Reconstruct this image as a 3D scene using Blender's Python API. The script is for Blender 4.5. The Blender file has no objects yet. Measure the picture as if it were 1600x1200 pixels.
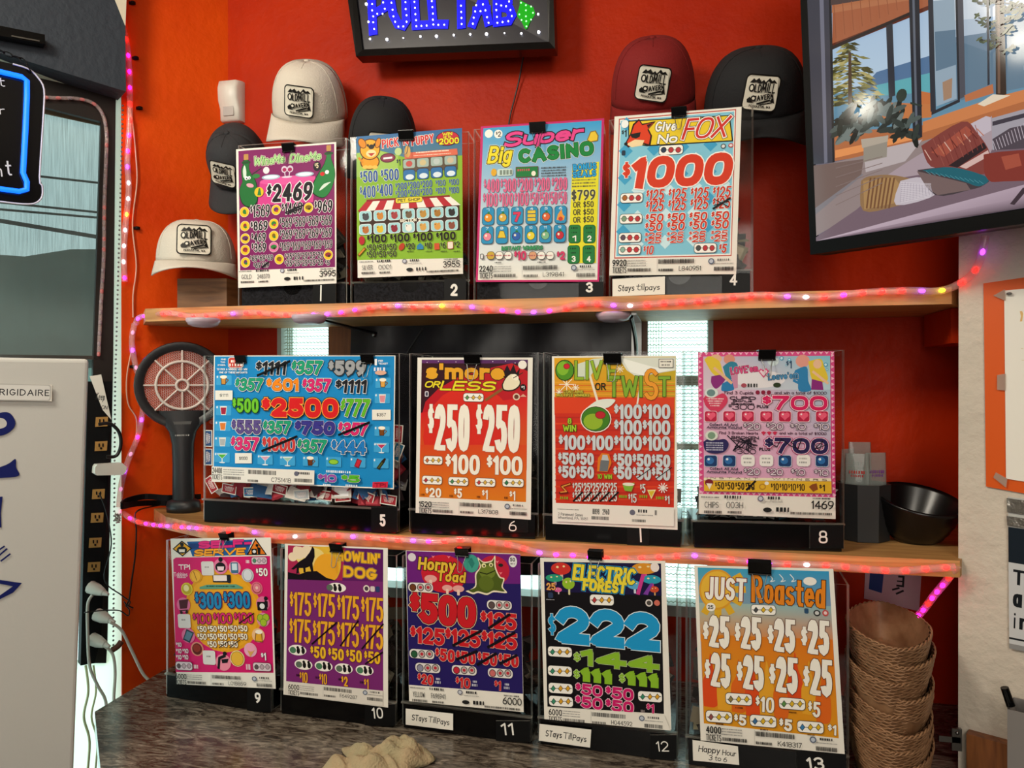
import bpy, bmesh, math, random
from mathutils import Vector as V, Matrix
random.seed(7)
SC = bpy.context.scene
COL = SC.collection

# ---------------------------------------------------------------- camera
F = 1160.0
CAM_Z = 1.513
YAW = math.radians(12.7)
cd = bpy.data.cameras.new('camera'); CAM = bpy.data.objects.new('camera', cd); COL.objects.link(CAM)
cd.sensor_width = 36.0; cd.lens = 36.0 * F / 1600.0; cd.clip_start = .02; cd.clip_end = 400
CAM.location = (0, 0, CAM_Z)
CAM.rotation_euler = (math.radians(90 - .1), 0, YAW)
SC.camera = CAM
# ---------------------------------------------------------------- view, sky, lamp and fill lights
SC.view_settings.view_transform = 'Standard'; SC.view_settings.look = 'None'
SC.view_settings.gamma = 1; SC.view_settings.use_curve_mapping = False
SC.view_settings.exposure = -0.38
W = bpy.data.worlds.new('world'); SC.world = W; W.use_nodes = True
WB = W.node_tree.nodes['Background']
WB.inputs[0].default_value = (.57, .82, .81, 1); WB.inputs[1].default_value = 4.0

def lamp(name, kind, loc, power, color, size=.1, aim=None, size_y=None):
    d = bpy.data.lights.new(name, kind); d.energy = power; d.color = color
    if kind == 'AREA':
        d.size = size
        if size_y: d.shape = 'RECTANGLE'; d.size_y = size_y
    else: d.shadow_soft_size = size
    o = bpy.data.objects.new(name, d); COL.objects.link(o); o.location = loc
    if aim is not None: o.rotation_euler = (V(aim) - V(loc)).to_track_quat('-Z', 'Y').to_euler()
    return o
lamp('overhead_area_light', 'AREA', (-1.0, .05, 2.52), 25, (1, .91, .77), .35, (-.30, 1.5, 1.45))
lamp('overhead_area_light', 'AREA', (.5, -.9, 2.52), 20, (1, .91, .77), .5, (.1, 1.4, 1.3))  # unseen fill added from the right to brighten the left wall
lamp('front_fill', 'AREA', (-.1, -2.0, 1.75), 30, (1, .94, .84), 1.4, (-.3, 1.4, 1.2))  # unseen low fill added behind the camera for posters and under shelves

# ---------------------------------------------------------------- helpers
R3 = CAM.rotation_euler.to_matrix()
CP = V(CAM.location)
def ray(u, v): return R3 @ V(((u - 800) / F, (600 - v) / F, -1))
def onp(u, v, p, n):
    d = ray(u, v); return CP + d * ((V(p) - CP).dot(V(n)) / d.dot(V(n)))
def atY(u, v, Y): return onp(u, v, (0, Y, 0), (0, 1, 0))
def atZ(u, v, Z): return onp(u, v, (0, 0, Z), (0, 0, 1))
def lin(h):
    if isinstance(h, str):
        if len(h) == 3: h = ''.join(c * 2 for c in h)
        h = [int(h[i:i + 2], 16) / 255 for i in (0, 2, 4)]
        return tuple(c / 12.92 if c <= .04045 else ((c + .055) / 1.055) ** 2.4 for c in h)
    return tuple(h)
def mat(name, c, rough=.5, metal=0, emit=0, bump=0, bscale=60, var=0, vscale=6, coat=0, spec=.5, c2=None):
    m = bpy.data.materials.new(name); m.use_nodes = True
    nt = m.node_tree; b = nt.nodes['Principled BSDF']; c = lin(c)
    b.inputs['Base Color'].default_value = c + (1,)
    b.inputs['Roughness'].default_value = rough; b.inputs['Metallic'].default_value = metal
    b.inputs['Coat Weight'].default_value = coat; b.inputs['Specular IOR Level'].default_value = spec
    if emit:
        b.inputs['Emission Color'].default_value = c + (1,); b.inputs['Emission Strength'].default_value = emit
    tc = None
    if bump or var: tc = nt.nodes.new('ShaderNodeTexCoord')
    if bump:
        n = nt.nodes.new('ShaderNodeTexNoise'); n.inputs['Scale'].default_value = bscale; n.inputs['Detail'].default_value = 4
        bp = nt.nodes.new('ShaderNodeBump'); bp.inputs['Strength'].default_value = bump; bp.inputs['Distance'].default_value = .004
        nt.links.new(tc.outputs['Object'], n.inputs['Vector']); nt.links.new(n.outputs[0], bp.inputs['Height'])
        nt.links.new(bp.outputs[0], b.inputs['Normal'])
    if var:
        n = nt.nodes.new('ShaderNodeTexNoise'); n.inputs['Scale'].default_value = vscale; n.inputs['Detail'].default_value = 5
        mx = nt.nodes.new('ShaderNodeMix'); mx.data_type = 'RGBA'
        mx.inputs[6].default_value = c + (1,)
        mx.inputs[7].default_value = (lin(c2) if c2 else tuple(x * (1 - var) for x in c)) + (1,)
        nt.links.new(tc.outputs['Object'], n.inputs['Vector'])
        rp = nt.nodes.new('ShaderNodeMapRange'); rp.inputs[1].default_value = .35; rp.inputs[2].default_value = .68
        nt.links.new(n.outputs[0], rp.inputs[0]); nt.links.new(rp.outputs[0], mx.inputs[0]); nt.links.new(mx.outputs[2], b.inputs['Base Color'])
    return m
def attr_mat(name, rough=.4, emit=0, coat=0, gloss=True):
    m = bpy.data.materials.new(name); m.use_nodes = True; nt = m.node_tree; b = nt.nodes['Principled BSDF']
    a = nt.nodes.new('ShaderNodeVertexColor'); a.layer_name = 'ink'
    b.inputs['Roughness'].default_value = rough; b.inputs['Coat Weight'].default_value = coat; b.inputs['Specular IOR Level'].default_value = .16
    if emit:
        b.inputs['Base Color'].default_value = (.004, .004, .004, 1); b.inputs['Emission Strength'].default_value = emit
        nt.links.new(a.outputs[0], b.inputs['Emission Color'])
    else: nt.links.new(a.outputs[0], b.inputs['Base Color'])
    return m
def wood(name, c1, c2, scale=(2, 30, 30), rough=.5):
    m = mat(name, c1, rough); nt = m.node_tree; b = nt.nodes['Principled BSDF']
    tc = nt.nodes.new('ShaderNodeTexCoord'); mp = nt.nodes.new('ShaderNodeMapping'); mp.inputs['Scale'].default_value = scale
    n = nt.nodes.new('ShaderNodeTexNoise'); n.inputs['Scale'].default_value = 1.6; n.inputs['Detail'].default_value = 8; n.inputs['Distortion'].default_value = 1.2
    mx = nt.nodes.new('ShaderNodeMix'); mx.data_type = 'RGBA'; mx.inputs[6].default_value = lin(c1) + (1,); mx.inputs[7].default_value = lin(c2) + (1,)
    rp = nt.nodes.new('ShaderNodeMapRange'); rp.inputs[1].default_value = .35; rp.inputs[2].default_value = .7
    nt.links.new(tc.outputs['Object'], mp.inputs[0]); nt.links.new(mp.outputs[0], n.inputs['Vector']); nt.links.new(n.outputs[0], rp.inputs[0])
    nt.links.new(rp.outputs[0], mx.inputs[0]); nt.links.new(mx.outputs[2], b.inputs['Base Color'])
    return m

class MB:
    "collects shapes and builds them as one mesh object"
    def __init__(s): s.v = []; s.f = []; s.c = []; s.mi = []; s.cur = (1, 1, 1); s.m = 0; s.smooth = False; s.sm = []
    def face(s, pts, col=None, cols=None):
        i = len(s.v); s.v += [tuple(p) for p in pts]; s.f.append(tuple(range(i, i + len(pts))))
        c = col or s.cur
        s.c += cols if cols else [c] * len(pts); s.mi.append(s.m); s.sm.append(False)
    def grid(s, rows, close=False, smooth=True):
        i = len(s.v); n = len(rows[0])
        for r in rows:
            s.v += [tuple(p) for p in r]; s.c += [s.cur] * n
        for a in range(len(rows) - 1):
            for b in range(n if close else n - 1):
                c = (b + 1) % n
                s.f.append((i + a * n + b, i + a * n + c, i + (a + 1) * n + c, i + (a + 1) * n + b)); s.mi.append(s.m); s.sm.append(smooth)
    def hexa(s, b, t):
        "b, t: four bottom and four top points, same order"
        i = len(s.v); s.v += [tuple(p) for p in list(b) + list(t)]; s.c += [s.cur] * 8
        for f in ((3, 2, 1, 0), (4, 5, 6, 7), (0, 1, 5, 4), (1, 2, 6, 5), (2, 3, 7, 6), (3, 0, 4, 7)):
            s.f.append(tuple(i + k for k in f)); s.mi.append(s.m); s.sm.append(False)
    def box(s, lo, hi, M=None):
        x0, y0, z0 = lo; x1, y1, z1 = hi
        p = [V(q) for q in ((x0, y0, z0), (x1, y0, z0), (x1, y1, z0), (x0, y1, z0), (x0, y0, z1), (x1, y0, z1), (x1, y1, z1), (x0, y1, z1))]
        if M is not None: p = [M @ q for q in p]
        s.hexa(p[:4], p[4:])
    def prism(s, pts, d):
        "pts: polygon; d: extrusion vector"
        d = V(d); a = [V(p) for p in pts]; b = [p + d for p in a]; n = len(a)
        i = len(s.v); s.v += [tuple(p) for p in a + b]; s.c += [s.cur] * (2 * n)
        s.f.append(tuple(i + k for k in range(n))); s.f.append(tuple(i + n + k for k in reversed(range(n))))
        s.mi += [s.m] * 2; s.sm += [False] * 2
        for k in range(n):
            l = (k + 1) % n; s.f.append((i + k, i + n + k, i + n + l, i + l)); s.mi.append(s.m); s.sm.append(False)
    def tube(s, pts, r, n=8, cap=True):
        pts = [V(p) for p in pts]; rows = []; up = V((0.13, .21, .97)); rs = r if isinstance(r, (list, tuple)) else [r] * len(pts)
        for k, p in enumerate(pts):
            t = (pts[min(k + 1, len(pts) - 1)] - pts[max(k - 1, 0)]).normalized()
            a = t.cross(up)
            if a.length < .05: a = t.cross(V((1, 0, 0)))
            a.normalize(); b = a.cross(t).normalized(); up = b
            rows.append([p + (a * math.cos(q) + b * math.sin(q)) * rs[k] for q in [2 * math.pi * j / n for j in range(n)]])
        s.grid(rows, True)
        if cap: s.face(rows[0]); s.face(list(reversed(rows[-1])))
    def lathe(s, prof, o=(0, 0, 0), n=24, sx=1, sy=1, M=None):
        rows = []
        for r, z in prof:
            row = [V((o[0] + r * sx * math.cos(2 * math.pi * j / n), o[1] + r * sy * math.sin(2 * math.pi * j / n), o[2] + z)) for j in range(n)]
            rows.append([M @ p for p in row] if M is not None else row)
        s.grid(rows, True)
    def ball(s, o, r, n=8, sz=1):
        s.lathe([(max(r * math.sin(math.pi * k / 6), 1e-5), -r * sz * math.cos(math.pi * k / 6)) for k in range(7)], o, n)
    def build(s, name, mats, parent=None, loc=None):
        me = bpy.data.meshes.new(name)
        vs = s.v if loc is None else [(x - loc[0], y - loc[1], z - loc[2]) for x, y, z in s.v]
        me.from_pydata(vs, [], s.f)
        if not isinstance(mats, (list, tuple)): mats = [mats]
        for m in mats: me.materials.append(m)
        me.polygons.foreach_set('material_index', s.mi); me.polygons.foreach_set('use_smooth', s.sm)
        at = me.color_attributes.new('ink', 'FLOAT_COLOR', 'POINT')
        buf = []
        for c in s.c: buf += [c[0], c[1], c[2], 1]
        at.data.foreach_set('color', buf); me.update()
        o = bpy.data.objects.new(name, me); COL.objects.link(o)
        if loc is not None: o.location = loc
        if parent: o.parent = parent
        return o
def tag(o, label, cat, group=None, kind=None):
    o['label'] = label; o['category'] = cat
    if group: o['group'] = group
    if kind: o['kind'] = kind
    return o
def thing(name, label, cat, loc=(0, 0, 0), group=None):
    o = bpy.data.objects.new(name, None); COL.objects.link(o); o.location = loc; o.empty_display_size = .05
    return tag(o, label, cat, group)
def struct(name, mb, m, label, cat, parent=None):
    o = mb.build(name, m, parent)
    if not parent: tag(o, label, cat, None, 'structure')
    return o
def spl(pts, k=6):
    "Catmull-Rom through points"
    P = [V(p) for p in pts]; out = []
    for i in range(len(P) - 1):
        a = P[max(i - 1, 0)]; b = P[i]; c = P[i + 1]; d = P[min(i + 2, len(P) - 1)]
        for j in range(k):
            t = j / k
            out.append(.5 * ((2 * b) + (c - a) * t + (2 * a - 5 * b + 4 * c - d) * t * t + (3 * b - a - 3 * c + d) * t ** 3))
    return out + [P[-1]]

# ---------------------------------------------------------------- stroke lettering
def A(cx, cy, rx, ry, a, b, n=9):
    return [(cx + rx * math.cos(math.radians(a + (b - a) * k / n)), cy + ry * math.sin(math.radians(a + (b - a) * k / n))) for k in range(n + 1)]
def O(cx, cy, rx, ry, n=20):
    f = lambda q: math.copysign(abs(q) ** .8, q)
    return [(cx + rx * f(math.cos(t)), cy + ry * f(math.sin(t))) for t in [math.pi / 2 + 2 * math.pi * k / n for k in range(n)]] + [(cx, cy + ry)]
x = .64
GL = {
 '0': (.56, [O(.28, .5, .28, .5)]), '1': (.2, [[(0, .8), (.17, 1), (.17, 0)]]),
 '2': (.55, [A(.27, .7, .27, .3, 165, -35) + [(0, 0), (.55, 0)]]),
 '3': (.55, [A(.26, .75, .26, .25, 150, -90), A(.26, .26, .29, .26, 90, -150)]),
 '4': (.6, [[(.44, 0), (.44, 1), (0, .3), (.6, .3)]]),
 '5': (.55, [[(.52, 1), (.08, 1), (.05, .56)] + A(.25, .32, .3, .32, 125, -150)]),
 '6': (.56, [O(.28, .3, .28, .3), [(0, .32), (.05, .6), (.2, .85), (.42, 1)]]),
 '7': (.54, [[(0, 1), (.54, 1), (.3, .5), (.17, 0)]]),
 '8': (.56, [O(.28, .75, .24, .25), O(.28, .26, .28, .26)]),
 '9': (.56, [O(.28, .7, .28, .3), [(.56, .68), (.51, .4), (.36, .15), (.14, 0)]]),
 '$': (.5, [A(.25, .7, .24, .2, 30, 270, 7) + A(.25, .28, .25, .22, 90, -150, 7), [(.25, 1.06), (.25, -.1)]]),
 'A': (.66, [[(0, 0), (.33, 1), (.66, 0)], [(.12, .33), (.54, .33)]]),
 'B': (.55, [[(0, 0), (0, 1)] + A(.27, .76, .24, .24, 90, -90) + [(0, .52)], [(0, .52)] + A(.28, .26, .27, .26, 90, -90) + [(0, 0)]]),
 'C': (.58, [A(.32, .5, .32, .5, 48, 312)]), 'D': (.6, [[(0, 0), (0, 1)] + A(.2, .5, .4, .5, 90, -90) + [(0, 0)]]),
 'E': (.45, [[(.45, 1), (0, 1), (0, 0), (.45, 0)], [(0, .52), (.38, .52)]]), 'F': (.43, [[(.43, 1), (0, 1), (0, 0)], [(0, .5), (.36, .5)]]),
 'G': (.6, [A(.32, .5, .32, .5, 48, 350) + [(.36, .42)]]), 'H': (.56, [[(0, 0), (0, 1)], [(.56, 0), (.56, 1)], [(0, .5), (.56, .5)]]),
 'I': (.02, [[(.01, 0), (.01, 1)]]), 'J': (.4, [[(.4, 1), (.4, .25)] + A(.2, .22, .2, .22, 0, -170)]),
 'K': (.54, [[(0, 0), (0, 1)], [(.52, 1), (.04, .48)], [(.17, .6), (.54, 0)]]), 'L': (.42, [[(0, 1), (0, 0), (.42, 0)]]),
 'M': (.72, [[(0, 0), (.06, 1), (.36, .25), (.66, 1), (.72, 0)]]), 'N': (.56, [[(0, 0), (0, 1), (.56, 0), (.56, 1)]]),
 'O': (.66, [O(.33, .5, .33, .5)]), 'P': (.5, [[(0, 0), (0, 1)] + A(.25, .74, .26, .26, 90, -90) + [(0, .48)]]),
 'Q': (.66, [O(.33, .5, .33, .5), [(.4, .25), (.66, -.05)]]),
 'R': (.54, [[(0, 0), (0, 1)] + A(.25, .75, .26, .25, 90, -90) + [(0, .5)], [(.25, .5), (.54, 0)]]),
 'S': (.52, [A(.27, .75, .25, .25, 35, 265, 8) + A(.26, .26, .26, .26, 85, -150, 8)]), 'T': (.56, [[(0, 1), (.56, 1)], [(.28, 1), (.28, 0)]]),
 'U': (.56, [[(0, 1), (0, .3)] + A(.28, .29, .28, .29, 180, 360) + [(.56, 1)]]), 'V': (.6, [[(0, 1), (.3, 0), (.6, 1)]]),
 'W': (.86, [[(0, 1), (.2, 0), (.43, .8), (.66, 0), (.86, 1)]]), 'X': (.58, [[(0, 0), (.58, 1)], [(0, 1), (.58, 0)]]),
 'Y': (.58, [[(0, 1), (.29, .48), (.58, 1)], [(.29, .48), (.29, 0)]]), 'Z': (.54, [[(0, 1), (.54, 1), (0, 0), (.54, 0)]]),
 'a': (.44, [O(.2, x / 2, .2, x / 2, 12), [(.42, x), (.42, 0)]]), 'b': (.44, [O(.23, x / 2, .21, x / 2, 12), [(0, 1), (0, 0)]]),
 'c': (.4, [A(.22, x / 2, .22, x / 2, 50, 310)]), 'd': (.44, [O(.2, x / 2, .2, x / 2, 12), [(.42, 1), (.42, 0)]]),
 'e': (.42, [[(.02, .34), (.42, .34)] + A(.21, x / 2, .21, x / 2, 5, 320)]), 'f': (.3, [A(.22, .82, .12, .18, 60, 180, 5) + [(.1, 0)], [(0, x), (.28, x)]]),
 'g': (.44, [O(.2, x / 2, .2, x / 2, 12), [(.42, x), (.42, -.12)] + A(.22, -.12, .2, .16, 0, -150, 5)]),
 'h': (.4, [[(0, 1), (0, 0)], [(0, .4)] + A(.2, .42, .2, .22, 170, 0, 6) + [(.4, 0)]]), 'i': (.02, [[(.01, 0), (.01, x)], [(.01, .86), (.01, .92)]]),
 'k': (.4, [[(0, 1), (0, 0)], [(.38, x), (.03, .3)], [(.12, .38), (.4, 0)]]), 'l': (.02, [[(.01, 0), (.01, 1)]]),
 'm': (.66, [[(0, x), (0, 0)], [(0, .42)] + A(.165, .44, .165, .2, 170, 0, 6) + [(.33, 0)], [(.33, .42)] + A(.495, .44, .165, .2, 170, 0, 6) + [(.66, 0)]]),
 'n': (.4, [[(0, x), (0, 0)], [(0, .42)] + A(.2, .42, .2, .22, 170, 0, 6) + [(.4, 0)]]), 'o': (.44, [O(.22, x / 2, .22, x / 2, 12)]),
 'p': (.44, [O(.23, x / 2, .21, x / 2, 12), [(0, x), (0, -.28)]]), 'r': (.26, [[(0, x), (0, 0)], [(0, .4)] + A(.2, .4, .2, .22, 175, 70, 4)]),
 's': (.36, [A(.18, .48, .17, .16, 40, 265, 6) + A(.18, .16, .18, .16, 85, -150, 6)]), 't': (.28, [[(.12, .92), (.12, .12), (.2, 0), (.28, 0)], [(0, x), (.28, x)]]),
 'u': (.4, [[(0, x), (0, .2)] + A(.2, .2, .2, .2, 180, 360, 6) + [(.4, x), (.4, 0)]]), 'v': (.42, [[(0, x), (.21, 0), (.42, x)]]),
 'w': (.6, [[(0, x), (.15, 0), (.3, .55), (.45, 0), (.6, x)]]), 'y': (.42, [[(0, x), (.21, 0)], [(.42, x), (.1, -.3)]]),
 "'": (.02, [[(.01, 1), (.01, .8)]]), '.': (.02, [[(.01, 0), (.01, .03)]]), '-': (.25, [[(0, .45), (.25, .45)]]), ' ': (.22, []),
 '/': (.3, [[(0, 0), (.3, 1)]]), ',': (.04, [[(.04, .05), (0, -.1)]]), '#': (.5, [[(.15, 0), (.2, 1)], [(.35, 0), (.4, 1)], [(0, .3), (.5, .3)], [(0, .7), (.5, .7)]]),
}
def strip(pts, hw, cap=True):
    "polyline -> list of flat polygons (2-D) of half width hw"
    P = [V((p[0], p[1])) for p in pts]
    closed = (P[0] - P[-1]).length < 1e-6 and len(P) > 3
    if closed: P = P[:-1]
    n = len(P); out = []; L = []; Rr = []
    def d(a, b):
        q = b - a; return q / q.length if q.length > 1e-9 else V((1, 0))
    if not closed and cap:
        P[0] = P[0] - d(P[0], P[1]) * hw; P[-1] = P[-1] + d(P[-2], P[-1]) * hw
    for k in range(n):
        if closed or 0 < k < n - 1:
            a = d(P[k - 1], P[k]); b = d(P[k], P[(k + 1) % n])
            c = a.dot(b)
            if c < -.2:      # very sharp: two bevel points
                na = V((-a.y, a.x)); nb = V((-b.y, b.x))
                m = (a - b).normalized() * hw * 1.25
                L += [P[k] + na * hw, P[k] + (na * hw if a.cross(b) > 0 else m), P[k] + nb * hw]; Rr += [P[k] - na * hw, P[k] + (m if a.cross(b) > 0 else -na * hw), P[k] - nb * hw]
                continue
            nn = (V((-a.y, a.x)) + V((-b.y, b.x))).normalized() * hw / max(math.sqrt((1 + c) / 2), .6)
        else:
            a = d(P[0], P[1]) if k == 0 else d(P[-2], P[-1]); nn = V((-a.y, a.x)) * hw
        L.append(P[k] + nn); Rr.append(P[k] - nn)
    m = len(L)
    for k in range(m if closed else m - 1):
        j = (k + 1) % m; dl = L[j] - L[k]; dr = Rr[j] - Rr[k]
        if dl.dot(dr) < 0:       # inner side folded over: close it with a triangle
            out.append([L[k], (Rr[k] + Rr[j]) / 2, L[j]] if dl.length > dr.length else [(L[k] + L[j]) / 2, Rr[k], Rr[j]])
        else: out.append([L[k], Rr[k], Rr[j], L[j]])
    return out
def layout(s, w, h, wt, gap=.07, sd=True, shear=0, mx=.43):
    "strokes of a text fitted into a w x h box centred on 0: list of (points, stroke width)"
    wd = wt * h; gp = gap * h; items = []
    for k, ch in enumerate(s):
        g = GL.get(ch) or GL.get(ch.upper()) or GL[' ']
        small = sd and ch == '$' and len(s) > 1
        items.append((g, .55 if small else 1, small))
    n = len(items); tot = sum(g[0] * q for g, q, _ in items); fix = sum(wd * (.6 if sm else 1) for _, _, sm in items) + gp * (n - 1)
    if fix > w * mx:
        k = w * mx / fix; wd *= k; gp *= k; fix = w * mx
    S = (w - fix) / max(tot, .01); X = -w / 2; out = []
    for g, q, sm in items:
        ww = wd * (.6 if sm else 1)
        for st in g[1]:
            pts = []
            for a, b in st:
                px = X + ww / 2 + a * q * S
                py = (-h / 2 + wd / 2 + b * (h - wd)) if not sm else (-h / 2 + h * .42 + ww / 2 + b * (h * .55 - ww))
                pts.append((px + py * shear, py))
            out.append((pts, ww))
        X += g[0] * q * S + ww + gp
    return out

INK = attr_mat('printed_ink', .45)
class Sheet:
    "a flat printed sheet. ref: its four corners in drawing units (TL TR BR BL); quad: the same corners in the place"
    def __init__(s, ref, quad, bend=None, step=9e-6):
        s.q = [V(p) for p in quad]; s.o = s.q[3]
        ex = (s.q[1] + s.q[2] - s.q[0] - s.q[3]).normalized(); n = ex.cross((s.q[0] + s.q[1] - s.q[2] - s.q[3])).normalized()
        s.ex = ex; s.n = n; s.ey = n.cross(ex).normalized()
        loc = [((p - s.o).dot(ex), (p - s.o).dot(s.ey)) for p in s.q]
        s.loc = loc
        import numpy as np
        M = []; B = []
        for (a, b), (c, d) in zip(ref, loc):
            M += [[a, b, 1, 0, 0, 0, -a * c, -b * c], [0, 0, 0, a, b, 1, -a * d, -b * d]]; B += [c, d]
        h = np.linalg.solve(np.array(M, float), np.array(B, float)); s.h = [float(q) for q in h] + [1.0]
        s.mb = MB(); s.z = 4e-4; s.step = step; s.bend = bend; s.ref = ref
        bq = loc
        s.poly_local(bq, lin('e8e4da'), 0)
        # thickness
        for k in range(4):
            a = s.q[k]; b = s.q[(k + 1) % 4]; s.mb.face([s.W3(bq[k], 0), s.W3(bq[(k + 1) % 4], 0), s.W3(bq[(k + 1) % 4], s.z), s.W3(bq[k], s.z)], lin('e0dcd2'))
        s.poly_local(bq, lin('e8e4da'), s.z)
    def W3(s, p, z):
        if s.bend: return s.bend(p[0], p[1], z, s)
        return s.o + s.ex * p[0] + s.ey * p[1] + s.n * z
    def m(s, a, b):
        h = s.h; w = h[6] * a + h[7] * b + 1
        return ((h[0] * a + h[1] * b + h[2]) / w, (h[3] * a + h[4] * b + h[5]) / w)
    def sc(s, a, b):
        p = s.m(a, b); q = s.m(a + 2, b); r = s.m(a, b + 2)
        return math.hypot(q[0] - p[0], q[1] - p[1]) / 2, math.hypot(r[0] - p[0], r[1] - p[1]) / 2
    def poly_local(s, pts, col, z, cols=None): s.mb.face([s.W3(p, z) for p in pts], col, cols)
    def up(s): s.z += s.step; return s.z
    def P(s, pts, c): s.poly_local([s.m(*p) for p in pts], lin(c), s.up())
    def PS(s, pts, c): s.P(spl2(list(pts) + [pts[0]])[:-1], c)
    def G(s, pts, c, n=1):
        "quad with a printed gradient: c = colours TL TR BR BL"
        s.poly_local([s.m(*p) for p in pts], None, s.up(), [lin(k) for k in c])
    def E(s, cx, cy, rx, ry, c, n=20, rot=0):
        o = s.m(cx, cy); k = s.sc(cx, cy); z = s.up(); cr, sr = math.cos(rot), math.sin(rot)
        s.poly_local([(o[0] + k[0] * (rx * math.cos(t) * cr - ry * math.sin(t) * sr), o[1] + k[1] * (rx * math.cos(t) * sr + ry * math.sin(t) * cr)) for t in [2 * math.pi * j / n for j in range(n)]], lin(c), z)
    def RR(s, cx, cy, w, h, c, r=.25, oc=None, ow=2):
        if oc: s.RR(cx, cy, w + 2 * ow, h + 2 * ow, oc, r)
        o = s.m(cx, cy); k = s.sc(cx, cy); z = s.up(); q = r * min(w, h); pts = []
        for sx, sy, a in ((1, 1, 0), (-1, 1, 90), (-1, -1, 180), (1, -1, 270)):
            for j in range(5):
                t = math.radians(a + j * 22.5); pts.append((o[0] + k[0] * (sx * (w / 2 - q) + q * math.cos(t)), o[1] + k[1] * (sy * (h / 2 - q) + q * math.sin(t))))
        s.poly_local(pts, lin(c), z)
    def L(s, pts, w, c):
        p = [s.m(*q) for q in pts]; k = s.sc(*pts[0])[0]; z = s.up()
        for i, f in enumerate(strip(p, w * k / 2)): s.poly_local(f, lin(c), z + (i % 36) * 1.8e-6)
        s.z += 2e-5
    def T(s, txt, cx, cy, w, h, c, oc=None, wt=.17, ow=.05, sh=0, gap=.07, sd=True, rot=0, oc2=None, ow2=.09, mx=.43):
        "text, or several copies: txt may be a list of (string, cx, cy, w, h)"
        its = txt if isinstance(txt, list) else [(txt, cx, cy, w, h)]
        passes = ([(oc2, ow2)] if oc2 else []) + ([(oc, ow)] if oc else []) + [(c, 0)]
        for colr, extra in passes:
            z = s.up(); cl = lin(colr); q_ = 0
            for (t, a, b, ww, hh) in its:
                o = s.m(a, b); k = s.sc(a, b); W_, H_ = ww * k[0], hh * k[1]; cr, sr = math.cos(rot), math.sin(rot)
                for pts, wd in layout(t, W_, H_, wt, gap, sd, sh, mx):
                    for f in strip(pts, wd / 2 + extra * min(H_, W_ / len(t) * 1.5)):
                        q_ += 1; s.poly_local([(o[0] + p[0] * cr - p[1] * sr, o[1] + p[0] * sr + p[1] * cr) for p in f], cl, z + (q_ % 36) * 1.8e-6)
            s.z += 6.4e-5
    def BC(s, cx, cy, w, h, c='222', n=None):
        n = n or max(6, int(w / 5)); rs = random.Random(int(cx * 7 + cy)); z = s.up(); o = s.m(cx, cy); k = s.sc(cx, cy)
        for j in range(n):
            a = (-.5 + j / n) * w * k[0]; b = a + w / n * k[0] * rs.uniform(.35, .8); q = h / 2 * k[1]
            s.poly_local([(o[0] + a, o[1] - q), (o[0] + b, o[1] - q), (o[0] + b, o[1] + q), (o[0] + a, o[1] + q)], lin(c), z)
    def MT(s, cx, cy, w, h, c='333'):
        "a line of tiny unreadable print"
        s.BC(cx, cy, w, h, c, max(4, int(w / h / .9)))
    def EC(s, cx, cy, rx, ry, c, lo, hi, xlo=-1e9):
        'ellipse cut off above lo and below hi'
        s.P([(max(cx + rx * math.cos(t), xlo), min(max(cy + ry * math.sin(t), lo), hi)) for t in [math.pi * j / 20 for j in range(40)]], c)
    def CAPS(s, cx, cy, w, h, cs, bg='f4f1ea', oc='333', shape='E'):
        s.RR(cx, cy, w, h, bg, .3, oc, max(1.5, h * .05))
        for j, c in enumerate(cs):
            xx = cx + w * (-.31 + .31 * j)
            s.L([(xx - w * .15, cy), (xx + w * .15, cy)], h * .06, '444')
            if shape == 'E': s.E(xx, cy, w * .12, h * .33, '222', 12); s.E(xx, cy, w * .1, h * .27, c, 12)
            else: s.P([(xx - w * .11, cy + h * .05), (xx, cy - h * .34), (xx + w * .11, cy), (xx, cy + h * .34)], '222'); s.P([(xx - w * .085, cy + h * .03), (xx, cy - h * .25), (xx + w * .085, cy), (xx, cy + h * .25)], c)
    def FOOT(s, cx, cy, W_, num, ser, tk=True, sl=0):
        "printed ticket label: count, ruled lines, bar codes, serial. W_ = full width in drawing units, sl = slope"
        f = lambda t: cy + t * W_ * sl
        k = W_ / 700
        s.T(num, cx - W_ * .432, f(-.432) - 18 * k, 78 * k, 36 * k, '1a1a1a', wt=.15); s.T('TICKETS', cx - W_ * .432, f(-.432) + 22 * k, 78 * k, 34 * k, '222', wt=.12, gap=.05)
        for j in range(3): s.MT(cx - W_ * .3, f(-.3) - 30 * k + 14 * k * j, 110 * k, 5 * k, '777')
        s.BC(cx - W_ * .275, f(-.275) + 22 * k, 128 * k, 18 * k)
        s.L([(cx - W_ * .13, f(-.13) - 40 * k), (cx - W_ * .13, f(-.13) + 34 * k)], 1.5 * k, '999')
        s.BC(cx + W_ * .02, f(.02) - 24 * k, 200 * k, 24 * k); s.BC(cx - W_ * .06, f(-.06) + 24 * k, 84 * k, 14 * k)
        s.T(ser, cx + W_ * .13, f(.13) + 16 * k, 124 * k, 26 * k, '333', wt=.11)
        s.E(cx + W_ * .3, f(.3) - 22 * k, 17 * k, 17 * k, '5a6478', 14); s.E(cx + W_ * .3, f(.3) - 22 * k, 11 * k, 11 * k, 'b8c0cc', 12)
        s.MT(cx + W_ * .4, f(.4) - 30 * k, 70 * k, 12 * k, '444'); s.MT(cx + W_ * .4, f(.4) - 10 * k, 110 * k, 4 * k, '777'); s.BC(cx + W_ * .4, f(.4) + 20 * k, 110 * k, 22 * k)
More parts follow.
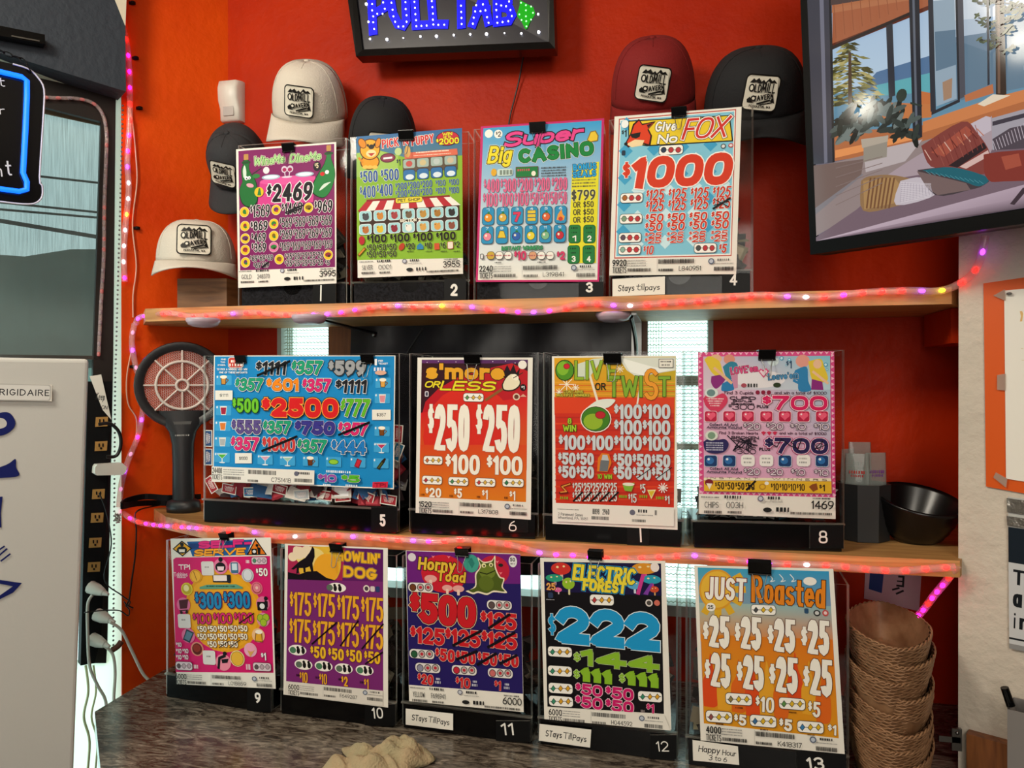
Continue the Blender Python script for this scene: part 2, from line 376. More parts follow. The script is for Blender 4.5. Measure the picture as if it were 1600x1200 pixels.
    def FOOT2(s, cx, cy, W_, left, ser, num, sl=0):
        f = lambda t: cy + t * W_ * sl
        k = W_ / 680
        s.MT(cx - W_ * .42, f(-.42) - 42 * k, 90 * k, 6 * k, '666'); s.MT(cx - W_ * .25, f(-.25) - 44 * k, 90 * k, 14 * k, '333')
        s.T(left, cx - W_ * .41, f(-.41) - 4 * k, 70 * k, 30 * k, '444', wt=.09); s.T(ser, cx - W_ * .24, f(-.24) - 4 * k, 84 * k, 30 * k, '555', wt=.1)
        s.BC(cx - W_ * .40, f(-.4) + 32 * k, 90 * k, 14 * k); s.BC(cx - W_ * .24, f(-.24) + 32 * k, 70 * k, 12 * k)
        s.E(cx - W_ * .05, f(-.05) - 38 * k, 15 * k, 15 * k, '667', 14); s.E(cx - W_ * .05, f(-.05) - 38 * k, 10 * k, 10 * k, 'c4c8d0', 12)
        s.MT(cx + W_ * .05, f(.05) - 42 * k, 64 * k, 14 * k, '333'); s.MT(cx + W_ * .05, f(.05) - 22 * k, 90 * k, 4 * k, '888')
        s.E(cx, f(0) + 18 * k, 22 * k, 12 * k, '222', 12); s.MT(cx + W_ * .12, f(.12) + 16 * k, 76 * k, 22 * k, '222')
        s.MT(cx + W_ * .4, f(.4) - 42 * k, 90 * k, 8 * k, '444'); s.T(num, cx + W_ * .405, f(.405) - 10 * k, 112 * k, 42 * k, '1c1c1c', wt=.13)
        s.BC(cx + W_ * .32, f(.32) + 34 * k, 210 * k, 12 * k)
    def build(s, name, m=None, parent=None): return s.mb.build(name, m or INK, parent)
# ---------------------------------------------------------------- printed posters (drawing units are each sheet's own)
def art_bottles(s):
    s.P([(56, 116), (722, 66), (728, 922), (68, 945)], '7d1d5e')
    s.P([(205, 330), (590, 288), (575, 470), (190, 495)], 'cf3f8c'); s.E(398, 318, 195, 30, 'd9559b')
    for cx, cy in ((282, 297), (516, 277)): s.E(cx, cy, 64, 18, '9fb9cc'); s.E(cx, cy - 1, 52, 12, 'dfeef5')
    s.E(375, 243, 20, 24, 'd8c7dc'); s.E(415, 240, 22, 24, 'd8c7dc'); s.E(376, 246, 14, 14, 'a3245c'); s.E(414, 244, 15, 14, 'a3245c')
    s.L([(378, 265), (382, 295)], 6, 'd8c7dc'); s.L([(412, 263), (408, 292)], 6, 'd8c7dc'); s.E(394, 296, 36, 7, 'd8c7dc')
    s.E(250, 250, 22, 24, 'eadfe6')
    for pts, hi, cork, col in (([(86, 330), (78, 250), (92, 210), (92, 185), (128, 185), (132, 250), (172, 320), (184, 380), (182, 470), (130, 502), (82, 470), (66, 390)], [(92, 300), (88, 250), (100, 215), (112, 260), (108, 300)], (110, 158), '1d6b32'),
                         ([(655, 205), (668, 160), (668, 130), (700, 130), (700, 170), (722, 240), (722, 310), (690, 400), (640, 438), (575, 400), (585, 330)], [(700, 330), (650, 345), (618, 388), (640, 380)], (684, 95), '1f7a3a')):
        s.PS([((a - cork[0]) * 1.08 + cork[0], (b - 300) * 1.04 + 300) for a, b in pts], '14200f'); s.PS(pts, col); s.PS(hi, 'cfe0d2')
        s.RR(cork[0], cork[1], 32, 40, 'b98a4c', .15); s.RR(cork[0], cork[1] + 38, 60, 16, '1f4a28', .3)
    s.E(112, 305, 12, 14, 'fff'); s.E(132, 302, 10, 12, 'fff'); s.E(114, 308, 5, 6, '111'); s.E(132, 305, 4, 5, '111'); s.E(138, 355, 26, 14, 'e79bb0', rot=-.3)
    s.E(640, 275, 16, 14, 'c22'); s.E(672, 262, 14, 14, 'eee'); s.L([(150, 280), (215, 235)], 7, '333'); s.E(180, 290, 26, 16, '2f7d3c')
    s.T([('Wine', 235, 182, 140, 62), ('Me', 340, 170, 80, 60), ('Dine', 482, 162, 132, 62), ('Me', 590, 150, 84, 56)], 0, 0, 0, 0, 'a9d68f', '20361c', .17, .05, sh=.2, oc2='e9e2d0', ow2=.1)
    s.E(603, 222, 27, 34, '1b1020'); s.T('$5', 600, 218, 26, 36, 'e8d8b0', wt=.15)
    s.T('$2469', 412, 402, 318, 128, '15101a', 'f4eef0', .2, .055, sh=.08)
    s.T([('$1569', 208, 532, 136, 84), ('$1469', 430, 514, 142, 80), ('$969', 648, 500, 124, 84), ('$869', 202, 636, 118, 66), ('$469', 198, 716, 100, 62), ('$369', 200, 786, 100, 62)] +
        [('$569', 388 + 92 * k, 612 - 5 * k, 84, 68) for k in range(4)] + [('$269', 388 + 92 * k, 694 - 4 * k, 84, 66) for k in range(4)] + [('$169', 380 + 74 * k, 778 - 4 * k, 68, 58) for k in range(5)] +
        [('$69', 165 + 54 * k, 862 - 3 * k, 50, 42) for k in range(3)] + [('$69', 188, 910, 50, 40), ('$69', 246, 906, 50, 40)] + [('$25', 405 + 54 * k, 848 - 3 * k, 50, 44) for k in range(5)] + [('$25', 405 + 54 * k, 896 - 2 * k, 50, 42) for k in range(5)] + [('$5', 675, 892, 34, 36)],
        0, 0, 0, 0, '15101a', 'f4eef0', .17, .06)
    for k, (a, b) in enumerate(((100, 540), (320, 525), (545, 510), (104, 638), (304, 622), (106, 724), (304, 706), (106, 804), (304, 784), (108, 890), (342, 868), (682, 838))):
        s.E(a, b, 33, 36, 'f2ead8'); s.E(a, b, 31, 34, 'e0bd28' if k != 8 else 'd86fa4'); s.E(a, b - 2, 12 + 5 * (k % 3), 16, ('2c7a38', '5f2a66', '7a5b18', '8d2a3a')[k % 4]); s.E(a + 5, b + 8, 9, 8, ('2c7a38', 'b2323e', '3d2a16')[k % 3])
    s.E(202, 402, 32, 34, 'e0bd28'); s.P([(190, 425), (200, 375), (210, 375), (218, 425)], '2c7a38')
    for q in ((0, 0), (14, 8), (28, -4)): s.L([(385 + q[0], 545 + q[1]), (480 + q[0], 500 + q[1] * 2)], 8, '15101a')
    s.L([(225, 922), (265, 890)], 12, '15101a')
    s.FOOT2(398, 985, 690, 'GOLD', '248370', '3995', -.03)

def art_puppy(s):
    s.G([(50, 80), (758, 22), (764, 890), (56, 905)], ['356ea3', '31649a', '86b32e', '86b32e'])
    s.P([(52, 190), (200, 170), (420, 230), (760, 205), (764, 892), (56, 906)], '86b32e'); s.P([(52, 190), (200, 172), (330, 210), (330, 330), (53, 350)], '9cc25a')
    # puppy
    s.E(142, 250, 66, 52, '5a2c08'); s.E(142, 250, 58, 46, 'e59a1c'); s.E(142, 165, 70, 72, '5a2c08'); s.E(142, 165, 63, 65, 'eda82a'); s.E(90, 125, 26, 38, '5a2c08', rot=.5); s.E(90, 125, 21, 33, 'd8861a', rot=.5); s.E(196, 122, 20, 36, '5a2c08', rot=-.3); s.E(196, 122, 15, 31, 'd8861a', rot=-.3)
    s.E(150, 192, 34, 24, 'f6d9a0'); s.E(152, 148, 20, 16, '1c1c1c'); s.E(128, 138, 7, 10, '111'); s.E(172, 134, 7, 10, '111'); s.P([(128, 192), (176, 188), (152, 212)], 'b5302c'); s.L([(92, 250), (70, 225)], 14, 'd8861a')
    for a in (112, 142, 175): s.E(a, 284, 20, 12, 'f2bd52'); 
    s.E(262, 222, 52, 32, '5e1f33'); s.E(262, 222, 44, 25, '8a3550'); s.L([(238, 226), (286, 220)], 12, 'eee')
    s.T([('PICK', 278, 122, 112, 60), ('N', 382, 112, 36, 50), ('PUPPY', 494, 102, 150, 60)], 0, 0, 0, 0, 'cc2b35', 'f2ece0', .2, .06, rot=.07)
    s.E(662, 92, 78, 50, '1a1320'); s.E(662, 92, 74, 46, 'c2273a'); s.T([('WIN', 660, 62, 66, 24), ('UP TO', 660, 84, 50, 16), ('$2000', 662, 110, 152, 42)], 0, 0, 0, 0, 'f4e12a', '201010', .2, .06)
    s.E(332, 180, 24, 26, 'b9cf8c'); s.T('$1', 334, 252, 26, 44, '224', wt=.13)
    s.P([(372, 190), (726, 160), (730, 200), (376, 232)], 'd96a50'); s.P([(360, 232), (728, 202), (730, 300), (364, 320)], '5a4a3c')
    s.MT(560, 180, 220, 8, 'f0e4d0'); s.MT(560, 200, 250, 6, 'f0e4d0'); s.E(394, 180, 20, 40, 'd8ab62')
    for k in range(4):
        a = 405 + 92 * k; b = 262 - 8 * k
        s.RR(a, b, 78, 58, '9fb4ac', .2); s.E(a, b, 22, 20, ('c0504a', 'c9b98a', 'b9c4c0', 'cbb79a')[k])
        s.RR(a, b + 75, 76, 68, '2f6fa8', .25, '1b2a3a', 3); s.E(a + 4, b + 88, 28, 18, 'd8e6ee')
    s.T([('$500', 136, 348, 118, 78), ('$500', 276, 336, 120, 78), ('$400', 128, 450, 104, 78), ('$400', 242, 438, 106, 80)], 0, 0, 0, 0, '1f4f96', 'e9eed8', .19, .05)
    s.T([('$200', 352 + 84 * k, 412 - 8 * k, 78, 46) for k in range(3)] + [('$200', 352 + 84 * k, 462 - 7 * k, 78, 46) for k in range(3)] + [('$100', 615, 390, 66, 40), ('$100', 705, 384, 66, 40), ('$100', 615, 442, 66, 42), ('$100', 705, 438, 66, 44)], 0, 0, 0, 0, '1f4f96', 'dfe8d8', .14, .025)
    s.P([(72, 570), (740, 528), (746, 706), (76, 740)], '3a2118')
    for k in range(12):
        t0 = k / 12; t1 = (k + 1) / 12
        s.P([(120 + 560 * t0, 512 - 32 * t0), (120 + 560 * t1, 512 - 32 * t1), (60 + 690 * t1, 582 - 44 * t1), (60 + 690 * t0, 582 - 44 * t0)], ('b3202c', 'efe7dc')[k % 2])
    s.P([(120, 502), (676, 472), (680, 484), (122, 516)], '8c1722')
    s.RR(404, 504, 176, 34, 'e6d23a', .3, '3a2a08', 3); s.T('PET SHOP', 404, 504, 150, 20, '222', wt=.2)
    for r in range(2):
        for k in range(7):
            a = 114 + 96 * k; b = 614 - 5 * k + 88 * r
            s.RR(a, b, 78, 66, '9fd0d6', .25, 'e8eeee', 3)
            c = ('44474c', 'c98232', 'a13a3c', '6d5a44', 'b98a3c', 'a5742c', '2c2826', 'b46a32', 'd9b52c', '8a1f30', 'e8e4dc', 'd2a050', 'd49a48', '8a4a3a')[k + 7 * r]
            s.E(a + 2, b + 6, 22, 22, c); s.E(a - 10, b - 8, 12, 13, c); s.E(a - 13, b - 9, 3, 4, '111'); s.E(a + 12, b - 12, 8, 10, c)
    s.T('SECTION 2', 414, 640, 140, 22, 'f0ead8', wt=.22)
    s.T([('$100', 190 + 154 * k, 764 - 6 * k, 132, 56) for k in range(4)], 0, 0, 0, 0, '17140c', 'a8c84e', .24, .03)
    s.T([('$50', 154 + 68 * k, 824 - 3 * k, 62, 42) for k in range(3)] + [('$50', 154 + 68 * k, 870 - 3 * k, 62, 42) for k in range(3)] + [('$20', 414, 814, 58, 42), ('$10', 534, 810, 48, 42), ('$6', 634, 808, 36, 42), ('$2', 726, 802, 36, 42)], 0, 0, 0, 0, '17140c', 'c8d890', .15, .025)
    s.E(90, 776, 20, 30, 'b3202c'); s.L([(72, 872), (108, 832)], 16, '7a4310'); s.L([(75, 868), (105, 835)], 10, 'cf8c2c'); s.E(357, 818, 18, 26, 'b53a1e', rot=-.5); s.P([(458, 835), (458, 812), (480, 792), (502, 812), (502, 835)], '2f7fae'); s.RR(592, 816, 34, 44, 'c8502c', .1); s.RR(682, 808, 34, 44, 'eadfce', .2, 'b53a3a', 3)
    for a in (415, 540, 640, 725): s.MT(a, 848, 44, 7, '222')
    s.FOOT2(410, 952, 690, 'SILVER', '0001', '3955', -.03)

def art_casino(s):
    s.P([(47, 72), (830, 20), (797, 1058), (14, 1060)], 'c42a6c')
    s.G([(62, 84), (814, 34), (786, 1046), (28, 1048)], ['3f9fd0', '38a0d6', 'f0eee4', 'f0eee4'])
    s.E(97, 118, 26, 26, 'f2f0e8'); s.E(157, 120, 27, 27, 'f2f0e8'); s.T('$2', 158, 121, 32, 34, '222', wt=.15)
    s.T('Super', 445, 132, 500, 96, 'e3468e', '2a1020', .21, .07, sh=.35, rot=.06, gap=.06)
    s.T('Big', 172, 250, 150, 110, 'ecd92e', '3a3208', .2, .07, sh=.2, oc2='f4f2d8', ow2=.1)
    s.T('CASINO', 522, 236, 478, 92, '16843c', '0c3018', .27, .035, rot=.07, gap=.1, oc2='e6f2e2', ow2=.06)
    s.P([(720, 160), (742, 105), (775, 98), (794, 130), (790, 165), (745, 172)], '8c6a10'); s.P([(726, 158), (746, 110), (772, 104), (788, 132), (784, 160), (745, 168)], 'e8c63a')
    s.P([(628, 318), (798, 296), (778, 940), (600, 942)], 'e4dc2c')
    s.T([('BONUS', 706, 328, 150, 42), ('SEALS', 704, 374, 150, 42)], 0, 0, 0, 0, '2a9fd6', '1d3060', .24, .06, rot=.04)
    for k in range(3): s.MT(702, 412 + 20 * k, 150, 9, '444')
    s.T([('$799', 698, 508, 152, 66)], 0, 0, 0, 0, '4a4a3a', 'f0ecb0', .17, .03, sd=False)
    s.T([('OR $50', 698, 568 + 48 * k, 130, 38) for k in range(3)], 0, 0, 0, 0, '3c3c2c', None, .15, sd=False)
    for k, (a, b) in enumerate(((642, 756), (736, 756), (636, 886), (732, 886))):
        s.RR(a, b, 72, 112, '1e7a3c', .25, '0e4a22', 3); s.T(str(k + 1), a, b + 28, 26, 38, 'f2f2ea', wt=.2); s.MT(a, b - 38, 44, 10, '0b3c1c'); s.MT(a, b - 10, 36, 9, '0b3c1c')
    s.T([('$400', 116, 450, 98, 84), ('$300', 222, 448, 98, 84), ('$200', 328, 445, 98, 84), ('$200', 436, 442, 98, 84), ('$200', 546, 438, 98, 80), ('$100', 108, 540, 92, 84), ('$100', 208, 538, 90, 84), ('$100', 306, 534, 90, 84)] + [('$50', 386 + 60 * k, 532 - 2 * k, 54, 78) for k in range(4)], 0, 0, 0, 0, 'e06a92', '8f2c54', .17, .035)
    s.RR(200, 365, 100, 44, 'c8dcd4', .3); s.E(130, 365, 18, 24, 'e0a92c'); s.MT(210, 365, 84, 30, '7a8a80'); s.RR(340, 362, 138, 62, '1f7a3e', .05, '7a2a3a', 3); s.E(382, 372, 14, 16, 'f0ead8'); s.MT(320, 350, 80, 14, 'c84a5a')
    for k in range(4): s.MT(510, 334 + 17 * k, 160, 9, '444')
    ic = ('e8932a', 'd9b04a', 'd83a5c', 'e0c23c', 'd8643a', 'e89a3c', 'e58a9c', 'e2c43a', '2f5fae', 'e6d23a', '7fb88c', 'c22a3c')
    for r in range(2):
        for k in range(6):
            a = 94 + 92 * k - 5 * r; b = 644 - 2 * k + 120 * r
            s.RR(a, b, 72, 108, '2a8fbe', .25, '1a4a66', 3); c = ic[k + 6 * r]
            if k == 2 and r == 0: s.T('7', a, b + 8, 48, 62, c, '5a1020', .24, .04)
            elif k == 5 and r == 0: s.P([(a - 26, b + 34), (a - 18, b), (a - 4, b - 22), (a + 6, b - 34), (a + 14, b), (a + 26, b + 10), (a + 20, b + 36)], c); s.E(a, b + 26, 14, 14, 'c8402c')
            elif k == 1 and r == 1: s.P([(a - 30, b + 22), (a - 14, b - 26), (a + 14, b - 26), (a + 30, b + 22)], '6a5210'); s.P([(a - 24, b + 18), (a - 12, b - 22), (a + 12, b - 22), (a + 24, b + 18)], c)
            elif k == 3 and r == 0: [s.RR(a, b - 22 + 24 * q, 50, 18, c, .2, '222', 2) for q in range(3)]
            else: s.E(a, b + 10, 27, 28, '2a2018'); s.E(a, b + 10, 24, 25, c); s.E(a + 3, b - 20, 8, 8, '2c7a38'); s.E(a - 8, b + 4, 7, 8, 'f0e6d0')
            s.T(str(k + 1 + 6 * r), a, b - 42, 20, 16, 'e8f0f0', wt=.16)
    s.T('INSTANT WINNERS', 310, 846, 262, 26, '3c9a62', '1c4a30', .2, .05)
    s.T([('$10', 298, 894, 76, 56), ('$2', 556, 894, 50, 52)], 0, 0, 0, 0, 'd23a68', '7a1c3c', .2, .04)
    for a, c in ((112, 'c9a83c'), (166, 'f0eee4'), (222, 'f0eee4'), (378, 'd8a07a'), (432, 'f0eee4'), (488, 'f0eee4')): s.RR(a, 894, 44, 46, c, .4, '444', 3); s.MT(a, 894, 34, 9, 'a84a5a'); s.L([(a - 30, 894), (a - 22, 894)], 5, '944')
    s.RR(56, 900, 22, 34, '222', .3); s.RR(56, 900, 14, 26, 'ddd', .3); s.MT(160, 938, 44, 8, '333'); s.MT(436, 936, 54, 8, '333')
    s.FOOT(410, 996, 760, '2240', 'L319841', sl=-.003)

def art_fox(s):
    s.P([(84, 98), (782, 40), (754, 914), (56, 930)], 'b8463a'); s.P([(90, 104), (776, 47), (749, 908), (62, 923)], 'f0eee6'); s.P([(96, 110), (770, 54), (743, 900), (68, 916)], '7fc3da')
    import itertools
    for r in range(11):           # gingham: squares turned on their points
        for c in range(8):
            a = 130 + 84 * c - 2.6 * r; b = 130 + 80 * r - 6.5 * c
            if b > 885 or b < 120: continue
            if (r % 2, c % 2) == (0, 0): s.P([(a - 42, b), (a, b - 42), (a + 42, b), (a, b + 42)], '3f9fca')
            elif (r % 2, c % 2) == (1, 1): s.P([(a - 42, b), (a, b - 42), (a + 42, b), (a, b + 42)], 'c9e6ee')
    s.P([(140, 110), (742, 76), (746, 92), (764, 232), (250, 262), (140, 240)], '141414'); s.P([(146, 116), (738, 82), (756, 226), (255, 255), (146, 236)], 'e8c92c')
    # fox with dark glasses
    s.P([(118, 250), (150, 190), (168, 130), (204, 98), (224, 128), (305, 112), (262, 160), (282, 200), (272, 262), (200, 240), (140, 270)], '2a0f08'); s.P([(128, 246), (158, 190), (176, 136), (204, 110), (222, 136), (290, 122), (254, 164), (272, 200), (262, 250), (200, 232), (145, 262)], 'd9401e')
    s.P([(130, 248), (180, 222), (236, 226), (222, 258), (160, 268)], 'f0d6a6'); s.P([(150, 190), (214, 178), (208, 206), (186, 216), (160, 210)], '151515'); s.E(126, 248, 11, 10, '111'); s.P([(250, 134), (286, 124), (258, 156)], '3a1a14')
    s.T([('Give', 365, 142, 128, 62), ('No', 375, 216, 118, 56)], 0, 0, 0, 0, 'f4f2ea', '1c1c1c', .2, .06, sh=.15)
    s.T('FOX', 605, 152, 262, 124, 'cf2f2a', 'f4eee4', .12, .045, sh=.3, oc2='3a1010', ow2=.07, gap=.02)
    s.T('$1', 116, 186, 30, 42, '222', wt=.15); s.E(120, 130, 22, 24, 'eef2f0'); s.RR(112, 302, 22, 30, '234', .3)
    s.CAPS(394, 284, 140, 54, ('2c3a52', 'b8343a', 'b8343a')); s.E(705, 262, 15, 15, '333'); s.E(705, 262, 10, 10, 'ddd'); s.E(750, 257, 15, 13, 'c03a3a'); s.E(750, 257, 10, 8, 'eadada')
    s.T([('1000', 455, 408, 600, 190)], 0, 0, 0, 0, 'd23a1e', 'f6f2ea', .26, .035, sh=.14, gap=.03, mx=.52); s.T('$', 130, 402, 46, 84, 'd23a1e', 'f6f2ea', .2, .05)
    its = []
    for k in range(4):
        its += [('$125', 300 + 132 * k, 552 - 6 * k, 108, 66), ('$125', 298 + 132 * k, 618 - 6 * k, 108, 66), ('$50', 296 + 130 * k, 690 - 5 * k, 108, 52), ('$50', 292 + 131 * k, 742 - 5 * k, 106, 52)]
    s.T(its, 0, 0, 0, 0, 'c9321e', 'f2f4f0', .2, .05, sh=.12)
    its = [(('$25'), 288 + 131 * k, 792 - 4 * k, 100, 34) for k in range(4)] + [('$25', 286 + 131 * k, 824 - 4 * k, 100, 34) for k in range(4)] + [('$10', 260, 880, 62, 54), ('$5', 702, 870, 46, 54)]
    s.T(its, 0, 0, 0, 0, 'c9321e', 'f2f4f0', .2, .05, sh=.12)
    for a, b, c in ((160, 570, 'a8632c'), (156, 694, '7a9a7c'), (150, 806, '5a4a5a'), (148, 878, '8ab0a0'), (598, 868, '4a4a4a')): s.CAPS(a, b, 130, 54, (c, 'b8343a', 'b8343a'))
    s.L([(648, 632), (742, 574)], 12, '111'); s.L([(655, 580), (735, 622)], 5, '111'); s.L([(650, 615), (735, 590)], 5, '111')
    s.FOOT(410, 972, 745, '9920', 'L840951', sl=-.01)

def art_drinks(s):
    s.P([(104, 68), (1226, 66), (1216, 890), (96, 845)], '1b86c4')
    def tile(a, b, c, kind):
        s.RR(a, b, 96, 62, '3f9fd4', .1); s.T('#', a - 40, b - 20, 10, 14, 'e8f0f4', wt=.2)
        if kind == 'mug': s.P([(a - 20, b - 18), (a + 16, b - 18), (a + 12, b + 28), (a - 16, b + 28)], '2a1608'); s.P([(a - 16, b - 16), (a + 12, b - 16), (a + 9, b + 24), (a - 13, b + 24)], c); s.E(a - 2, b - 20, 22, 11, 'f4ecd8'); s.L([(a + 16, b - 8), (a + 28, b), (a + 14, b + 16)], 5, '6a4a20')
        elif kind == 'martini': s.P([(a - 34, b - 24), (a + 34, b - 24), (a, b + 10)], 'dfe8ea'); s.P([(a - 26, b - 18), (a + 26, b - 18), (a, b + 7)], c); s.L([(a, b + 8), (a, b + 30)], 5, 'dfe8ea'); s.E(a, b + 32, 18, 4, 'dfe8ea')
        elif kind == 'cup': s.P([(a - 22, b - 26), (a + 22, b - 26), (a + 15, b + 28), (a - 15, b + 28)], 'e8e4dc'); s.P([(a - 18, b - 18), (a + 18, b - 18), (a + 13, b + 24), (a - 13, b + 24)], c)
        elif kind == 'bottle': s.P([(a - 28, b + 30), (a + 4, b - 16), (a + 24, b - 34), (a + 32, b - 26), (a + 22, b - 4), (a - 10, b + 40)], '2c1c0c'); s.P([(a - 20, b + 28), (a + 6, b - 8), (a + 12, b - 2), (a - 12, b + 32)], c)
        elif kind == 'lime': s.E(a, b, 32, 18, '3c7a1c'); s.E(a, b, 27, 14, c)
        else: s.P([(a - 24, b + 24), (a - 4, b - 26), (a + 26, b - 12), (a + 6, b + 36)], '7a1420'); s.P([(a - 18, b + 20), (a, b - 20), (a + 20, b - 10), (a + 2, b + 28)], c)
    for a, b, c, k in ((160, 216, 'c98a3c', 'mug'), (158, 405, 'a01f3c', 'cup'), (154, 502, 'd9772c', 'cup'), (152, 600, 'a9adb0', 'cup'), (150, 698, '4fae3c', 'martini'), (1156, 234, 'dba04a', 'mug'), (1152, 330, 'd88a94', 'cup'), (1150, 535, '7a4318', 'mug'), (1146, 636, 'b8325c', 'martini'), (420, 712, 'd8a0b8', 'martini'), (560, 718, '9cc4b0', 'martini'), (704, 722, '6a3418', 'mug'), (848, 726, '8fc43a', 'lime'), (1000, 730, 'c8283a', 'can'), (1144, 735, '4a5a28', 'bottle')): tile(a, b, c, k)
    def n(t, cx, cy, w, h, c, oc, wt=.2, sh=0, o2='f4f2ec'): s.T(t, cx, cy, w, h, c, oc, wt, .035, sh=sh, oc2=o2, ow2=.07)
    s.T([('FIND', 162, 86, 30, 10), ('THIS', 158, 104, 30, 10), ('SYMBOL', 150, 122, 50, 10), ('TO PICK A WINDOW AND WIN', 214, 148, 190, 13), ('ONE OF THESE AMOUNTS', 222, 168, 176, 12)], 0, 0, 0, 0, 'f0f0ea', None, .2)
    s.RR(238, 106, 90, 60, 'c23a34', .25, 'f0dcd0', 3); s.MT(238, 98, 60, 16, 'f4e8e0'); s.MT(240, 120, 84, 16, 'f4e8e0')
    n('$1111', 458, 140, 190, 84, '1d1d22', '6a7078', .22, .12); n('$357', 682, 138, 190, 84, '1f9a72', '0e5a40', .2, .18); n('$599', 934, 140, 232, 92, '9a9ca0', '33363a', .26, 0, '2a2c30')
    n('$357', 322, 244, 172, 78, '1f9a72', '0e5a40', .2, .18); n('$601', 532, 245, 200, 76, 'f0881c', '7a3a08', .24); n('$357', 744, 248, 176, 80, 'd8286e', '701038', .2, .15); n('$1111', 960, 254, 196, 82, '1d1d22', '6a7078', .22, .12)
    n('$500', 302, 374, 162, 88, '6cbf2c', '2a5a10', .2, 0, '1c3a10'); n('$2500', 640, 388, 478, 122, 'd41f22', 'f2b04a', .3, 0, '3a0c0c'); n('$777', 984, 388, 178, 108, '5fb428', '2a5a10', .2, .22)
    n('$555', 308, 508, 180, 86, '5a4a86', '2a2050', .24); n('$357', 498, 510, 172, 80, '1f9a72', '0e5a40', .2, .18); n('$750', 736, 514, 248, 82, '3a3488', '1c184a', .27, .1, 'b0a8d8'); n('$357', 974, 520, 182, 78, 'd8286e', '701038', .2, .15)
    n('$357', 300, 612, 172, 82, 'd8286e', '701038', .2, .15); n('$1000', 512, 616, 202, 84, 'cf3a3a', '7a1414', .17); n('$357', 718, 626, 180, 80, '1f9a72', '0e5a40', .2, .18); n('$444', 950, 634, 212, 84, '1f78c0', '0c3a6a', .22)
    for q in (((384, 186), (580, 100)), ((890, 556), (1076, 480)), ((412, 656), (624, 568))): s.L(q, 13, '0c0c10')
    s.T([('$10', 816, 826, 112, 46)], 0, 0, 0, 0, '9a4aa8', '401050', .22, .04, oc2='efe6f2', ow2=.08); s.T([('$5', 962, 830, 112, 44)], 0, 0, 0, 0, '54b42c', '1f4a10', .26, .04, oc2='e8f2e0', ow2=.08)
    s.MT(888, 786, 156, 14, 'e8f0f4'); s.MT(818, 868, 54, 12, 'e8f0f4'); s.MT(970, 872, 76, 12, 'e8f0f4'); s.P([(1100, 850), (1196, 848), (1192, 884), (1098, 886)], 'cc2440'); s.T('TPI', 1146, 868, 70, 24, '8c1228', wt=.25)
    s.T([('PER', 1150, 96, 30, 12), ('TICKET', 1166, 114, 58, 12)], 0, 0, 0, 0, 'eee', None, .2); s.RR(1120, 104, 14, 40, 'eee', .2); s.MT(1146, 148, 76, 22, 'dde'); s.E(1150, 170, 36, 14, 'd8a890')
    s.P([(98, 752), (738, 778), (736, 866), (97, 848)], 'e6e3da')
    s.T([('24400', 132, 778, 60, 36), ('TICKETS', 132, 818, 64, 32)], 0, 0, 0, 0, '222', None, .15)
    for k in range(3): s.MT(236, 775 + 14 * k, 130, 6, '777')
    s.BC(226, 824, 106, 18); s.BC(412, 790, 174, 26); s.T('C751418', 530, 838, 122, 28, '333', wt=.12); s.BC(355, 842, 66, 14); s.E(626, 798, 15, 15, '667'); s.MT(676, 796, 76, 14, '444'); s.BC(668, 840, 112, 22)

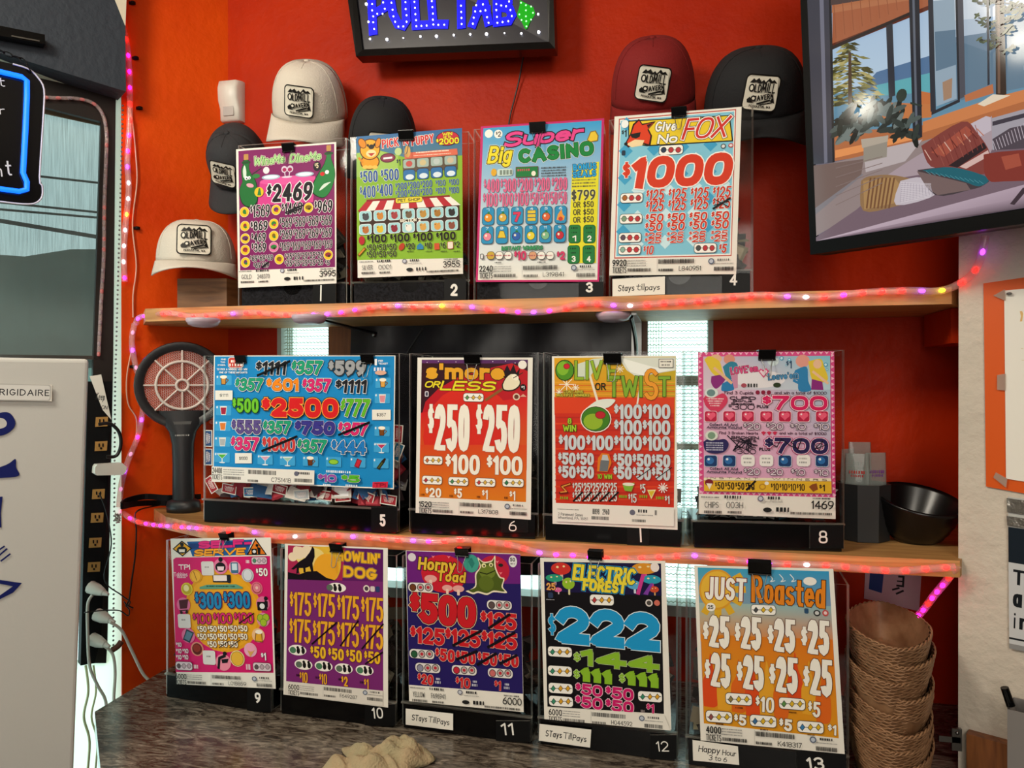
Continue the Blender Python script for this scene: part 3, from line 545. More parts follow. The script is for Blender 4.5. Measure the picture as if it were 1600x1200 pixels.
def art_campfire(s):
    s.G([(76, 68), (740, 68), (728, 958), (60, 925)], ['5a2a6a', '4a2258', 'd8741c', 'd8741c']); s.P([(76, 90), (740, 92), (735, 420), (70, 420)], '35101c')
    s.P([(72, 430), (100, 330), (180, 250), (300, 180), (460, 130), (640, 90), (738, 140), (732, 760), (66, 720)], 'b81722')
    s.G([(70, 400), (736, 300), (728, 958), (60, 925)], ['cc1c20', 'd41f22', 'd9781c', 'd97418'])
    s.E(380, 560, 300, 330, 'd42a1e'); s.G([(66, 600), (732, 600), (728, 958), (60, 925)], ['d4421c', 'd8461c', 'd97a1c', 'd97a1c'])
    s.P([(580, 160), (610, 100), (630, 140), (650, 96), (668, 150), (690, 120), (680, 190), (600, 190)], '1c0c14')
    for a, b in ((110, 85), (180, 78), (290, 82), (520, 80), (600, 76), (660, 88)): s.E(a, b, 3, 3, 'e8d8e8', 6)
    s.T("s'more", 345, 142, 490, 100, 'e2a228', '2a1006', .27, .045, gap=.08)
    s.T([('OR', 146, 222, 96, 42), ('LESS', 368, 232, 345, 62)], 0, 0, 0, 0, 'e8d62a', '28100a', .2, .05, sh=.35)
    s.L([(480, 318), (590, 245)], 16, '8a5a2a'); s.L([(590, 245), (640, 210)], 8, 'c9a070'); s.PS([(576, 225), (600, 180), (640, 150), (690, 190), (692, 230), (650, 262), (590, 262)], '2a1a10'); s.PS([(584, 225), (604, 184), (642, 158), (684, 194), (684, 226), (648, 254), (594, 254)], 'eadfc0'); s.E(660, 178, 24, 18, 'f4ecd6', rot=-.6); s.L([(650, 182), (706, 150)], 5, '402818')
    s.E(706, 100, 27, 27, 'eee8de'); s.E(710, 242, 20, 22, '1a0c10'); s.T('$1', 709, 242, 20, 22, 'eee', wt=.2); s.RR(108, 282, 24, 34, 'cfc8d0', .3); s.RR(108, 282, 14, 22, '445', .3)
    s.E(668, 300, 22, 22, 'e0c8b0'); s.E(668, 300, 14, 14, '6a3a2a'); s.P([(690, 300), (710, 282), (732, 300)], 'd8a088')
    s.T([('$250', 245, 492, 262, 290), ('$250', 552, 498, 276, 296)], 0, 0, 0, 0, 'f2ecdf', '8c1414', .2, .012, gap=.02, mx=.5)
    s.T([('$100', 332, 722, 216, 124), ('$100', 594, 728, 224, 120)], 0, 0, 0, 0, 'f2ecdf', '8a3010', .19, .02, gap=.03)
    s.T([('$20', 150, 898, 98, 60), ('$5', 304, 902, 50, 60), ('$1', 472, 910, 38, 60), ('$1', 644, 918, 38, 60)], 0, 0, 0, 0, 'f2ecdf', '8a3a10', .2, .03)
    for a, b, w, c in ((400, 304, 124, '5a8a4a'), (148, 696, 116, 'c86a3a'), (142, 820, 122, 'b8323a'), (306, 828, 122, '4a8a58'), (474, 834, 124, 'c23a3a'), (648, 836, 130, '2f7a4a')): s.CAPS(a, b, w, 50, (c, 'd9b04a', 'd9b04a'), shape='D')
    for a, b in ((85, 910), (264, 918), (434, 924), (606, 930)): s.MT(a, b, 24, 12, '4a1a0a')
    s.FOOT(402, 998, 700, '1520', 'L317808', sl=.035)

def art_olives(s):
    s.G([(62, 55), (798, 48), (786, 958), (72, 930)], ['e0a41c', 'c2b020', 'c4301c', 'c02a1a']); s.P([(62, 290), (790, 290), (788, 400), (64, 400)], 'd8401c'); s.P([(66, 390), (788, 390), (786, 960), (72, 932)], 'c92e1a')
    for k in range(14):
        b = 410 + 38 * k; s.P([(68, b), (786, b + 2), (786, b + 12), (68, b + 10)], ('b8261a', 'd8421f')[k % 2])
    for k in range(6): s.P([(64, 200 + 18 * k), (792, 200 + 18 * k), (792, 206 + 18 * k), (64, 206 + 18 * k)], ('e8a02a', 'd86a1c')[k % 2])
    s.P([(450, 52), (796, 52), (796, 130), (560, 170), (500, 130)], 'd8dcd0'); s.P([(470, 56), (660, 110), (790, 125), (600, 160), (520, 140)], 'eef0e8'); s.L([(280, 170), (325, 320)], 14, 'e8ddc8'); s.L([(590, 180), (565, 330)], 10, 'e8e0d0'); s.P([(180, 100), (300, 60), (360, 55), (270, 180), (200, 190)], 'd0d8c4')
    for a, b, r in ((138, 215, 44), (460, 122, 22), (192, 236, 20), (92, 262, 20)):
        for q in range(4):
            t = math.pi / 4 * q; s.L([(a - r * math.cos(t), b - r * math.sin(t)), (a + r * math.cos(t), b + r * math.sin(t))], 4, 'f6f0dc')
    s.E(126, 130, 58, 64, '14300c'); s.E(126, 130, 53, 59, '4f8f1e'); s.E(115, 118, 36, 42, '7fb42c'); s.E(138, 106, 20, 18, '8c1420'); s.E(138, 106, 16, 14, 'c8242c')
    s.T([('LIV', 270, 130, 170, 116), ('E', 412, 136, 60, 120)], 0, 0, 0, 0, '8fae2a', '2c4210', .15, .03, gap=.1)
    s.T('OR', 342, 228, 66, 44, '1c2408', wt=.17); s.T('TWI', 492, 228, 208, 128, '7fa82c', '2c4210', .14, .03, gap=.06); s.T('S', 648, 215, 88, 190, 'e8972a', '6a3a08', .12, .02); s.T('T', 728, 228, 70, 122, '7fa82c', '2c4210', .14, .03)
    s.T([('CONTAINS', 178, 260, 120, 18), ('MULTIPLE WINNERS', 176, 280, 198, 18)], 0, 0, 0, 0, 'c8b83a', '2c3a10', .22, .08)
    s.RR(738, 88, 82, 48, 'e8e4d8', .05, '444', 3); s.MT(738, 78, 64, 8, '333'); s.MT(738, 98, 50, 10, '333')
    s.PS([(255, 360), (330, 310), (425, 305), (420, 330), (370, 360)], 'dfe4d8'); s.E(314, 424, 94, 82, 'f0e8d8'); s.E(314, 424, 88, 76, '14280c'); s.E(314, 424, 84, 72, '3f7a1c'); s.E(298, 440, 58, 48, '8fb02a'); s.E(342, 400, 32, 24, '7a101c'); s.E(342, 400, 28, 20, 'b8202a')
    s.T([('8', 156, 436, 24, 34), ('WIN', 156, 480, 80, 40), ('10 WIN', 368, 772, 88, 28)], 0, 0, 0, 0, '9fc42c', '1f3a0c', .2, .07)
    s.T([('$100', 508, 380, 168, 90), ('$100', 680, 380, 168, 90), ('$100', 508, 474, 168, 90), ('$100', 680, 476, 168, 90), ('$100', 170, 566, 160, 90), ('$100', 338, 568, 164, 90), ('$100', 508, 570, 168, 90), ('$100', 680, 572, 168, 90)], 0, 0, 0, 0, 'c9ced2', '5a1410', .2, .02, gap=.02)
    s.T([('$50', 140, 664, 106, 74), ('$50', 250, 666, 106, 74), ('$50', 140, 744, 106, 74), ('$50', 250, 746, 106, 74), ('$50', 476, 672, 112, 78), ('$50', 592, 674, 112, 78), ('$50', 708, 678, 112, 78), ('$50', 476, 750, 112, 78), ('$50', 592, 754, 112, 78), ('$50', 708, 756, 112, 78)], 0, 0, 0, 0, 'c9ced2', '5a1410', .22, .02, gap=.02)
    s.P([(322, 740), (328, 660), (350, 630), (395, 635), (410, 690), (385, 745)], 'd9781c'); s.P([(336, 738), (344, 672), (396, 676), (386, 740)], '6a6e72'); s.P([(348, 672), (356, 640), (384, 642), (394, 676)], 'b9bdc0')
    s.T([('$25', 200 + 54 * k, 836, 52, 54) for k in range(5)] + [('$25', 200 + 54 * k, 894, 52, 54) for k in range(5)] + [('$5', 598, 844, 32, 56), ('$15', 536, 902, 50, 54), ('$1', 746, 912, 30, 50)], 0, 0, 0, 0, 'd8d8d4', '5a1410', .2, .03)
    for k in range(5): s.L([(182 + 54 * k, 918), (232 + 54 * k, 868)], 11, '140c0c')
    s.L([(566, 780), (655, 718)], 5, '120c0c'); s.L([(680, 784), (772, 718)], 5, '120c0c')
    s.L([(100, 870), (140, 865), (108, 830), (160, 815)], 14, '6a1c10'); s.L([(104, 866), (138, 862), (110, 832), (158, 816)], 7, 'd8923a')
    s.P([(475, 815), (550, 808), (530, 862), (490, 858)], '7fae3a'); s.E(512, 818, 36, 10, 'e8e0d0'); s.P([(625, 852), (678, 850), (650, 908)], 'e8dca0'); s.P([(632, 860), (670, 858), (650, 896)], 'd8b82c')
    for q in range(5):
        t = math.pi / 5 * q; s.L([(720 - 28 * math.cos(t), 840 - 28 * math.sin(t)), (720 + 28 * math.cos(t), 840 + 28 * math.sin(t))], 6, 'e8e0d8')
    for a, b in ((125, 900), (480, 892), (604, 892), (704, 900)): s.MT(a, b, 50, 16, '7fae2a')
    s.P([(76, 936), (786, 962), (786, 1072), (74, 1042)], 'e6e3da')
    s.T([('2 Paramount Games', 162, 1000, 150, 18), ('Wheatland, PA, 16161', 176, 1022, 180, 17)], 0, 0, 0, 0, '333', None, .12); s.T([('8898', 316, 982, 42, 34), ('2960', 376, 984, 42, 34)], 0, 0, 0, 0, '222', None, .16)
    s.MT(150, 970, 130, 5, '555'); s.BC(342, 1022, 106, 20); s.E(536, 988, 17, 17, '667'); s.MT(600, 980, 60, 18, '333'); s.MT(610, 1005, 100, 5, '666'); s.BC(576, 1038, 84, 16); s.MT(678, 990, 14, 30, '555')

def art_hearts(s):
    s.P([(75, 38), (848, 32), (856, 862), (82, 842)], 'd64a86')
    for k in range(24):
        for (x0, y0, x1, y1) in ((90, 46, 838, 40), (98, 834, 848, 852)):
            a = x0 + (x1 - x0) * k / 23; b = y0 + (y1 - y0) * k / 23; s.P([(a - 12, b - 7), (a, b - 3), (a + 12, b - 7), (a, b + 10)], 'f0b8cc')
    for k in range(25):
        for (x0, y0, x1, y1) in ((87, 60, 93, 830), (838, 55, 846, 845)):
            a = x0 + (x1 - x0) * k / 24; b = y0 + (y1 - y0) * k / 24; s.P([(a - 8, b - 10), (a + 9, b), (a - 8, b + 10)], 'f0b8cc')
    s.G([(104, 62), (824, 58), (830, 842), (108, 826)], ['dcb8cc', '8fc4d4', 'd8a0c0', 'd8a0c0']); s.G([(104, 62), (824, 58), (826, 250), (106, 250)], ['d0b4c8', '7fc0d4', 'b8d0dc', 'd8c8d4']); s.E(420, 190, 150, 50, 'e4dfe4')
    # two hugging couples
    s.E(176, 76, 34, 26, 'e2b48c'); s.PS([(110, 80), (140, 60), (196, 90), (215, 150), (240, 195), (190, 180), (150, 150)], 'e0c23a'); s.PS([(150, 175), (215, 165), (232, 190), (180, 245), (150, 215)], '8a2a7a'); s.E(252, 78, 32, 28, 'd8907a'); s.PS([(215, 120), (260, 90), (300, 110), (282, 180), (240, 190)], '2f7f9a'); s.PS([(212, 215), (270, 195), (278, 250), (210, 258)], '2a7ab0'); s.L([(170, 130), (262, 210)], 16, 'e2b48c'); s.P([(252, 140), (300, 150), (300, 240), (280, 245)], 'c88aa8')
    s.E(668, 88, 40, 36, 'e09a8c'); s.PS([(625, 140), (690, 120), (700, 200), (715, 255), (648, 258), (640, 200), (610, 190)], '2f7fb4'); s.PS([(700, 90), (770, 76), (790, 120), (812, 190), (770, 210), (720, 190)], 'e0c23a'); s.E(752, 105, 24, 26, 'e8bc98'); s.P([(720, 190), (780, 205), (786, 252), (716, 250)], '8a2a7a'); s.L([(730, 150), (808, 212)], 15, 'e8bc98'); s.L([(620, 200), (640, 210)], 14, '2f7fb4')
    s.T([("LOVE'em", 336, 136, 156, 42)], 0, 0, 0, 0, 'd84a80', '3a1428', .22, .06, rot=.14, oc2='f0d8e4', ow2=.1); s.T([("Leave'em", 556, 172, 170, 38)], 0, 0, 0, 0, '4a8ab8', '14203a', .2, .06, rot=.08, oc2='e0e8f0', ow2=.1)
    s.P([(415, 145), (430, 130), (444, 140), (460, 128), (478, 145), (446, 184)], 'd84a80'); s.P([(424, 148), (432, 138), (444, 148), (458, 136), (468, 148), (446, 174)], 'f0d8e0'); s.E(500, 90, 32, 26, 'c8d8dc')
    for a, b, r in ((548, 72, 12), (592, 80, 9), (798, 108, 12), (806, 136, 7), (575, 110, 6)): s.E(a, b, r, r, '3f9fc4'); s.E(a, b, r * .6, r * .6, 'c8e4ec')
    s.T('$1', 590, 108, 34, 44, '2a4a6a', wt=.14); s.MT(388, 226, 66, 20, '333'); s.E(334, 226, 16, 12, 'a84a5a'); s.E(522, 224, 22, 14, '2c3a22')
    s.T([('Find 3 Cupids', 306, 268, 166, 18), ('and win a total of $1000', 655, 268, 296, 17), ('Find 3 Broken Hearts', 304, 496, 222, 17), ('and win a total of $1000', 668, 498, 268, 16)], 0, 0, 0, 0, '4a2238', None, .16, sd=False)
    for k in range(3): s.E(412 + 32 * k, 266, 12, 12, '8a1c3c'); s.P([(432 + 32 * k, 492), (446 + 32 * k, 486), (460 + 32 * k, 492), (446 + 32 * k, 510)], 'c8284e')
    s.PS([(104, 300), (130, 275), (170, 290), (215, 270), (242, 300), (230, 340), (175, 382), (120, 345)], 'd03a5c'); s.E(150, 268, 38, 28, 'd8e0dc'); s.E(148, 268, 24, 20, '6a8a8a')
    for k in range(4): s.MT(172, 302 + 13 * k, 98 - 14 * k, 7, 'f0d8dc')
    s.T([('CUPID', 328, 298, 150, 20), ('Bonus', 326, 314, 110, 15), ('Section', 326, 330, 132, 15)], 0, 0, 0, 0, '2a1a28', None, .24); s.T('$300', 320, 348, 150, 32, '2a1a28', wt=.14); s.T([('PLUS', 440, 346, 66, 18), ('PLUS', 452, 588, 64, 18)], 0, 0, 0, 0, '2a1a28', None, .24)
    s.T('$700', 622, 326, 370, 84, 'd41f5c', 'f4e0ea', .24, .04, oc2='8a1440', ow2=.075, gap=.06)
    for k in range(7):
        a = 146 + 105 * k; s.RR(a, 402, 68, 58, 'b81f44', .2, 'f0c8d4', 3); s.E(a - 10, 394, 15, 15, 'e85a78'); s.E(a + 12, 394, 15, 15, 'e85a78'); s.P([(a - 24, 398), (a + 26, 398), (a, 424)], 'e85a78'); s.E(a - 12, 390, 5, 5, 'fbe4ea')
        a = 146 + 105 * k
        if k in (2, 3, 5): s.RR(a, 652, 78, 66, 'ece8e4', .3); s.MT(a, 640, 50, 9, '888'); s.MT(a, 662, 46, 9, '888')
        else: s.RR(a, 654, 70, 62, '1a3a6a', .2, 'b8c8d8', 3); s.E(a - 4, 652, 22, 20, '2f6aa8'); s.E(a - 12, 644, 7, 7, 'd8e8f4')
    s.T([('Collect All And', 218, 448, 160, 15), ('Amounts Found', 222, 464, 200, 15), ('Collect All And', 220, 698, 160, 15), ('Amounts Found', 222, 716, 200, 15)], 0, 0, 0, 0, '3a2038', 'c8a8c0', .22, .06)
    s.T([('$20', 378, 458, 94, 36), ('$20', 508, 458, 94, 36), ('$10', 640, 460, 86, 36), ('$10', 772, 460, 84, 36), ('$20', 378, 714, 90, 36), ('$20', 508, 716, 90, 36), ('$10', 640, 718, 78, 36), ('$10', 772, 720, 80, 36)], 0, 0, 0, 0, 'ead8e4', '2a1a28', .13, .07)
    s.PS([(104, 545), (140, 525), (180, 535), (225, 530), (248, 560), (225, 600), (170, 612), (115, 595)], '2a2458'); s.E(150, 510, 36, 28, 'd8dcd0'); s.E(150, 510, 22, 20, '7a9a80')
    for k in range(4): s.MT(168, 552 + 13 * k, 98, 7, 'c8c8dc')
    s.T([('BROKEN', 340, 522, 156, 18), ('HEARTS', 340, 540, 130, 16), ('Section', 340, 576, 120, 16)], 0, 0, 0, 0, '2a1a28', None, .24); s.T('$300', 338, 600, 128, 28, '2a1a28', wt=.14)
    s.T('$700', 630, 568, 360, 90, '2a2050', 'f0d0e0', .24, .035, oc2='b0286a', ow2=.075, gap=.06)
    rs = random.Random(3)
    pts = [(240, 510)] + [(rs.uniform(270, 410), rs.uniform(525, 610)) for k in range(14)]; s.L(pts, 6, '181020')
    s.L([(470, 545), (520, 575), (545, 530), (600, 570), (640, 585), (660, 530), (600, 545), (650, 600)], 5, '181020'); s.L([(720, 540), (760, 595), (780, 540), (730, 590), (805, 560)], 4, '181020')
    s.P([(106, 748), (826, 752), (828, 768), (106, 762)], 'e8dfc0'); s.T([('INSTANT', 268, 752, 290, 12), ('WINNERS', 648, 758, 310, 12)], 0, 0, 0, 0, '4a2a2a', None, .2, gap=1.6)
    s.P([(106, 764), (828, 770), (830, 838), (108, 824)], 'e0b02c'); s.T([('$50', 196 + 57 * k, 794 + k, 52, 42) for k in range(4)] + [('$10', 508 + 49 * k, 800 + k, 45, 40) for k in range(4)] + [('$1', 776, 806, 34, 38)], 0, 0, 0, 0, '2a1810', None, .17)
    s.E(136, 776, 24, 20, '7a1f2a'); s.P([(120, 780), (154, 782), (138, 815)], 'f0e4d0'); s.E(438, 800, 20, 18, 'b8862a'); s.E(438, 800, 13, 11, 'e0b02c'); s.E(462, 780, 12, 10, 'e8e8e0'); s.P([(700, 800), (720, 785), (745, 780), (752, 815), (725, 828)], '8a4a20'); s.L([(350, 815), (396, 770)], 12, '181010'); s.L([(352, 780), (392, 812)], 6, '181010')
    s.FOOT2(466, 910, 770, 'CHIPS', '003H', '1469', .012)

def art_selfserve(s):
    s.P([(88, 165), (105, 152), (725, 142), (748, 910), (105, 905)], 'cf1a68'); s.E(415, 500, 250, 275, 'e09a1c'); s.E(415, 500, 228, 256, 'e6a522')
    s.P([(178, 48), (612, 34), (572, 135), (215, 145)], '1f5a9a'); s.P([(190, 60), (600, 46), (588, 80), (200, 96)], '1a3a78')
    s.T([('SELF-', 425, 62, 350, 50)], 0, 0, 0, 0, 'd82a7a', '401040', .3, .04, sh=.1, rot=.02); s.T([('SERVE', 392, 116, 340, 46)], 0, 0, 0, 0, 'f0a02a', '3a1c08', .26, .05, sh=.3, rot=.02)
    s.P([(84, 95), (145, 40), (212, 92), (150, 145)], '111'); s.P([(94, 95), (146, 50), (202, 92), (150, 136)], 'e6a81c'); s.E(146, 66, 13, 13, '111'); s.E(146, 102, 34, 24, '111'); s.P([(126, 98), (166, 98), (164, 116), (128, 116)], 'e8e0d0')
    s.P([(570, 136), (630, 24), (706, 134)], '111'); s.P([(584, 130), (630, 38), (694, 128)], 'e07a1c'); s.RR(622, 112, 36, 36, '111', .1); s.E(622, 112, 11, 11, 'ddd'); s.E(640, 72, 10, 10, '111'); s.P([(640, 82), (664, 88), (662, 130), (646, 128)], '111')
    s.T('TPI', 162, 214, 76, 34, 'f0e4e4', wt=.2); s.T('Tabbies', 138, 262, 90, 28, 'f0d0dc', wt=.14); s.MT(145, 282, 60, 8, 'f0d0dc')
    s.T('$50', 672, 248, 76, 52, 'f4f0ec', '3a0c24', .2, .05); s.MT(580, 178, 24, 20, 'f4e0e8'); s.CAPS(655, 172, 100, 46, ('4a8a6a', 'c0a8b8', 'c0a8b8'), 'd8c0cc')
    for a, b, r, c in ((238, 274, 40, 'e0a92c'), (180, 358, 38, 'd8c83a'), (640, 352, 38, 'd86a84'), (580, 268, 40, 'c8ccd4'), (682, 560, 42, 'd88aa8'), (650, 662, 42, 'e8b888'), (598, 758, 42, 'e2a8c0'), (512, 815, 48, 'e8d8a0'), (248, 752, 42, 'd88a78'), (158, 462, 44, 'd8709a'), (190, 664, 44, 'd8709a'), (680, 455, 44, 'd8709a'), (402, 210, 46, 'e07aa0'), (495, 218, 40, 'e8a0b8'), (420, 840, 50, 'e88aa0')): s.E(a, b, r, r * 1.1, c)
    s.E(238, 274, 34, 40, 'c8741c'); s.E(238, 274, 31, 37, 'e8b03a'); s.L([(225, 245), (245, 300)], 4, '7a3a0c'); s.E(180, 358, 30, 34, 'b8a428'); s.E(176, 352, 18, 22, 'e8e0a0'); s.E(640, 352, 30, 34, '8a3a20'); s.E(640, 350, 26, 30, 'd87a8a'); s.E(640, 350, 9, 10, 'e8c0b0'); s.E(580, 268, 32, 40, '8a909a'); s.E(580, 266, 28, 36, 'd4d8de')
    for a, b in ((664, 548), (700, 545), (684, 578)): s.E(a, b, 23, 26, '5a7a1c'); s.E(a, b, 19, 22, '9fb82c')
    s.P([(632, 640), (674, 636), (680, 708), (626, 702)], '8a5a14'); s.P([(637, 655), (668, 652), (674, 702), (632, 696)], 'e0a42c'); s.E(654, 640, 24, 14, 'f2e8d8'); s.P([(572, 745), (628, 758), (598, 805)], 'd8a05a'); s.E(600, 742, 30, 26, 'e8a0b8'); s.E(512, 815, 42, 48, 'a87a14'); s.E(512, 815, 38, 44, 'e2b03a'); s.E(248, 752, 32, 38, '5a1c14'); s.E(246, 746, 24, 26, '8a2c20')
    s.P([(128, 432), (190, 424), (182, 485), (136, 488)], '4a1420'); s.L([(135, 500), (185, 496)], 6, '301018'); s.E(145, 512, 9, 10, '201014'); s.E(180, 510, 9, 10, '201014'); s.P([(178, 620), (228, 645), (200, 712), (155, 690)], '2a3a4a'); s.P([(182, 632), (218, 650), (196, 700), (164, 682)], '5a7a90')
    s.E(402, 164, 14, 16, '141014'); s.E(402, 214, 34, 32, '141014'); s.P([(380, 210), (426, 210), (422, 236), (384, 236)], 'e8d0d8'); s.RR(494, 218, 48, 70, '3a6a8a', .1); s.RR(494, 212, 34, 44, 'c8dce4', .1); s.RR(676, 470, 64, 56, '181418', .1); s.E(676, 470, 17, 18, 'ddd'); s.E(700, 420, 13, 14, '181418'); s.P([(690, 432), (712, 438), (714, 480), (700, 470)], '181418'); s.E(430, 782, 13, 14, '141014'); s.L([(428, 798), (395, 812), (390, 872)], 16, '141014'); s.P([(408, 820), (456, 815), (448, 842), (414, 845)], '141014')
    s.RR(410, 288, 118, 50, '1c1c24', .1); s.RR(400, 286, 88, 38, 'e8dcd8', .1); s.RR(458, 296, 18, 44, '1c1c24', .1); s.P([(265, 345), (310, 330), (505, 326), (548, 345), (548, 355), (265, 358)], '5a9a80'); s.MT(406, 340, 190, 10, '1c3a30')
    for a, b in ((318, 222), (164, 568), (328, 808)): s.RR(a, b, 82, 92, 'd8d4d2', .15); s.MT(a - 4, b - 8, 28, 9, '444')
    s.T([('$300', 322, 434, 172, 106), ('$300', 510, 430, 174, 106)], 0, 0, 0, 0, '1f7fb4', '2a1430', .19, .07, oc2='b03a78', ow2=.09, gap=.03)
    s.T([('$100', 282, 552, 122, 70), ('$100', 418, 550, 124, 70), ('$100', 556, 548, 128, 70)], 0, 0, 0, 0, 'd0286a', '4a1030', .17, .06, gap=.03)
    s.T([('$50', 282 + 67 * k, 620 - k, 60, 40) for k in range(5)] + [('$50', 282 + 67 * k, 670, 60, 40) for k in range(5)] + [('$50', 348, 720, 60, 40), ('$50', 418, 718, 60, 40), ('$50', 486, 720, 60, 40)], 0, 0, 0, 0, 'f2ead0', '5a2030', .19, .07)
    s.L([(525, 582), (622, 518)], 6, '141010'); s.L([(395, 742), (458, 700)], 5, '141010'); s.L([(465, 742), (530, 692)], 5, '141010')
    s.T([('$10', 130, 722, 36, 30), ('$10', 130, 764, 36, 30), ('$10', 174, 764, 38, 30), ('$10', 130, 804, 36, 30), ('$10', 174, 804, 38, 30)], 0, 0, 0, 0, 'f0dce4', '5a1030', .18, .05); s.T('$1', 688, 800, 34, 50, 'f0e8ec', '3a1040', .22, .06)
    s.CAPS(165, 862, 108, 52, ('5a4a50', 'b8a0aa', 'b8a0aa'), 'd8c8d0'); s.CAPS(678, 868, 116, 52, ('5a4a50', 'b8a0aa', 'b8a0aa'), 'd8c8d0'); s.MT(246, 866, 30, 24, 'e8d8e0'); s.MT(590, 868, 32, 36, 'e8d8e0')
    s.FOOT(430, 958, 660, '6000', 'L018859', sl=.04)

def art_wolf(s):
    s.P([(60, 50), (656, 76), (656, 1052), (48, 975)], '76286e'); s.P([(60, 48), (656, 74), (656, 275), (58, 262)], '5a1a5e'); s.P([(60, 48), (420, 62), (400, 268), (58, 258)], 'a82650')
    s.EC(258, 165, 134, 150, 'e0b43a', 56, 264); s.EC(200, 120, 90, 60, 'e8d080', 62, 264); s.EC(300, 190, 80, 90, 'e8a42a', 60, 264)
    for a, b, r in ((115, 75, 22), (90, 120, 28), (130, 95, 40), (180, 90, 40)): s.E(a, b, r, r, 'ead6b8')
    s.P([(60, 215), (130, 230), (180, 212), (240, 208), (300, 250), (370, 270), (60, 260)], '140c14')
    s.P([(80, 196), (130, 150), (170, 125), (196, 92), (214, 54), (226, 72), (228, 120), (214, 160), (220, 212), (206, 214), (196, 180), (170, 190), (172, 216), (158, 218), (156, 190), (130, 190), (128, 222), (112, 226), (116, 188), (95, 200)], '140c14')
    s.T([("HOWLIN'", 500, 122, 270, 66), ('DOG', 510, 220, 206, 72)], 0, 0, 0, 0, 'e8b22a', '4a1010', .25, .035, gap=.04, rot=-.03, oc2='f0d88a', ow2=.05)
    s.E(366, 312, 58, 30, 'f2ece4')
    for a, b in ((350, 312), (120, 702), (158, 792), (284, 802), (410, 818), (540, 828)): 
        if b > 400: s.E(a, b, 56, 33, 'f2ece4')
        s.E(a - 28, b, 20, 20, ('4a7a5a', '8a6a4a', '5a6a5a', '7a8a4a')[int(a) % 4]); s.E(a + 6, b + 4, 11, 19, '161214'); s.E(a + 36, b + 6, 11, 19, '161214'); s.E(a + 2, b - 16, 8, 9, '161214'); s.E(a + 32, b - 14, 8, 9, '161214')
    s.E(552, 318, 20, 22, 'e8dcd0'); s.E(552, 318, 12, 14, '4a3a4a'); s.RR(590, 320, 28, 34, 'd8c8c8', .3); s.RR(622, 322, 26, 36, '2a3a6a', .3)
    its = [('$175', 140, 414, 134, 146), ('$175', 288, 422, 136, 146), ('$175', 438, 436, 138, 148), ('$175', 588, 448, 138, 150), ('$175', 138, 582, 134, 148), ('$175', 286, 596, 138, 148), ('$175', 436, 606, 138, 150), ('$175', 586, 620, 140, 152)]
    s.T(its, 0, 0, 0, 0, 'e6a62a', '4a1014', .21, .03, gap=.015)
    s.T([('$50', 250, 716, 96, 74), ('$50', 362, 728, 98, 74), ('$50', 474, 738, 98, 76), ('$50', 588, 748, 100, 76)], 0, 0, 0, 0, 'e6b42a', '4a1014', .24, .04)
    s.T([('$10', 160, 872, 50, 66), ('$10', 282, 882, 48, 66), ('$2', 416, 896, 40, 62), ('$1', 552, 912, 30, 64)], 0, 0, 0, 0, 'e6a62a', '3a0c1c', .22, .05)
    for a, b in ((126, 858), (244, 872), (388, 884), (522, 902)): s.MT(a, b, 22, 14, '2a0c24')
    for q in (((214, 662), (366, 530)), ((392, 672), (500, 520)), ((525, 692), (656, 540)), ((548, 786), (652, 716))): s.L(q, 9, '180c10')
    s.P([(52, 895), (656, 955), (656, 1052), (40, 978)], 'dcd6cc')
    s.FOOT(362, 970, 610, '6000', 'F649287', sl=.085)

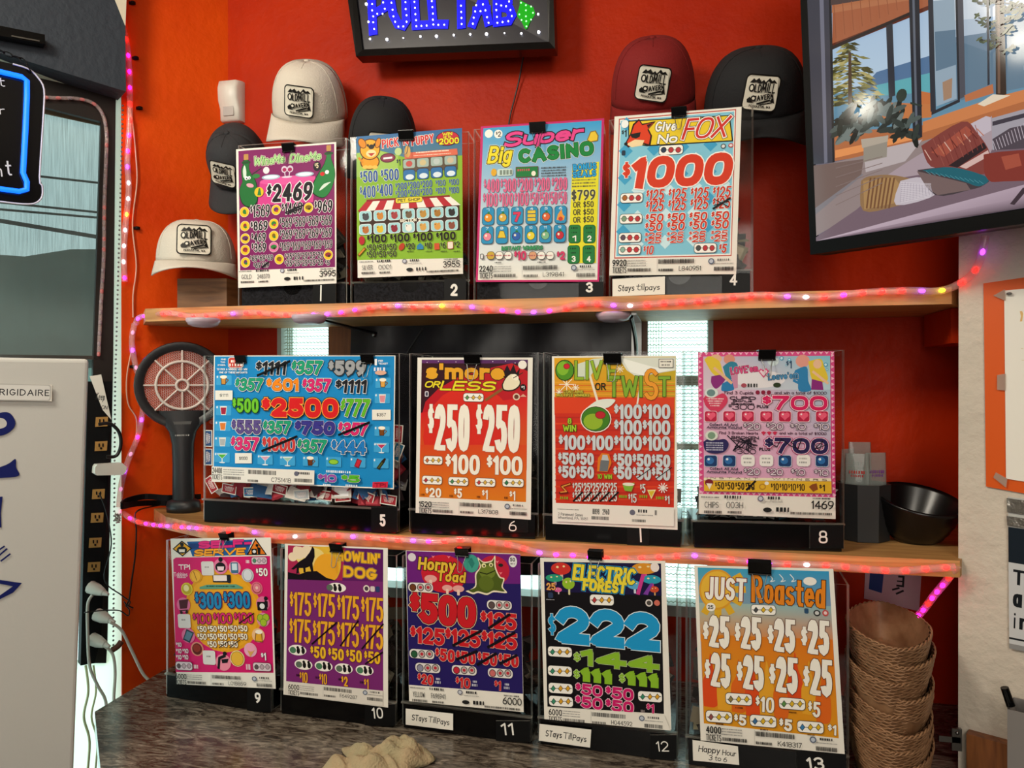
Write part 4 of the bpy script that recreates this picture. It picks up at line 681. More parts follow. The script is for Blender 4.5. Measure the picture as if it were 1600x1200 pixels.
def art_toad(s):
    s.P([(56, 58), (712, 78), (728, 882), (70, 830)], '241a5e'); s.P([(56, 58), (712, 78), (716, 248), (60, 240)], '6a1f78'); s.E(270, 190, 130, 110, 'c41f30'); s.E(560, 170, 90, 85, 'b81f3a')
    for a, b in ((210, 90), (300, 92), (180, 240), (330, 240), (580, 120), (600, 185)): s.P([(a - 10, b - 6), (a, b - 2), (a + 10, b - 6), (a, b + 10)], 'e87a84')
    for a, b, k in ((196, 218, 1.2), (292, 272, 1), (356, 276, 1.1)): s.E(a, b, 30 * k, 18 * k, 'e0a09a'); s.RR(a, b + 20 * k, 14 * k, 30 * k, 'e8c8b8', .3)
    s.E(430, 130, 44, 52, '3f9a8a'); s.P([(412, 120), (432, 95), (450, 130), (434, 160)], '2a7a70')
    s.PS([(398, 290), (450, 262), (452, 190), (480, 150), (466, 95), (500, 120), (548, 112), (568, 84), (572, 150), (596, 205), (622, 218), (612, 265), (636, 300), (560, 296), (520, 312), (470, 300), (440, 308)], 'e8dcc0')
    s.PS([(410, 284), (458, 264), (460, 195), (486, 152), (474, 108), (502, 128), (548, 120), (562, 100), (564, 152), (590, 210), (614, 222), (604, 265), (622, 292), (560, 286), (520, 302), (470, 290), (440, 298)], '4a5a1c'); s.E(522, 180, 46, 40, '6a7a2a'); s.E(516, 245, 44, 44, '5a6a22'); s.E(502, 142, 13, 13, 'e0dca0'); s.E(544, 138, 12, 12, 'e0dca0'); s.E(504, 144, 5, 6, '111'); s.E(544, 140, 5, 6, '111'); s.L([(482, 182), (520, 192), (566, 172)], 6, '20280c'); s.E(600, 140, 14, 10, '222')
    s.T([('Horny', 232, 136, 215, 74), ('Toad', 316, 206, 165, 62)], 0, 0, 0, 0, 'e0b83a', '2a1208', .2, .06, rot=-.03, sh=.1)
    s.E(88, 94, 23, 24, 'd8d0d8'); s.E(670, 118, 24, 34, 'e0dce0'); s.T('50', 668, 108, 28, 22, '222', wt=.2); s.MT(670, 132, 26, 8, '333')
    for a, b, c in ((138, 268, '6a3a20'), (592, 370, '5a4a4a'), (146, 652, '2a5a3a'), (180, 732, '8a8aa0'), (390, 745, 'c0283a'), (598, 762, 'c86a6a')):
        s.RR(a, b, 142, 52, 'e0dcda', .4, '2a1c3a', 2)
        for j in range(3): s.E(a - 44 + 44 * j, b, 20, 22, '2a2224'); s.E(a - 44 + 44 * j, b, 16, 18, c if j == 0 else 'b8a8a4'); s.E(a - 44 + 44 * j, b + (0 if j else -3), 9, 9, (c if j == 0 else 'b82a3a'))
    s.T([('$500', 266, 398, 380, 176)], 0, 0, 0, 0, 'c41c26', '3a0c14', .25, .025, gap=.01, mx=.5, oc2='e8cfa8', ow2=.045, rot=-.04)
    s.T([('$125', 588, 460, 208, 98), ('$125', 178, 546, 198, 98), ('$125', 382, 558, 204, 98), ('$125', 592, 572, 206, 96)], 0, 0, 0, 0, 'c41c26', 'e0b8a8', .23, .03, gap=.02, rot=-.04)
    s.T([('$50', 280, 658, 112, 72), ('$50', 400, 672, 112, 70), ('$50', 524, 680, 112, 70), ('$50', 646, 688, 116, 70), ('$20', 168, 796, 90, 60), ('$10', 384, 816, 84, 60), ('$1', 584, 832, 40, 56)], 0, 0, 0, 0, 'c41c26', 'e0b8a8', .24, .04, rot=-.05)
    for a, b in ((242, 804), (454, 820), (638, 836)): s.MT(a, b - 10, 26, 12, 'c8c8d8'); s.MT(a, b + 10, 36, 14, 'c8c8d8')
    for q in (((535, 500), (650, 425)), ((330, 600), (484, 520)), ((530, 610), (678, 530)), ((352, 680), (460, 636)), ((470, 710), (572, 650)), ((600, 705), (690, 660))): s.L(q, 15, '120c14')
    s.FOOT2(400, 910, 660, 'YELLOW', 'F696941', '6000', .085)

def art_forest(s):
    s.P([(52, 62), (698, 72), (714, 900), (72, 860)], '0e0c10'); s.P([(52, 62), (698, 72), (702, 250), (58, 225)], '17123e')
    for a, b, w, h, c, st in ((146, 100, 54, 42, 'c8322a', 'd8b0a0'), (110, 152, 48, 26, '2a9a7a', 'c8a0c0'), (188, 182, 34, 40, '8fb82c', 'd8d0a0'), (606, 100, 70, 38, 'd8902a', 'd0508a'), (646, 160, 52, 30, '2a9ab4', 'c83a8a'), (550, 190, 40, 30, '5aa4d0', 'c8d0e0'), (660, 214, 26, 22, 'c84a2a', 'd0a060'), (130, 216, 22, 16, 'd85a9a', 'e0c0d0')):
        s.RR(a + 4, b + h * .9, w * .3, h * 1.3, st, .3); s.E(a, b, w, h * .8, c); s.P([(a - w, b), (a + w, b), (a + w * .8, b + h * .35), (a - w * .8, b + h * .35)], c); s.E(a - w * .35, b - h * .2, w * .14, h * .16, 'ecd8a0', 8); s.E(a + w * .3, b - h * .3, w * .12, h * .14, 'ecd8a0', 8)
    s.P([(560, 240), (590, 130), (612, 130), (580, 245)], 'c83a8a'); s.P([(600, 240), (640, 180), (655, 180), (625, 245)], '7a3aa0')
    s.T([('ELECTRIC', 384, 132, 346, 92), ('FOREST', 386, 198, 240, 64)], 0, 0, 0, 0, 'e8d43a', '14203a', .24, .045, gap=.02, sh=.1, rot=-.05, oc2='2aa0d4', ow2=.09)
    for k in range(6): s.L([(250 + 50 * k, 100 + 5 * k), (240 + 50 * k, 120 + 5 * k)], 7, '2aa0d4')
    s.T('25', 92, 198, 50, 40, 'e0a05a', '401808', .2, .06); s.E(664, 92, 24, 26, 'e8dcd8'); s.RR(90, 246, 28, 32, '2a3a5a', .3); s.MT(90, 270, 46, 5, 'a8a8b0')
    s.CAPS(372, 272, 130, 56, ('b83a3a', 'd8a02a', 'd8a02a'), shape='D'); s.E(632, 288, 20, 20, 'd8d0cc'); s.E(632, 288, 13, 13, '4a4440'); s.E(676, 288, 16, 16, 'c86a5a')
    s.T([('222', 402, 428, 570, 210)], 0, 0, 0, 0, '1c94cc', 'dbe6ea', .29, .02, gap=.02, rot=-.035, mx=.5); s.T('$', 98, 404, 42, 104, '1c94cc', 'dbe6ea', .13, .03)
    s.T([('144', 470, 606, 430, 92)], 0, 0, 0, 0, '86b62c', '0e0c10', .3, .01, gap=.08, rot=-.04, oc2='cfe0b0', ow2=.03)
    s.T([('111', 344, 688, 172, 80), ('111', 596, 708, 180, 80)], 0, 0, 0, 0, '86b62c', None, .55, gap=.1, rot=-.04, mx=.8); s.T([('$', 236, 584, 38, 46), ('$', 234, 678, 34, 44), ('$', 484, 700, 34, 46)], 0, 0, 0, 0, '86b62c', 'cfe0b0', .18, .04)
    s.T([('$50', 302, 766, 148, 62), ('$50', 470, 786, 154, 66), ('$50', 302, 836, 150, 64), ('$50', 470, 856, 154, 66), ('$1', 640, 868, 44, 52)], 0, 0, 0, 0, 'c81a66', 'eac8d4', .24, .045, gap=.06, rot=-.05)
    for a, b in ((142, 556), (142, 662), (146, 757), (148, 828), (638, 802)): s.CAPS(a, b, 130, 54, ('3a8a6a', 'd8a02a', 'd8a02a'), shape='D')
    s.MT(600, 882, 24, 16, 'a89a9a')
    s.P([(70, 858), (714, 898), (752, 988), (58, 925)], 'e6e2d8'); s.FOOT(398, 926, 650, '6000', 'H044592', sl=.075)

def art_sun(s):
    s.G([(55, 60), (800, 82), (856, 1030), (90, 945)], ['3fa0c0', '2f94c4', 'd8761c', 'd8801c']); s.G([(64, 260), (812, 280), (826, 520), (72, 480)], ['9fb8ac', '86b0b8', 'd87a1e', 'd9861e']); s.G([(74, 440), (822, 470), (856, 1030), (92, 945)], ['d8801e', 'd8701c', 'd8921c', 'd8921c'])
    for k in range(12):
        t = k * math.pi / 6; s.L([(170 + 90 * math.cos(t), 185 + 95 * math.sin(t)), (170 + 138 * math.cos(t), 185 + 140 * math.sin(t))], 40, 'd8a82a') if 170 + 138 * math.cos(t) > 60 and 185 + 140 * math.sin(t) > 66 else None
    s.EC(165, 185, 102, 115, 'd8982a', 72, 400, 64); s.EC(165, 185, 92, 104, 'e2b23a', 76, 400, 68)
    rs = random.Random(5)
    for k in range(9):
        a = 130 + 80 * k; b = 560 + 8 * k + rs.uniform(-30, 60); s.PS([(a - 40, b + 260), (a - 46, b + 120), (a - 18, b + 60), (a - 4, b - 40), (a + 16, b + 60), (a + 40, b + 130), (a + 36, b + 260)], ('d84a1c', 'e0a02a', 'd8641c')[k % 3])
    s.T([('JUST', 214, 182, 230, 130)], 0, 0, 0, 0, 'f0ece4', '7a1c1c', .22, .05, gap=.06, rot=-.02, sh=.05)
    s.T([('Roasted', 568, 196, 420, 158)], 0, 0, 0, 0, 'e0821c', '2a1408', .2, .045, gap=.05, rot=-.05)
    for k in range(3): s.L(spl2([(460 + 60 * k, 100), (480 + 60 * k, 125), (468 + 60 * k, 140), (492 + 60 * k, 135)]), 5, 'd8e4e8')
    s.E(692, 138, 38, 24, 'eee8e0'); s.E(130, 284, 26, 24, 'f0ece4'); s.T('25', 128, 284, 32, 22, '222', wt=.2)
    s.RR(672, 306, 24, 30, '2a4a6a', .3); s.E(732, 318, 20, 18, '2a2a2a'); s.E(732, 318, 12, 11, 'c8c8c8'); s.E(780, 318, 18, 18, 'c04a4a'); s.E(780, 318, 10, 10, 'e8c8c8')
    s.CAPS(428, 300, 136, 54, ('4a4a4a', 'd8b02a', 'd8b02a'), shape='D')
    its = []
    for a, b, w, h in ((162, 424, 152, 182), (342, 432, 152, 186), (532, 446, 158, 190), (724, 456, 162, 196), (170, 642, 148, 194), (356, 656, 156, 196), (544, 670, 164, 204), (738, 684, 166, 208)):
        its.append(('25', a + w * .1, b, w * .76, h)); its.append(('$', a - w * .4, b - 10, w * .22, h * .48))
    s.T(its, 0, 0, 0, 0, 'f0ece2', '4a1008', .2, .03, gap=.015, rot=-.04, oc2='4a1008', ow2=.035, mx=.52)
    s.T([('$10', 436, 836, 106, 88), ('$5', 716, 864, 70, 88), ('$5', 296, 924, 70, 62), ('$5', 554, 952, 74, 68), ('$1', 818, 980, 50, 60)], 0, 0, 0, 0, 'f0ece2', '4a1c08', .22, .05, rot=-.06)
    for a, b, c in ((288, 806, '8a7a4a'), (590, 832, '5a8a4a'), (176, 906, '8a4a4a'), (426, 930, '3a6a9a'), (694, 964, '3a7ab0')): s.CAPS(a, b, 146, 62, (c, 'd8b02a', 'd8b02a'), shape='D')
    for a, b in ((292, 854), (594, 880), (180, 946), (432, 978), (700, 1008)): s.MT(a, b, 44, 8, '4a2208')
    s.FOOT(478, 1034, 770, '4000', 'K418317', sl=.105)
def spl2(p): return [(q[0], q[1]) for q in spl([(a, b, 0) for a, b in p], 4)]
# ---------------------------------------------------------------- materials
ORANGE = mat('orange_paint', (.45, .025, .0012), .5, bump=.5, bscale=45, var=.25, vscale=5, c2=(.36, .015, .001), spec=.12)
ORANGE2 = mat('daylit_orange_paint', (.68, .070, .003), .5, bump=.5, bscale=45, var=.25, vscale=5, c2=(.56, .042, .002), spec=.12)  # brighter copy of the orange paint, daylight put into the colour
STUCCO = mat('white_stucco', 'cdc3b4', .8, bump=1.0, bscale=55, var=.1, vscale=12)
PLAIN = mat('room_paint', '8a7a6a', .8); FLOORM = mat('floor_tile', '4a4038', .5); CEILM = mat('ceiling_paint', 'c8bca8', .9)
PINE = wood('pine_board', 'cb9c60', 'a06c38', (3, 40, 40), .5)
OAK = wood('brown_wood', '8a5226', '5e3214', (40, 40, 3), .45)
BLACK = mat('black_plastic', '050506', .22, spec=.3); MATTE = mat('matte_black', '0a0a0c', .6, spec=.2); FOAM = mat('speckled_black_foam', '08080a', .9, var=.6, vscale=260, c2='26262b', spec=.2)
DARKFR = mat('dark_brown_frame', '1c1512', .45); WHITEPL = mat('white_plastic', 'd8d4ca', .4); CREAM = mat('cream_trim', 'd9d2bc', .6); STEEL = mat('steel', '8a8a88', .3, 1); WIRE = mat('black_wire', '0c0c0c', .4)
SOFFITM = mat('dark_blue_soffit', '2a323c', .7, bump=.5, bscale=70)
def trans_mat(name, c, clear=.9, rough=.03, fres=1.45, diffuse=0.0, translucent=False):
    m = bpy.data.materials.new(name); m.use_nodes = True; nt = m.node_tree; nt.nodes.clear()
    o = nt.nodes.new('ShaderNodeOutputMaterial'); t = nt.nodes.new('ShaderNodeBsdfTransparent'); g = nt.nodes.new('ShaderNodeBsdfGlossy'); lw = nt.nodes.new('ShaderNodeLayerWeight'); lw.inputs[0].default_value = .5; pw = nt.nodes.new('ShaderNodeMath'); pw.operation = 'POWER'; pw.inputs[1].default_value = 4; f = nt.nodes.new('ShaderNodeMath'); f.operation = 'MULTIPLY_ADD'; f.inputs[1].default_value = .55 * min(1, (fres - 1) * 2.5); f.inputs[2].default_value = ((fres - 1) / (fres + 1)) ** 2; nt.links.new(lw.outputs['Facing'], pw.inputs[0]); nt.links.new(pw.outputs[0], f.inputs[0]); mx = nt.nodes.new('ShaderNodeMixShader')
    t.inputs[0].default_value = tuple(clear * q for q in lin(c)) + (1,); g.inputs['Roughness'].default_value = rough
    nt.links.new(f.outputs[0], mx.inputs[0]); nt.links.new(t.outputs[0], mx.inputs[1]); nt.links.new(g.outputs[0], mx.inputs[2]); last = mx
    if diffuse:
        d = nt.nodes.new('ShaderNodeBsdfTranslucent' if translucent else 'ShaderNodeBsdfDiffuse'); d.inputs[0].default_value = lin(c) + (1,); m2 = nt.nodes.new('ShaderNodeMixShader'); m2.inputs[0].default_value = diffuse
        nt.links.new(mx.outputs[0], m2.inputs[1]); nt.links.new(d.outputs[0], m2.inputs[2]); last = m2
    nt.links.new(last.outputs[0], o.inputs[0]); return m
ACRYL = trans_mat('clear_acrylic', 'ffffff', .985, .05, 1.25); EDGE = trans_mat('acrylic_edge', 'f8f8f2', .97, .15, 1.4, .5, True)
VINYL = trans_mat('clear_vinyl', 'ffeceA', .97, .12, 1.45, .17); GLASS = trans_mat('window_glass', 'fcfffe', .98)
SHADE = trans_mat('solar_shade', 'dfeeea', .30, .8, 1.02, .14)

nt = SHADE.node_tree; tb = [q for q in nt.nodes if q.type == 'BSDF_TRANSPARENT'][0]; tc = nt.nodes.new('ShaderNodeTexCoord'); mp = nt.nodes.new('ShaderNodeMapping'); mp.inputs['Scale'].default_value = (700, 700, 14)
nn = nt.nodes.new('ShaderNodeTexNoise'); nn.inputs['Scale'].default_value = 1.0; nn.inputs['Detail'].default_value = 3; rp = nt.nodes.new('ShaderNodeMapRange'); rp.inputs[1].default_value = .3; rp.inputs[2].default_value = .7; rp.inputs[3].default_value = .15; rp.inputs[4].default_value = .27
cb = nt.nodes.new('ShaderNodeCombineColor'); nt.links.new(tc.outputs['Object'], mp.inputs[0]); nt.links.new(mp.outputs[0], nn.inputs['Vector']); nt.links.new(nn.outputs[0], rp.inputs[0])
for k in range(3): nt.links.new(rp.outputs[0], cb.inputs[k])
nt.links.new(cb.outputs[0], tb.inputs[0])
# ---------------------------------------------------------------- the room
Z1 = CAM_Z + .1505; Z2 = CAM_Z - .2732; ZC = CAM_Z - .603
YB = 1.54
H = 2.62
CORN = V((-1.024, YB, 0)); EDG = V((-1.1635, 1.3656, 0))
WD = V((.583, .813, 0)).normalized(); WN = V((.813, -.583, 0)).normalized()        # window wall: direction and inward normal
RC = V((.424, 1.28, 0)); RD = V((.873, -.487, 0)).normalized(); RN = V((-.487, -.873, 0)).normalized()   # white wall
def wallbox(mb, a, b, z0, z1, n, t=.05):
    "vertical slab from a to b, thickness t away from inward normal n"
    a = V(a); b = V(b); n = V(n)
    mb.hexa([V((a.x, a.y, z0)), V((b.x, b.y, z0)), V((b.x, b.y, z0)) - n * t, V((a.x, a.y, z0)) - n * t], [V((a.x, a.y, z1)), V((b.x, b.y, z1)), V((b.x, b.y, z1)) - n * t, V((a.x, a.y, z1)) - n * t])
WX0 = atY(437, 560, YB).x; WX1 = atY(1111, 560, YB).x; WZ0 = 1.05; WZ1 = 1.662
mb = MB(); N = (0, -1, 0)
wallbox(mb, (CORN.x - .1, YB, 0), (WX0, YB, 0), 0, H, N); wallbox(mb, (WX1, YB, 0), (.62, YB, 0), 0, H, N); wallbox(mb, (WX0, YB, 0), (WX1, YB, 0), 0, WZ0, N); wallbox(mb, (WX0, YB, 0), (WX1, YB, 0), WZ1, H, N)
struct('wall_back', mb, ORANGE, 'orange painted back wall of the shelf niche', 'wall')
mb = MB(); sd = (EDG - CORN).normalized(); sn = V((-sd.y, sd.x, 0)); sn = sn if sn.x > 0 else -sn
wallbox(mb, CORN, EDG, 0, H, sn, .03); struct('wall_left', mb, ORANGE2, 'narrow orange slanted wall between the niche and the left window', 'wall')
mb = MB(); wallbox(mb, RC, RC + RD * 2.5, 0, H, RN, .06); struct('wall_right', mb, STUCCO, 'rough white stucco wall right of the shelves', 'wall')
mb = MB(); wallbox(mb, (RC.x + .07, RC.y + .03, 0), (.56, YB + .02, 0), 0, H, (-1, 0, 0), .04); struct('wall_niche', mb, ORANGE, 'orange side of the niche behind the white wall', 'wall')
WA = EDG - WD * .03; WBp = EDG - WD * 2.3
mb = MB(); wallbox(mb, EDG - WD * 1.3, WBp, 0, H, WN, .08); wallbox(mb, WA, EDG - WD * 1.3, 0, .45, WN, .08); wallbox(mb, WA, EDG - WD * 1.3, 2.2, H, WN, .08); struct('wall_window', mb, PLAIN, 'wall holding the left window', 'wall')
R2 = RC + RD * 2.5
mb = MB(); wallbox(mb, R2, (R2.x, -3, 0), 0, H, (-1, 0, 0)); struct('wall_side', mb, PLAIN, 'wall at the right behind the camera', 'wall')
mb = MB(); wallbox(mb, (R2.x, -3, 0), (-3, -3, 0), 0, H, (0, 1, 0)); struct('wall_front', mb, PLAIN, 'wall behind the camera', 'wall')
mb = MB(); wallbox(mb, (-3, -3, 0), WBp, 0, H, (1, 0, 0)); struct('wall_far', mb, PLAIN, 'wall left behind the camera', 'wall')
mb = MB(); mb.box((-3.2, -3.2, -.05), (R2.x + .1, 1.75, 0)); struct('floor', mb, FLOORM, 'dark floor of the room', 'floor')
mb = MB(); mb.box((-3.2, -3.2, H), (R2.x + .1, 1.75, H + .05)); struct('ceiling', mb, CEILM, 'pale ceiling of the room', 'ceiling')
# brown wood wainscot at the foot of the white wall
wz = onp(1512, 1147, RC + RN * .02, RN).z; s0 = (onp(1510, 1150, RC + RN * .02, RN) - RC).dot(RD)
mb = MB(); wallbox(mb, RC + RD * s0 + RN * .02, RC + RD * 2 + RN * .02, .6, wz, RN, .02); struct('trim_1', mb, OAK, 'brown wood panel low on the white wall', 'trim')

# ---------------------------------------------------------------- back window: two bright strips, dark sheet between
mb = MB(); GREY = mat('grey_window_frame', 'a8aaa2', .5)
for a, b in ((WX0 - .004, WX0 + .006), (WX1 - .006, WX1 + .004)): mb.box((a, YB - .004, WZ0), (b, YB + .05, WZ1))
mb.box((WX0, YB - .004, WZ0 - .01), (WX1, YB + .05, WZ0 + .012)); mb.box((WX0, YB - .004, WZ1 - .01), (WX1, YB + .05, WZ1))
zr = atY(1080, 700, YB).z; mb.box((WX0, YB + .03, zr - .006), (WX1, YB + .045, zr + .006)); zr = atY(1080, 595, YB).z; mb.box((-.1, YB + .03, zr - .01), (WX1, YB + .045, zr + .01))
w2 = struct('window_2', mb, GREY, 'back window with bright daylight strips behind the boxes', 'window')
mb = MB(); mb.box((WX0, YB + .04, WZ0), (WX1, YB + .043, WZ1)); mb.build('glass_pane', GLASS, w2)
for a, b in ((atY(515, 560, YB).x, atY(551, 560, YB).x), (atY(988, 560, YB).x, atY(1012, 560, YB).x)):
    mb = MB(); mb.box((a, YB - .006, WZ0), (b, YB + .03, WZ1)); mb.build('window_post', OAK, w2)
BL = trans_mat('woven_blind_fibre', 'd8dcc8', .85, .5, 1.05, .35)
for a, b in ((WX0 + .006, atY(515, 560, YB).x), (atY(1012, 560, YB).x, WX1 - .006)):
    mb = MB(); z = WZ0 + .015
    while z < WZ1 - .01:
        n = 28; mb.tube([(a + (b - a) * k / n, YB + .012, z + (.0014 if k % 2 else -.0014)) for k in range(n + 1)], .0011, 4, False); mb.face([(a, YB + .0133, z - .0070), (b, YB + .0133, z - .0070), (b, YB + .0133, z - .0052), (a, YB + .0133, z - .0052)]); z += .0142
    for k in range(5): mb.face([(a + (b - a) * (.04 + .045 * k), YB + .0146, WZ0), (a + (b - a) * (.055 + .045 * k), YB + .0146, WZ0), (a + (b - a) * (.055 + .045 * k), YB + .0146, WZ1), (a + (b - a) * (.04 + .045 * k), YB + .0146, WZ1)])
    mb.build('woven_blind', BL, w2)
# outside: hillside and overhead lines
HILL = mat('distant_hillside', '3f4e46', 1.0, var=.4, vscale=.2)
mb = MB(); rows = []
c0 = EDG + V((0, 0, CAM_Z)); out = -WN
for j, (dist, f) in enumerate(((9, 0), (30, .35), (40, .7), (46, 1))):
    row = []
    for k in range(35):
        q = c0 + out * dist + WD * (k - 26) * 2.2 * (dist / 46)
        hgt = 7.6 + .12 * (k - 20) + .45 * math.sin(k * 1.7) + .3 * math.sin(k * 3.1 + 1)
        row.append(V((q.x, q.y, -1 + (hgt + 1) * f)))
    rows.append(row)
mb.grid(rows); tag(mb.build('hillside', HILL), 'hazy grey wooded hillside seen through the left window shade', 'hill')

# ---------------------------------------------------------------- left window
def W_(u, v, off=0.0): return onp(u, v, EDG + WN * off, WN)
def wpoly(mb, px, off, t): mb.prism([W_(u, v, off) for u, v in px], -WN * t)
mb = MB(); wpoly(mb, [(-60, 96), (181, 147), (177, 560), (168, 1000), (166, 1036), (126, 1036), (146, 560), (158, 190), (-60, 134)], 0, .012)
w1 = struct('window_1', mb, DARKFR, 'tall left window with dark brown frame and drawn shade', 'window')
mb = MB(); mb.face([W_(u, v, -.045) for u, v in ((-70, 100), (170, 160), (140, 1230), (-70, 1230))]); mb.build('glass_pane', GLASS, w1)
mb = MB(); mb.face([W_(u, v, -.03) for u, v in ((-70, 146), (162, 196), (150, 575), (-70, 575))]); mb.build('roller_shade', SHADE, w1)
mb = MB(); mb.prism([W_(u, v, -.025) for u, v in ((-70, 128), (162, 184), (161, 197), (-70, 147))], -WN * .004); mb.build('shade_hem', mat('tan_shade_band', '8a7a62', .8), w1)
mb = MB(); wpoly(mb, [(-70, 553), (150, 556), (150, 562), (-70, 559)], .0, .03); mb.build('sill_bar', STEEL, w1)
JAMB = trans_mat('white_translucent_jamb', 'f0eedc', .2, .5, 1.2, .92, True)
mb = MB()
for q in ([(180, 146), (200, 150), (199, 420), (177, 560)], [(177, 560), (199, 420), (195, 560), (168, 1000)], [(168, 1000), (195, 560), (190, 1000), (166, 1040)], [(110, 1036), (190, 1000), (188, 1230), (104, 1230)]): mb.face([W_(u, v, -.004) for u, v in q])
struct('trim_2', mb, JAMB, 'white daylit jamb strip right of the window frame', 'trim')
mb = MB(); mb.face([W_(-80, 56, .058), W_(197, 142, .058), W_(190, 151, .0), W_(-80, 90, .0)]); struct('trim_5', mb, mat('daylit_ledge', 'c8dccc', .7, bump=1, bscale=60), 'rough ledge under the dark soffit, daylight painted into its pale colour', 'trim')  # pale green stands in for daylight on the soffit underside
mb = MB(); mb.prism([W_(u, v, .06) for u, v in ((-80, 58), (197, 143), (196, 40), (180, -60), (-80, -160))], -WN * .10); struct('trim_3', mb, SOFFITM, 'dark blue-grey textured soffit above the left window', 'soffit')
mb = MB(); mb.prism([W_(u, v, .062) for u, v in ((196, 40), (180, 0), (140, -14), (170, -60), (200, -60))], -WN * .02); struct('trim_4', mb, CREAM, 'cream ceiling trim at the top of the window wall', 'trim')
mb = MB(); mb.prism([W_(u, v, .085) for u, v in ((-30, 34), (70, 54), (71, 69), (-30, 50))], -WN * .024); mb.m = 1; mb.prism([W_(u, v, .087) for u, v in ((18, 55), (62, 63), (62, 65), (18, 57))], -WN * .004)
tag(mb.build('curtain_rail', [BLACK, STEEL]), 'short black track with a silver strip screwed to the dark soffit', 'rail')
for p in ((((-20, 290), (155, 328)), 6), (((-20, 318), (155, 345)), 6), (((-20, 343), (155, 371)), 9)):
    pass
mb = MB()
a0 = c0 + out * 7
for (u0, v0, u1, v1, r) in ((-60, 262, 175, 288, .012), (-60, 310, 175, 334, .012), (-60, 322, 175, 342, .012), (-60, 335, 175, 374, .022)):
    mb.tube([onp(u0, v0, a0, WN), onp(u1, v1, a0, WN)], r, 6)
tag(mb.build('power_lines', WIRE), 'dark overhead power lines outside the left window', 'cable')

# ---------------------------------------------------------------- shelves and counter
def shelf_board(name, label, z, front, th=.026):
    pts = front + [(.56, YB - .002), (CORN.x + .004, YB - .002)]
    mb = MB(); mb.prism([V((a, b, z)) for a, b in pts], (0, 0, -th)); o = mb.build(name, PINE); return tag(o, label, 'shelf', 'pine shelf boards')
s1 = shelf_board('shelf_board', 'upper pine shelf board carrying four boxes and a white cap', Z1, [(-1.13, 1.39), (-1.06, 1.31), (-.9, 1.302), (RC.x - .004, 1.298)])
s2 = shelf_board('shelf_board', 'lower pine shelf board carrying boxes, zapper racket and bowl', Z2, [(-1.112, 1.40), (-1.02, 1.32), (-.88, 1.256), (-.7, 1.25), (RC.x - .004, 1.262)])
GRAN = mat('granite', '5a4c42', .22, spec=.6)
nt = GRAN.node_tree; b = nt.nodes['Principled BSDF']; tc = nt.nodes.new('ShaderNodeTexCoord'); mp = nt.nodes.new('ShaderNodeMapping'); mp.inputs['Rotation'].default_value = (0, 0, -.35); mp.inputs['Scale'].default_value = (5, 17, 5)
n1 = nt.nodes.new('ShaderNodeTexNoise'); n1.inputs['Scale'].default_value = 4.2; n1.inputs['Detail'].default_value = 12; n1.inputs['Roughness'].default_value = .72; n1.inputs['Distortion'].default_value = 1.6
cr = nt.nodes.new('ShaderNodeValToRGB'); e = cr.color_ramp.elements; e[0].position = .32; e[0].color = lin('16110e') + (1,); e[1].position = .72; e[1].color = lin('aa9e8e') + (1,)
q = e.new(.43); q.color = lin('3c322a') + (1,); q = e.new(.54); q.color = lin('6c6256') + (1,)
nt.links.new(tc.outputs['Object'], mp.inputs[0]); nt.links.new(mp.outputs[0], n1.inputs['Vector']); nt.links.new(n1.outputs[0], cr.inputs[0]); nt.links.new(cr.outputs[0], b.inputs['Base Color'])
CA = atZ(148, 1112, ZC); CB = atZ(256, 1047, ZC)
mb = MB(); mb.prism([(CA.x, CA.y, ZC), (CB.x, CB.y, ZC), (CORN.x + .01, YB - .003, ZC), (.54, YB - .003, ZC), (RC.x + .03, RC.y - .03, ZC), (RC.x + .1, .62, ZC), (-.72, .62, ZC), (-.80, .80, ZC), (-.878, .985, ZC)], (0, 0, -.035))
tag(mb.build('countertop', GRAN), 'speckled brown and grey granite countertop below the lowest row of boxes', 'counter')
mb = MB(); mb.box((-.78, .84, .0), (RC.x, 1.5, ZC - .0355)); tag(mb.build('base_cabinet', OAK), 'brown wooden cabinet under the granite countertop', 'cabinet')
# dark sheet hung over the middle of the back window
PL = mat('black_sheeting', '14131a', .35, bump=.25, bscale=9)
x0, x1 = atY(552, 560, YB).x, atY(990, 560, YB).x; mb = MB(); rows = []
for j in range(15):
    rows.append([V((x0 + (x1 - x0) * k / 28, YB - .012 - .006 * math.sin(k * .8 + j * .5) * math.sin(j * .7 + k * .23), Z1 - .0245 - .53 * j / 14)) for k in range(29)])
mb.grid(rows)
tag(mb.build('black_sheet', PL), 'dark wrinkled black sheet covering the middle of the back window', 'sheet')
mb = MB(); mb.tube([atY(660, 514, YB - .03), atY(640, 545, YB - .03), atY(632, 565, YB - .03)], .0022, 6); tag(mb.build('cable', WIRE), 'thin black cable crossing the black sheet under the upper shelf', 'cable')
# cleat, brackets, puck lights
mb = MB(); a = atY(1461, 470, 1.44); c = atY(1492, 536, 1.36); mb.box((a.x, 1.36, c.z), (.52, 1.50, Z1 - .027)); tag(mb.build('shelf_cleat', ORANGE), 'orange painted wooden block under the right end of the upper shelf', 'block')
br = thing('shelf_bracket', 'bent silver metal bracket under the upper shelf right of centre', 'bracket', (0, 0, 0))
mb = MB(); X = atY(990, 500, 1.42).x; mb.box((X - .010, 1.33, Z1 - .030), (X + .010, YB - .02, Z1 - .0265)); mb.build('shelf_arm', STEEL, br); mb = MB(); mb.box((X - .010, YB - .024, Z1 - .16), (X + .010, YB - .02, Z1 - .0265)); mb.build('wall_arm', STEEL, br)
mb = MB(); mb.tube(spl([(X, 1.345, Z1 - .032), (X + .004, 1.42, Z1 - .075), (X, 1.515, Z1 - .15)]), .004, 6); mb.build('brace', STEEL, br)
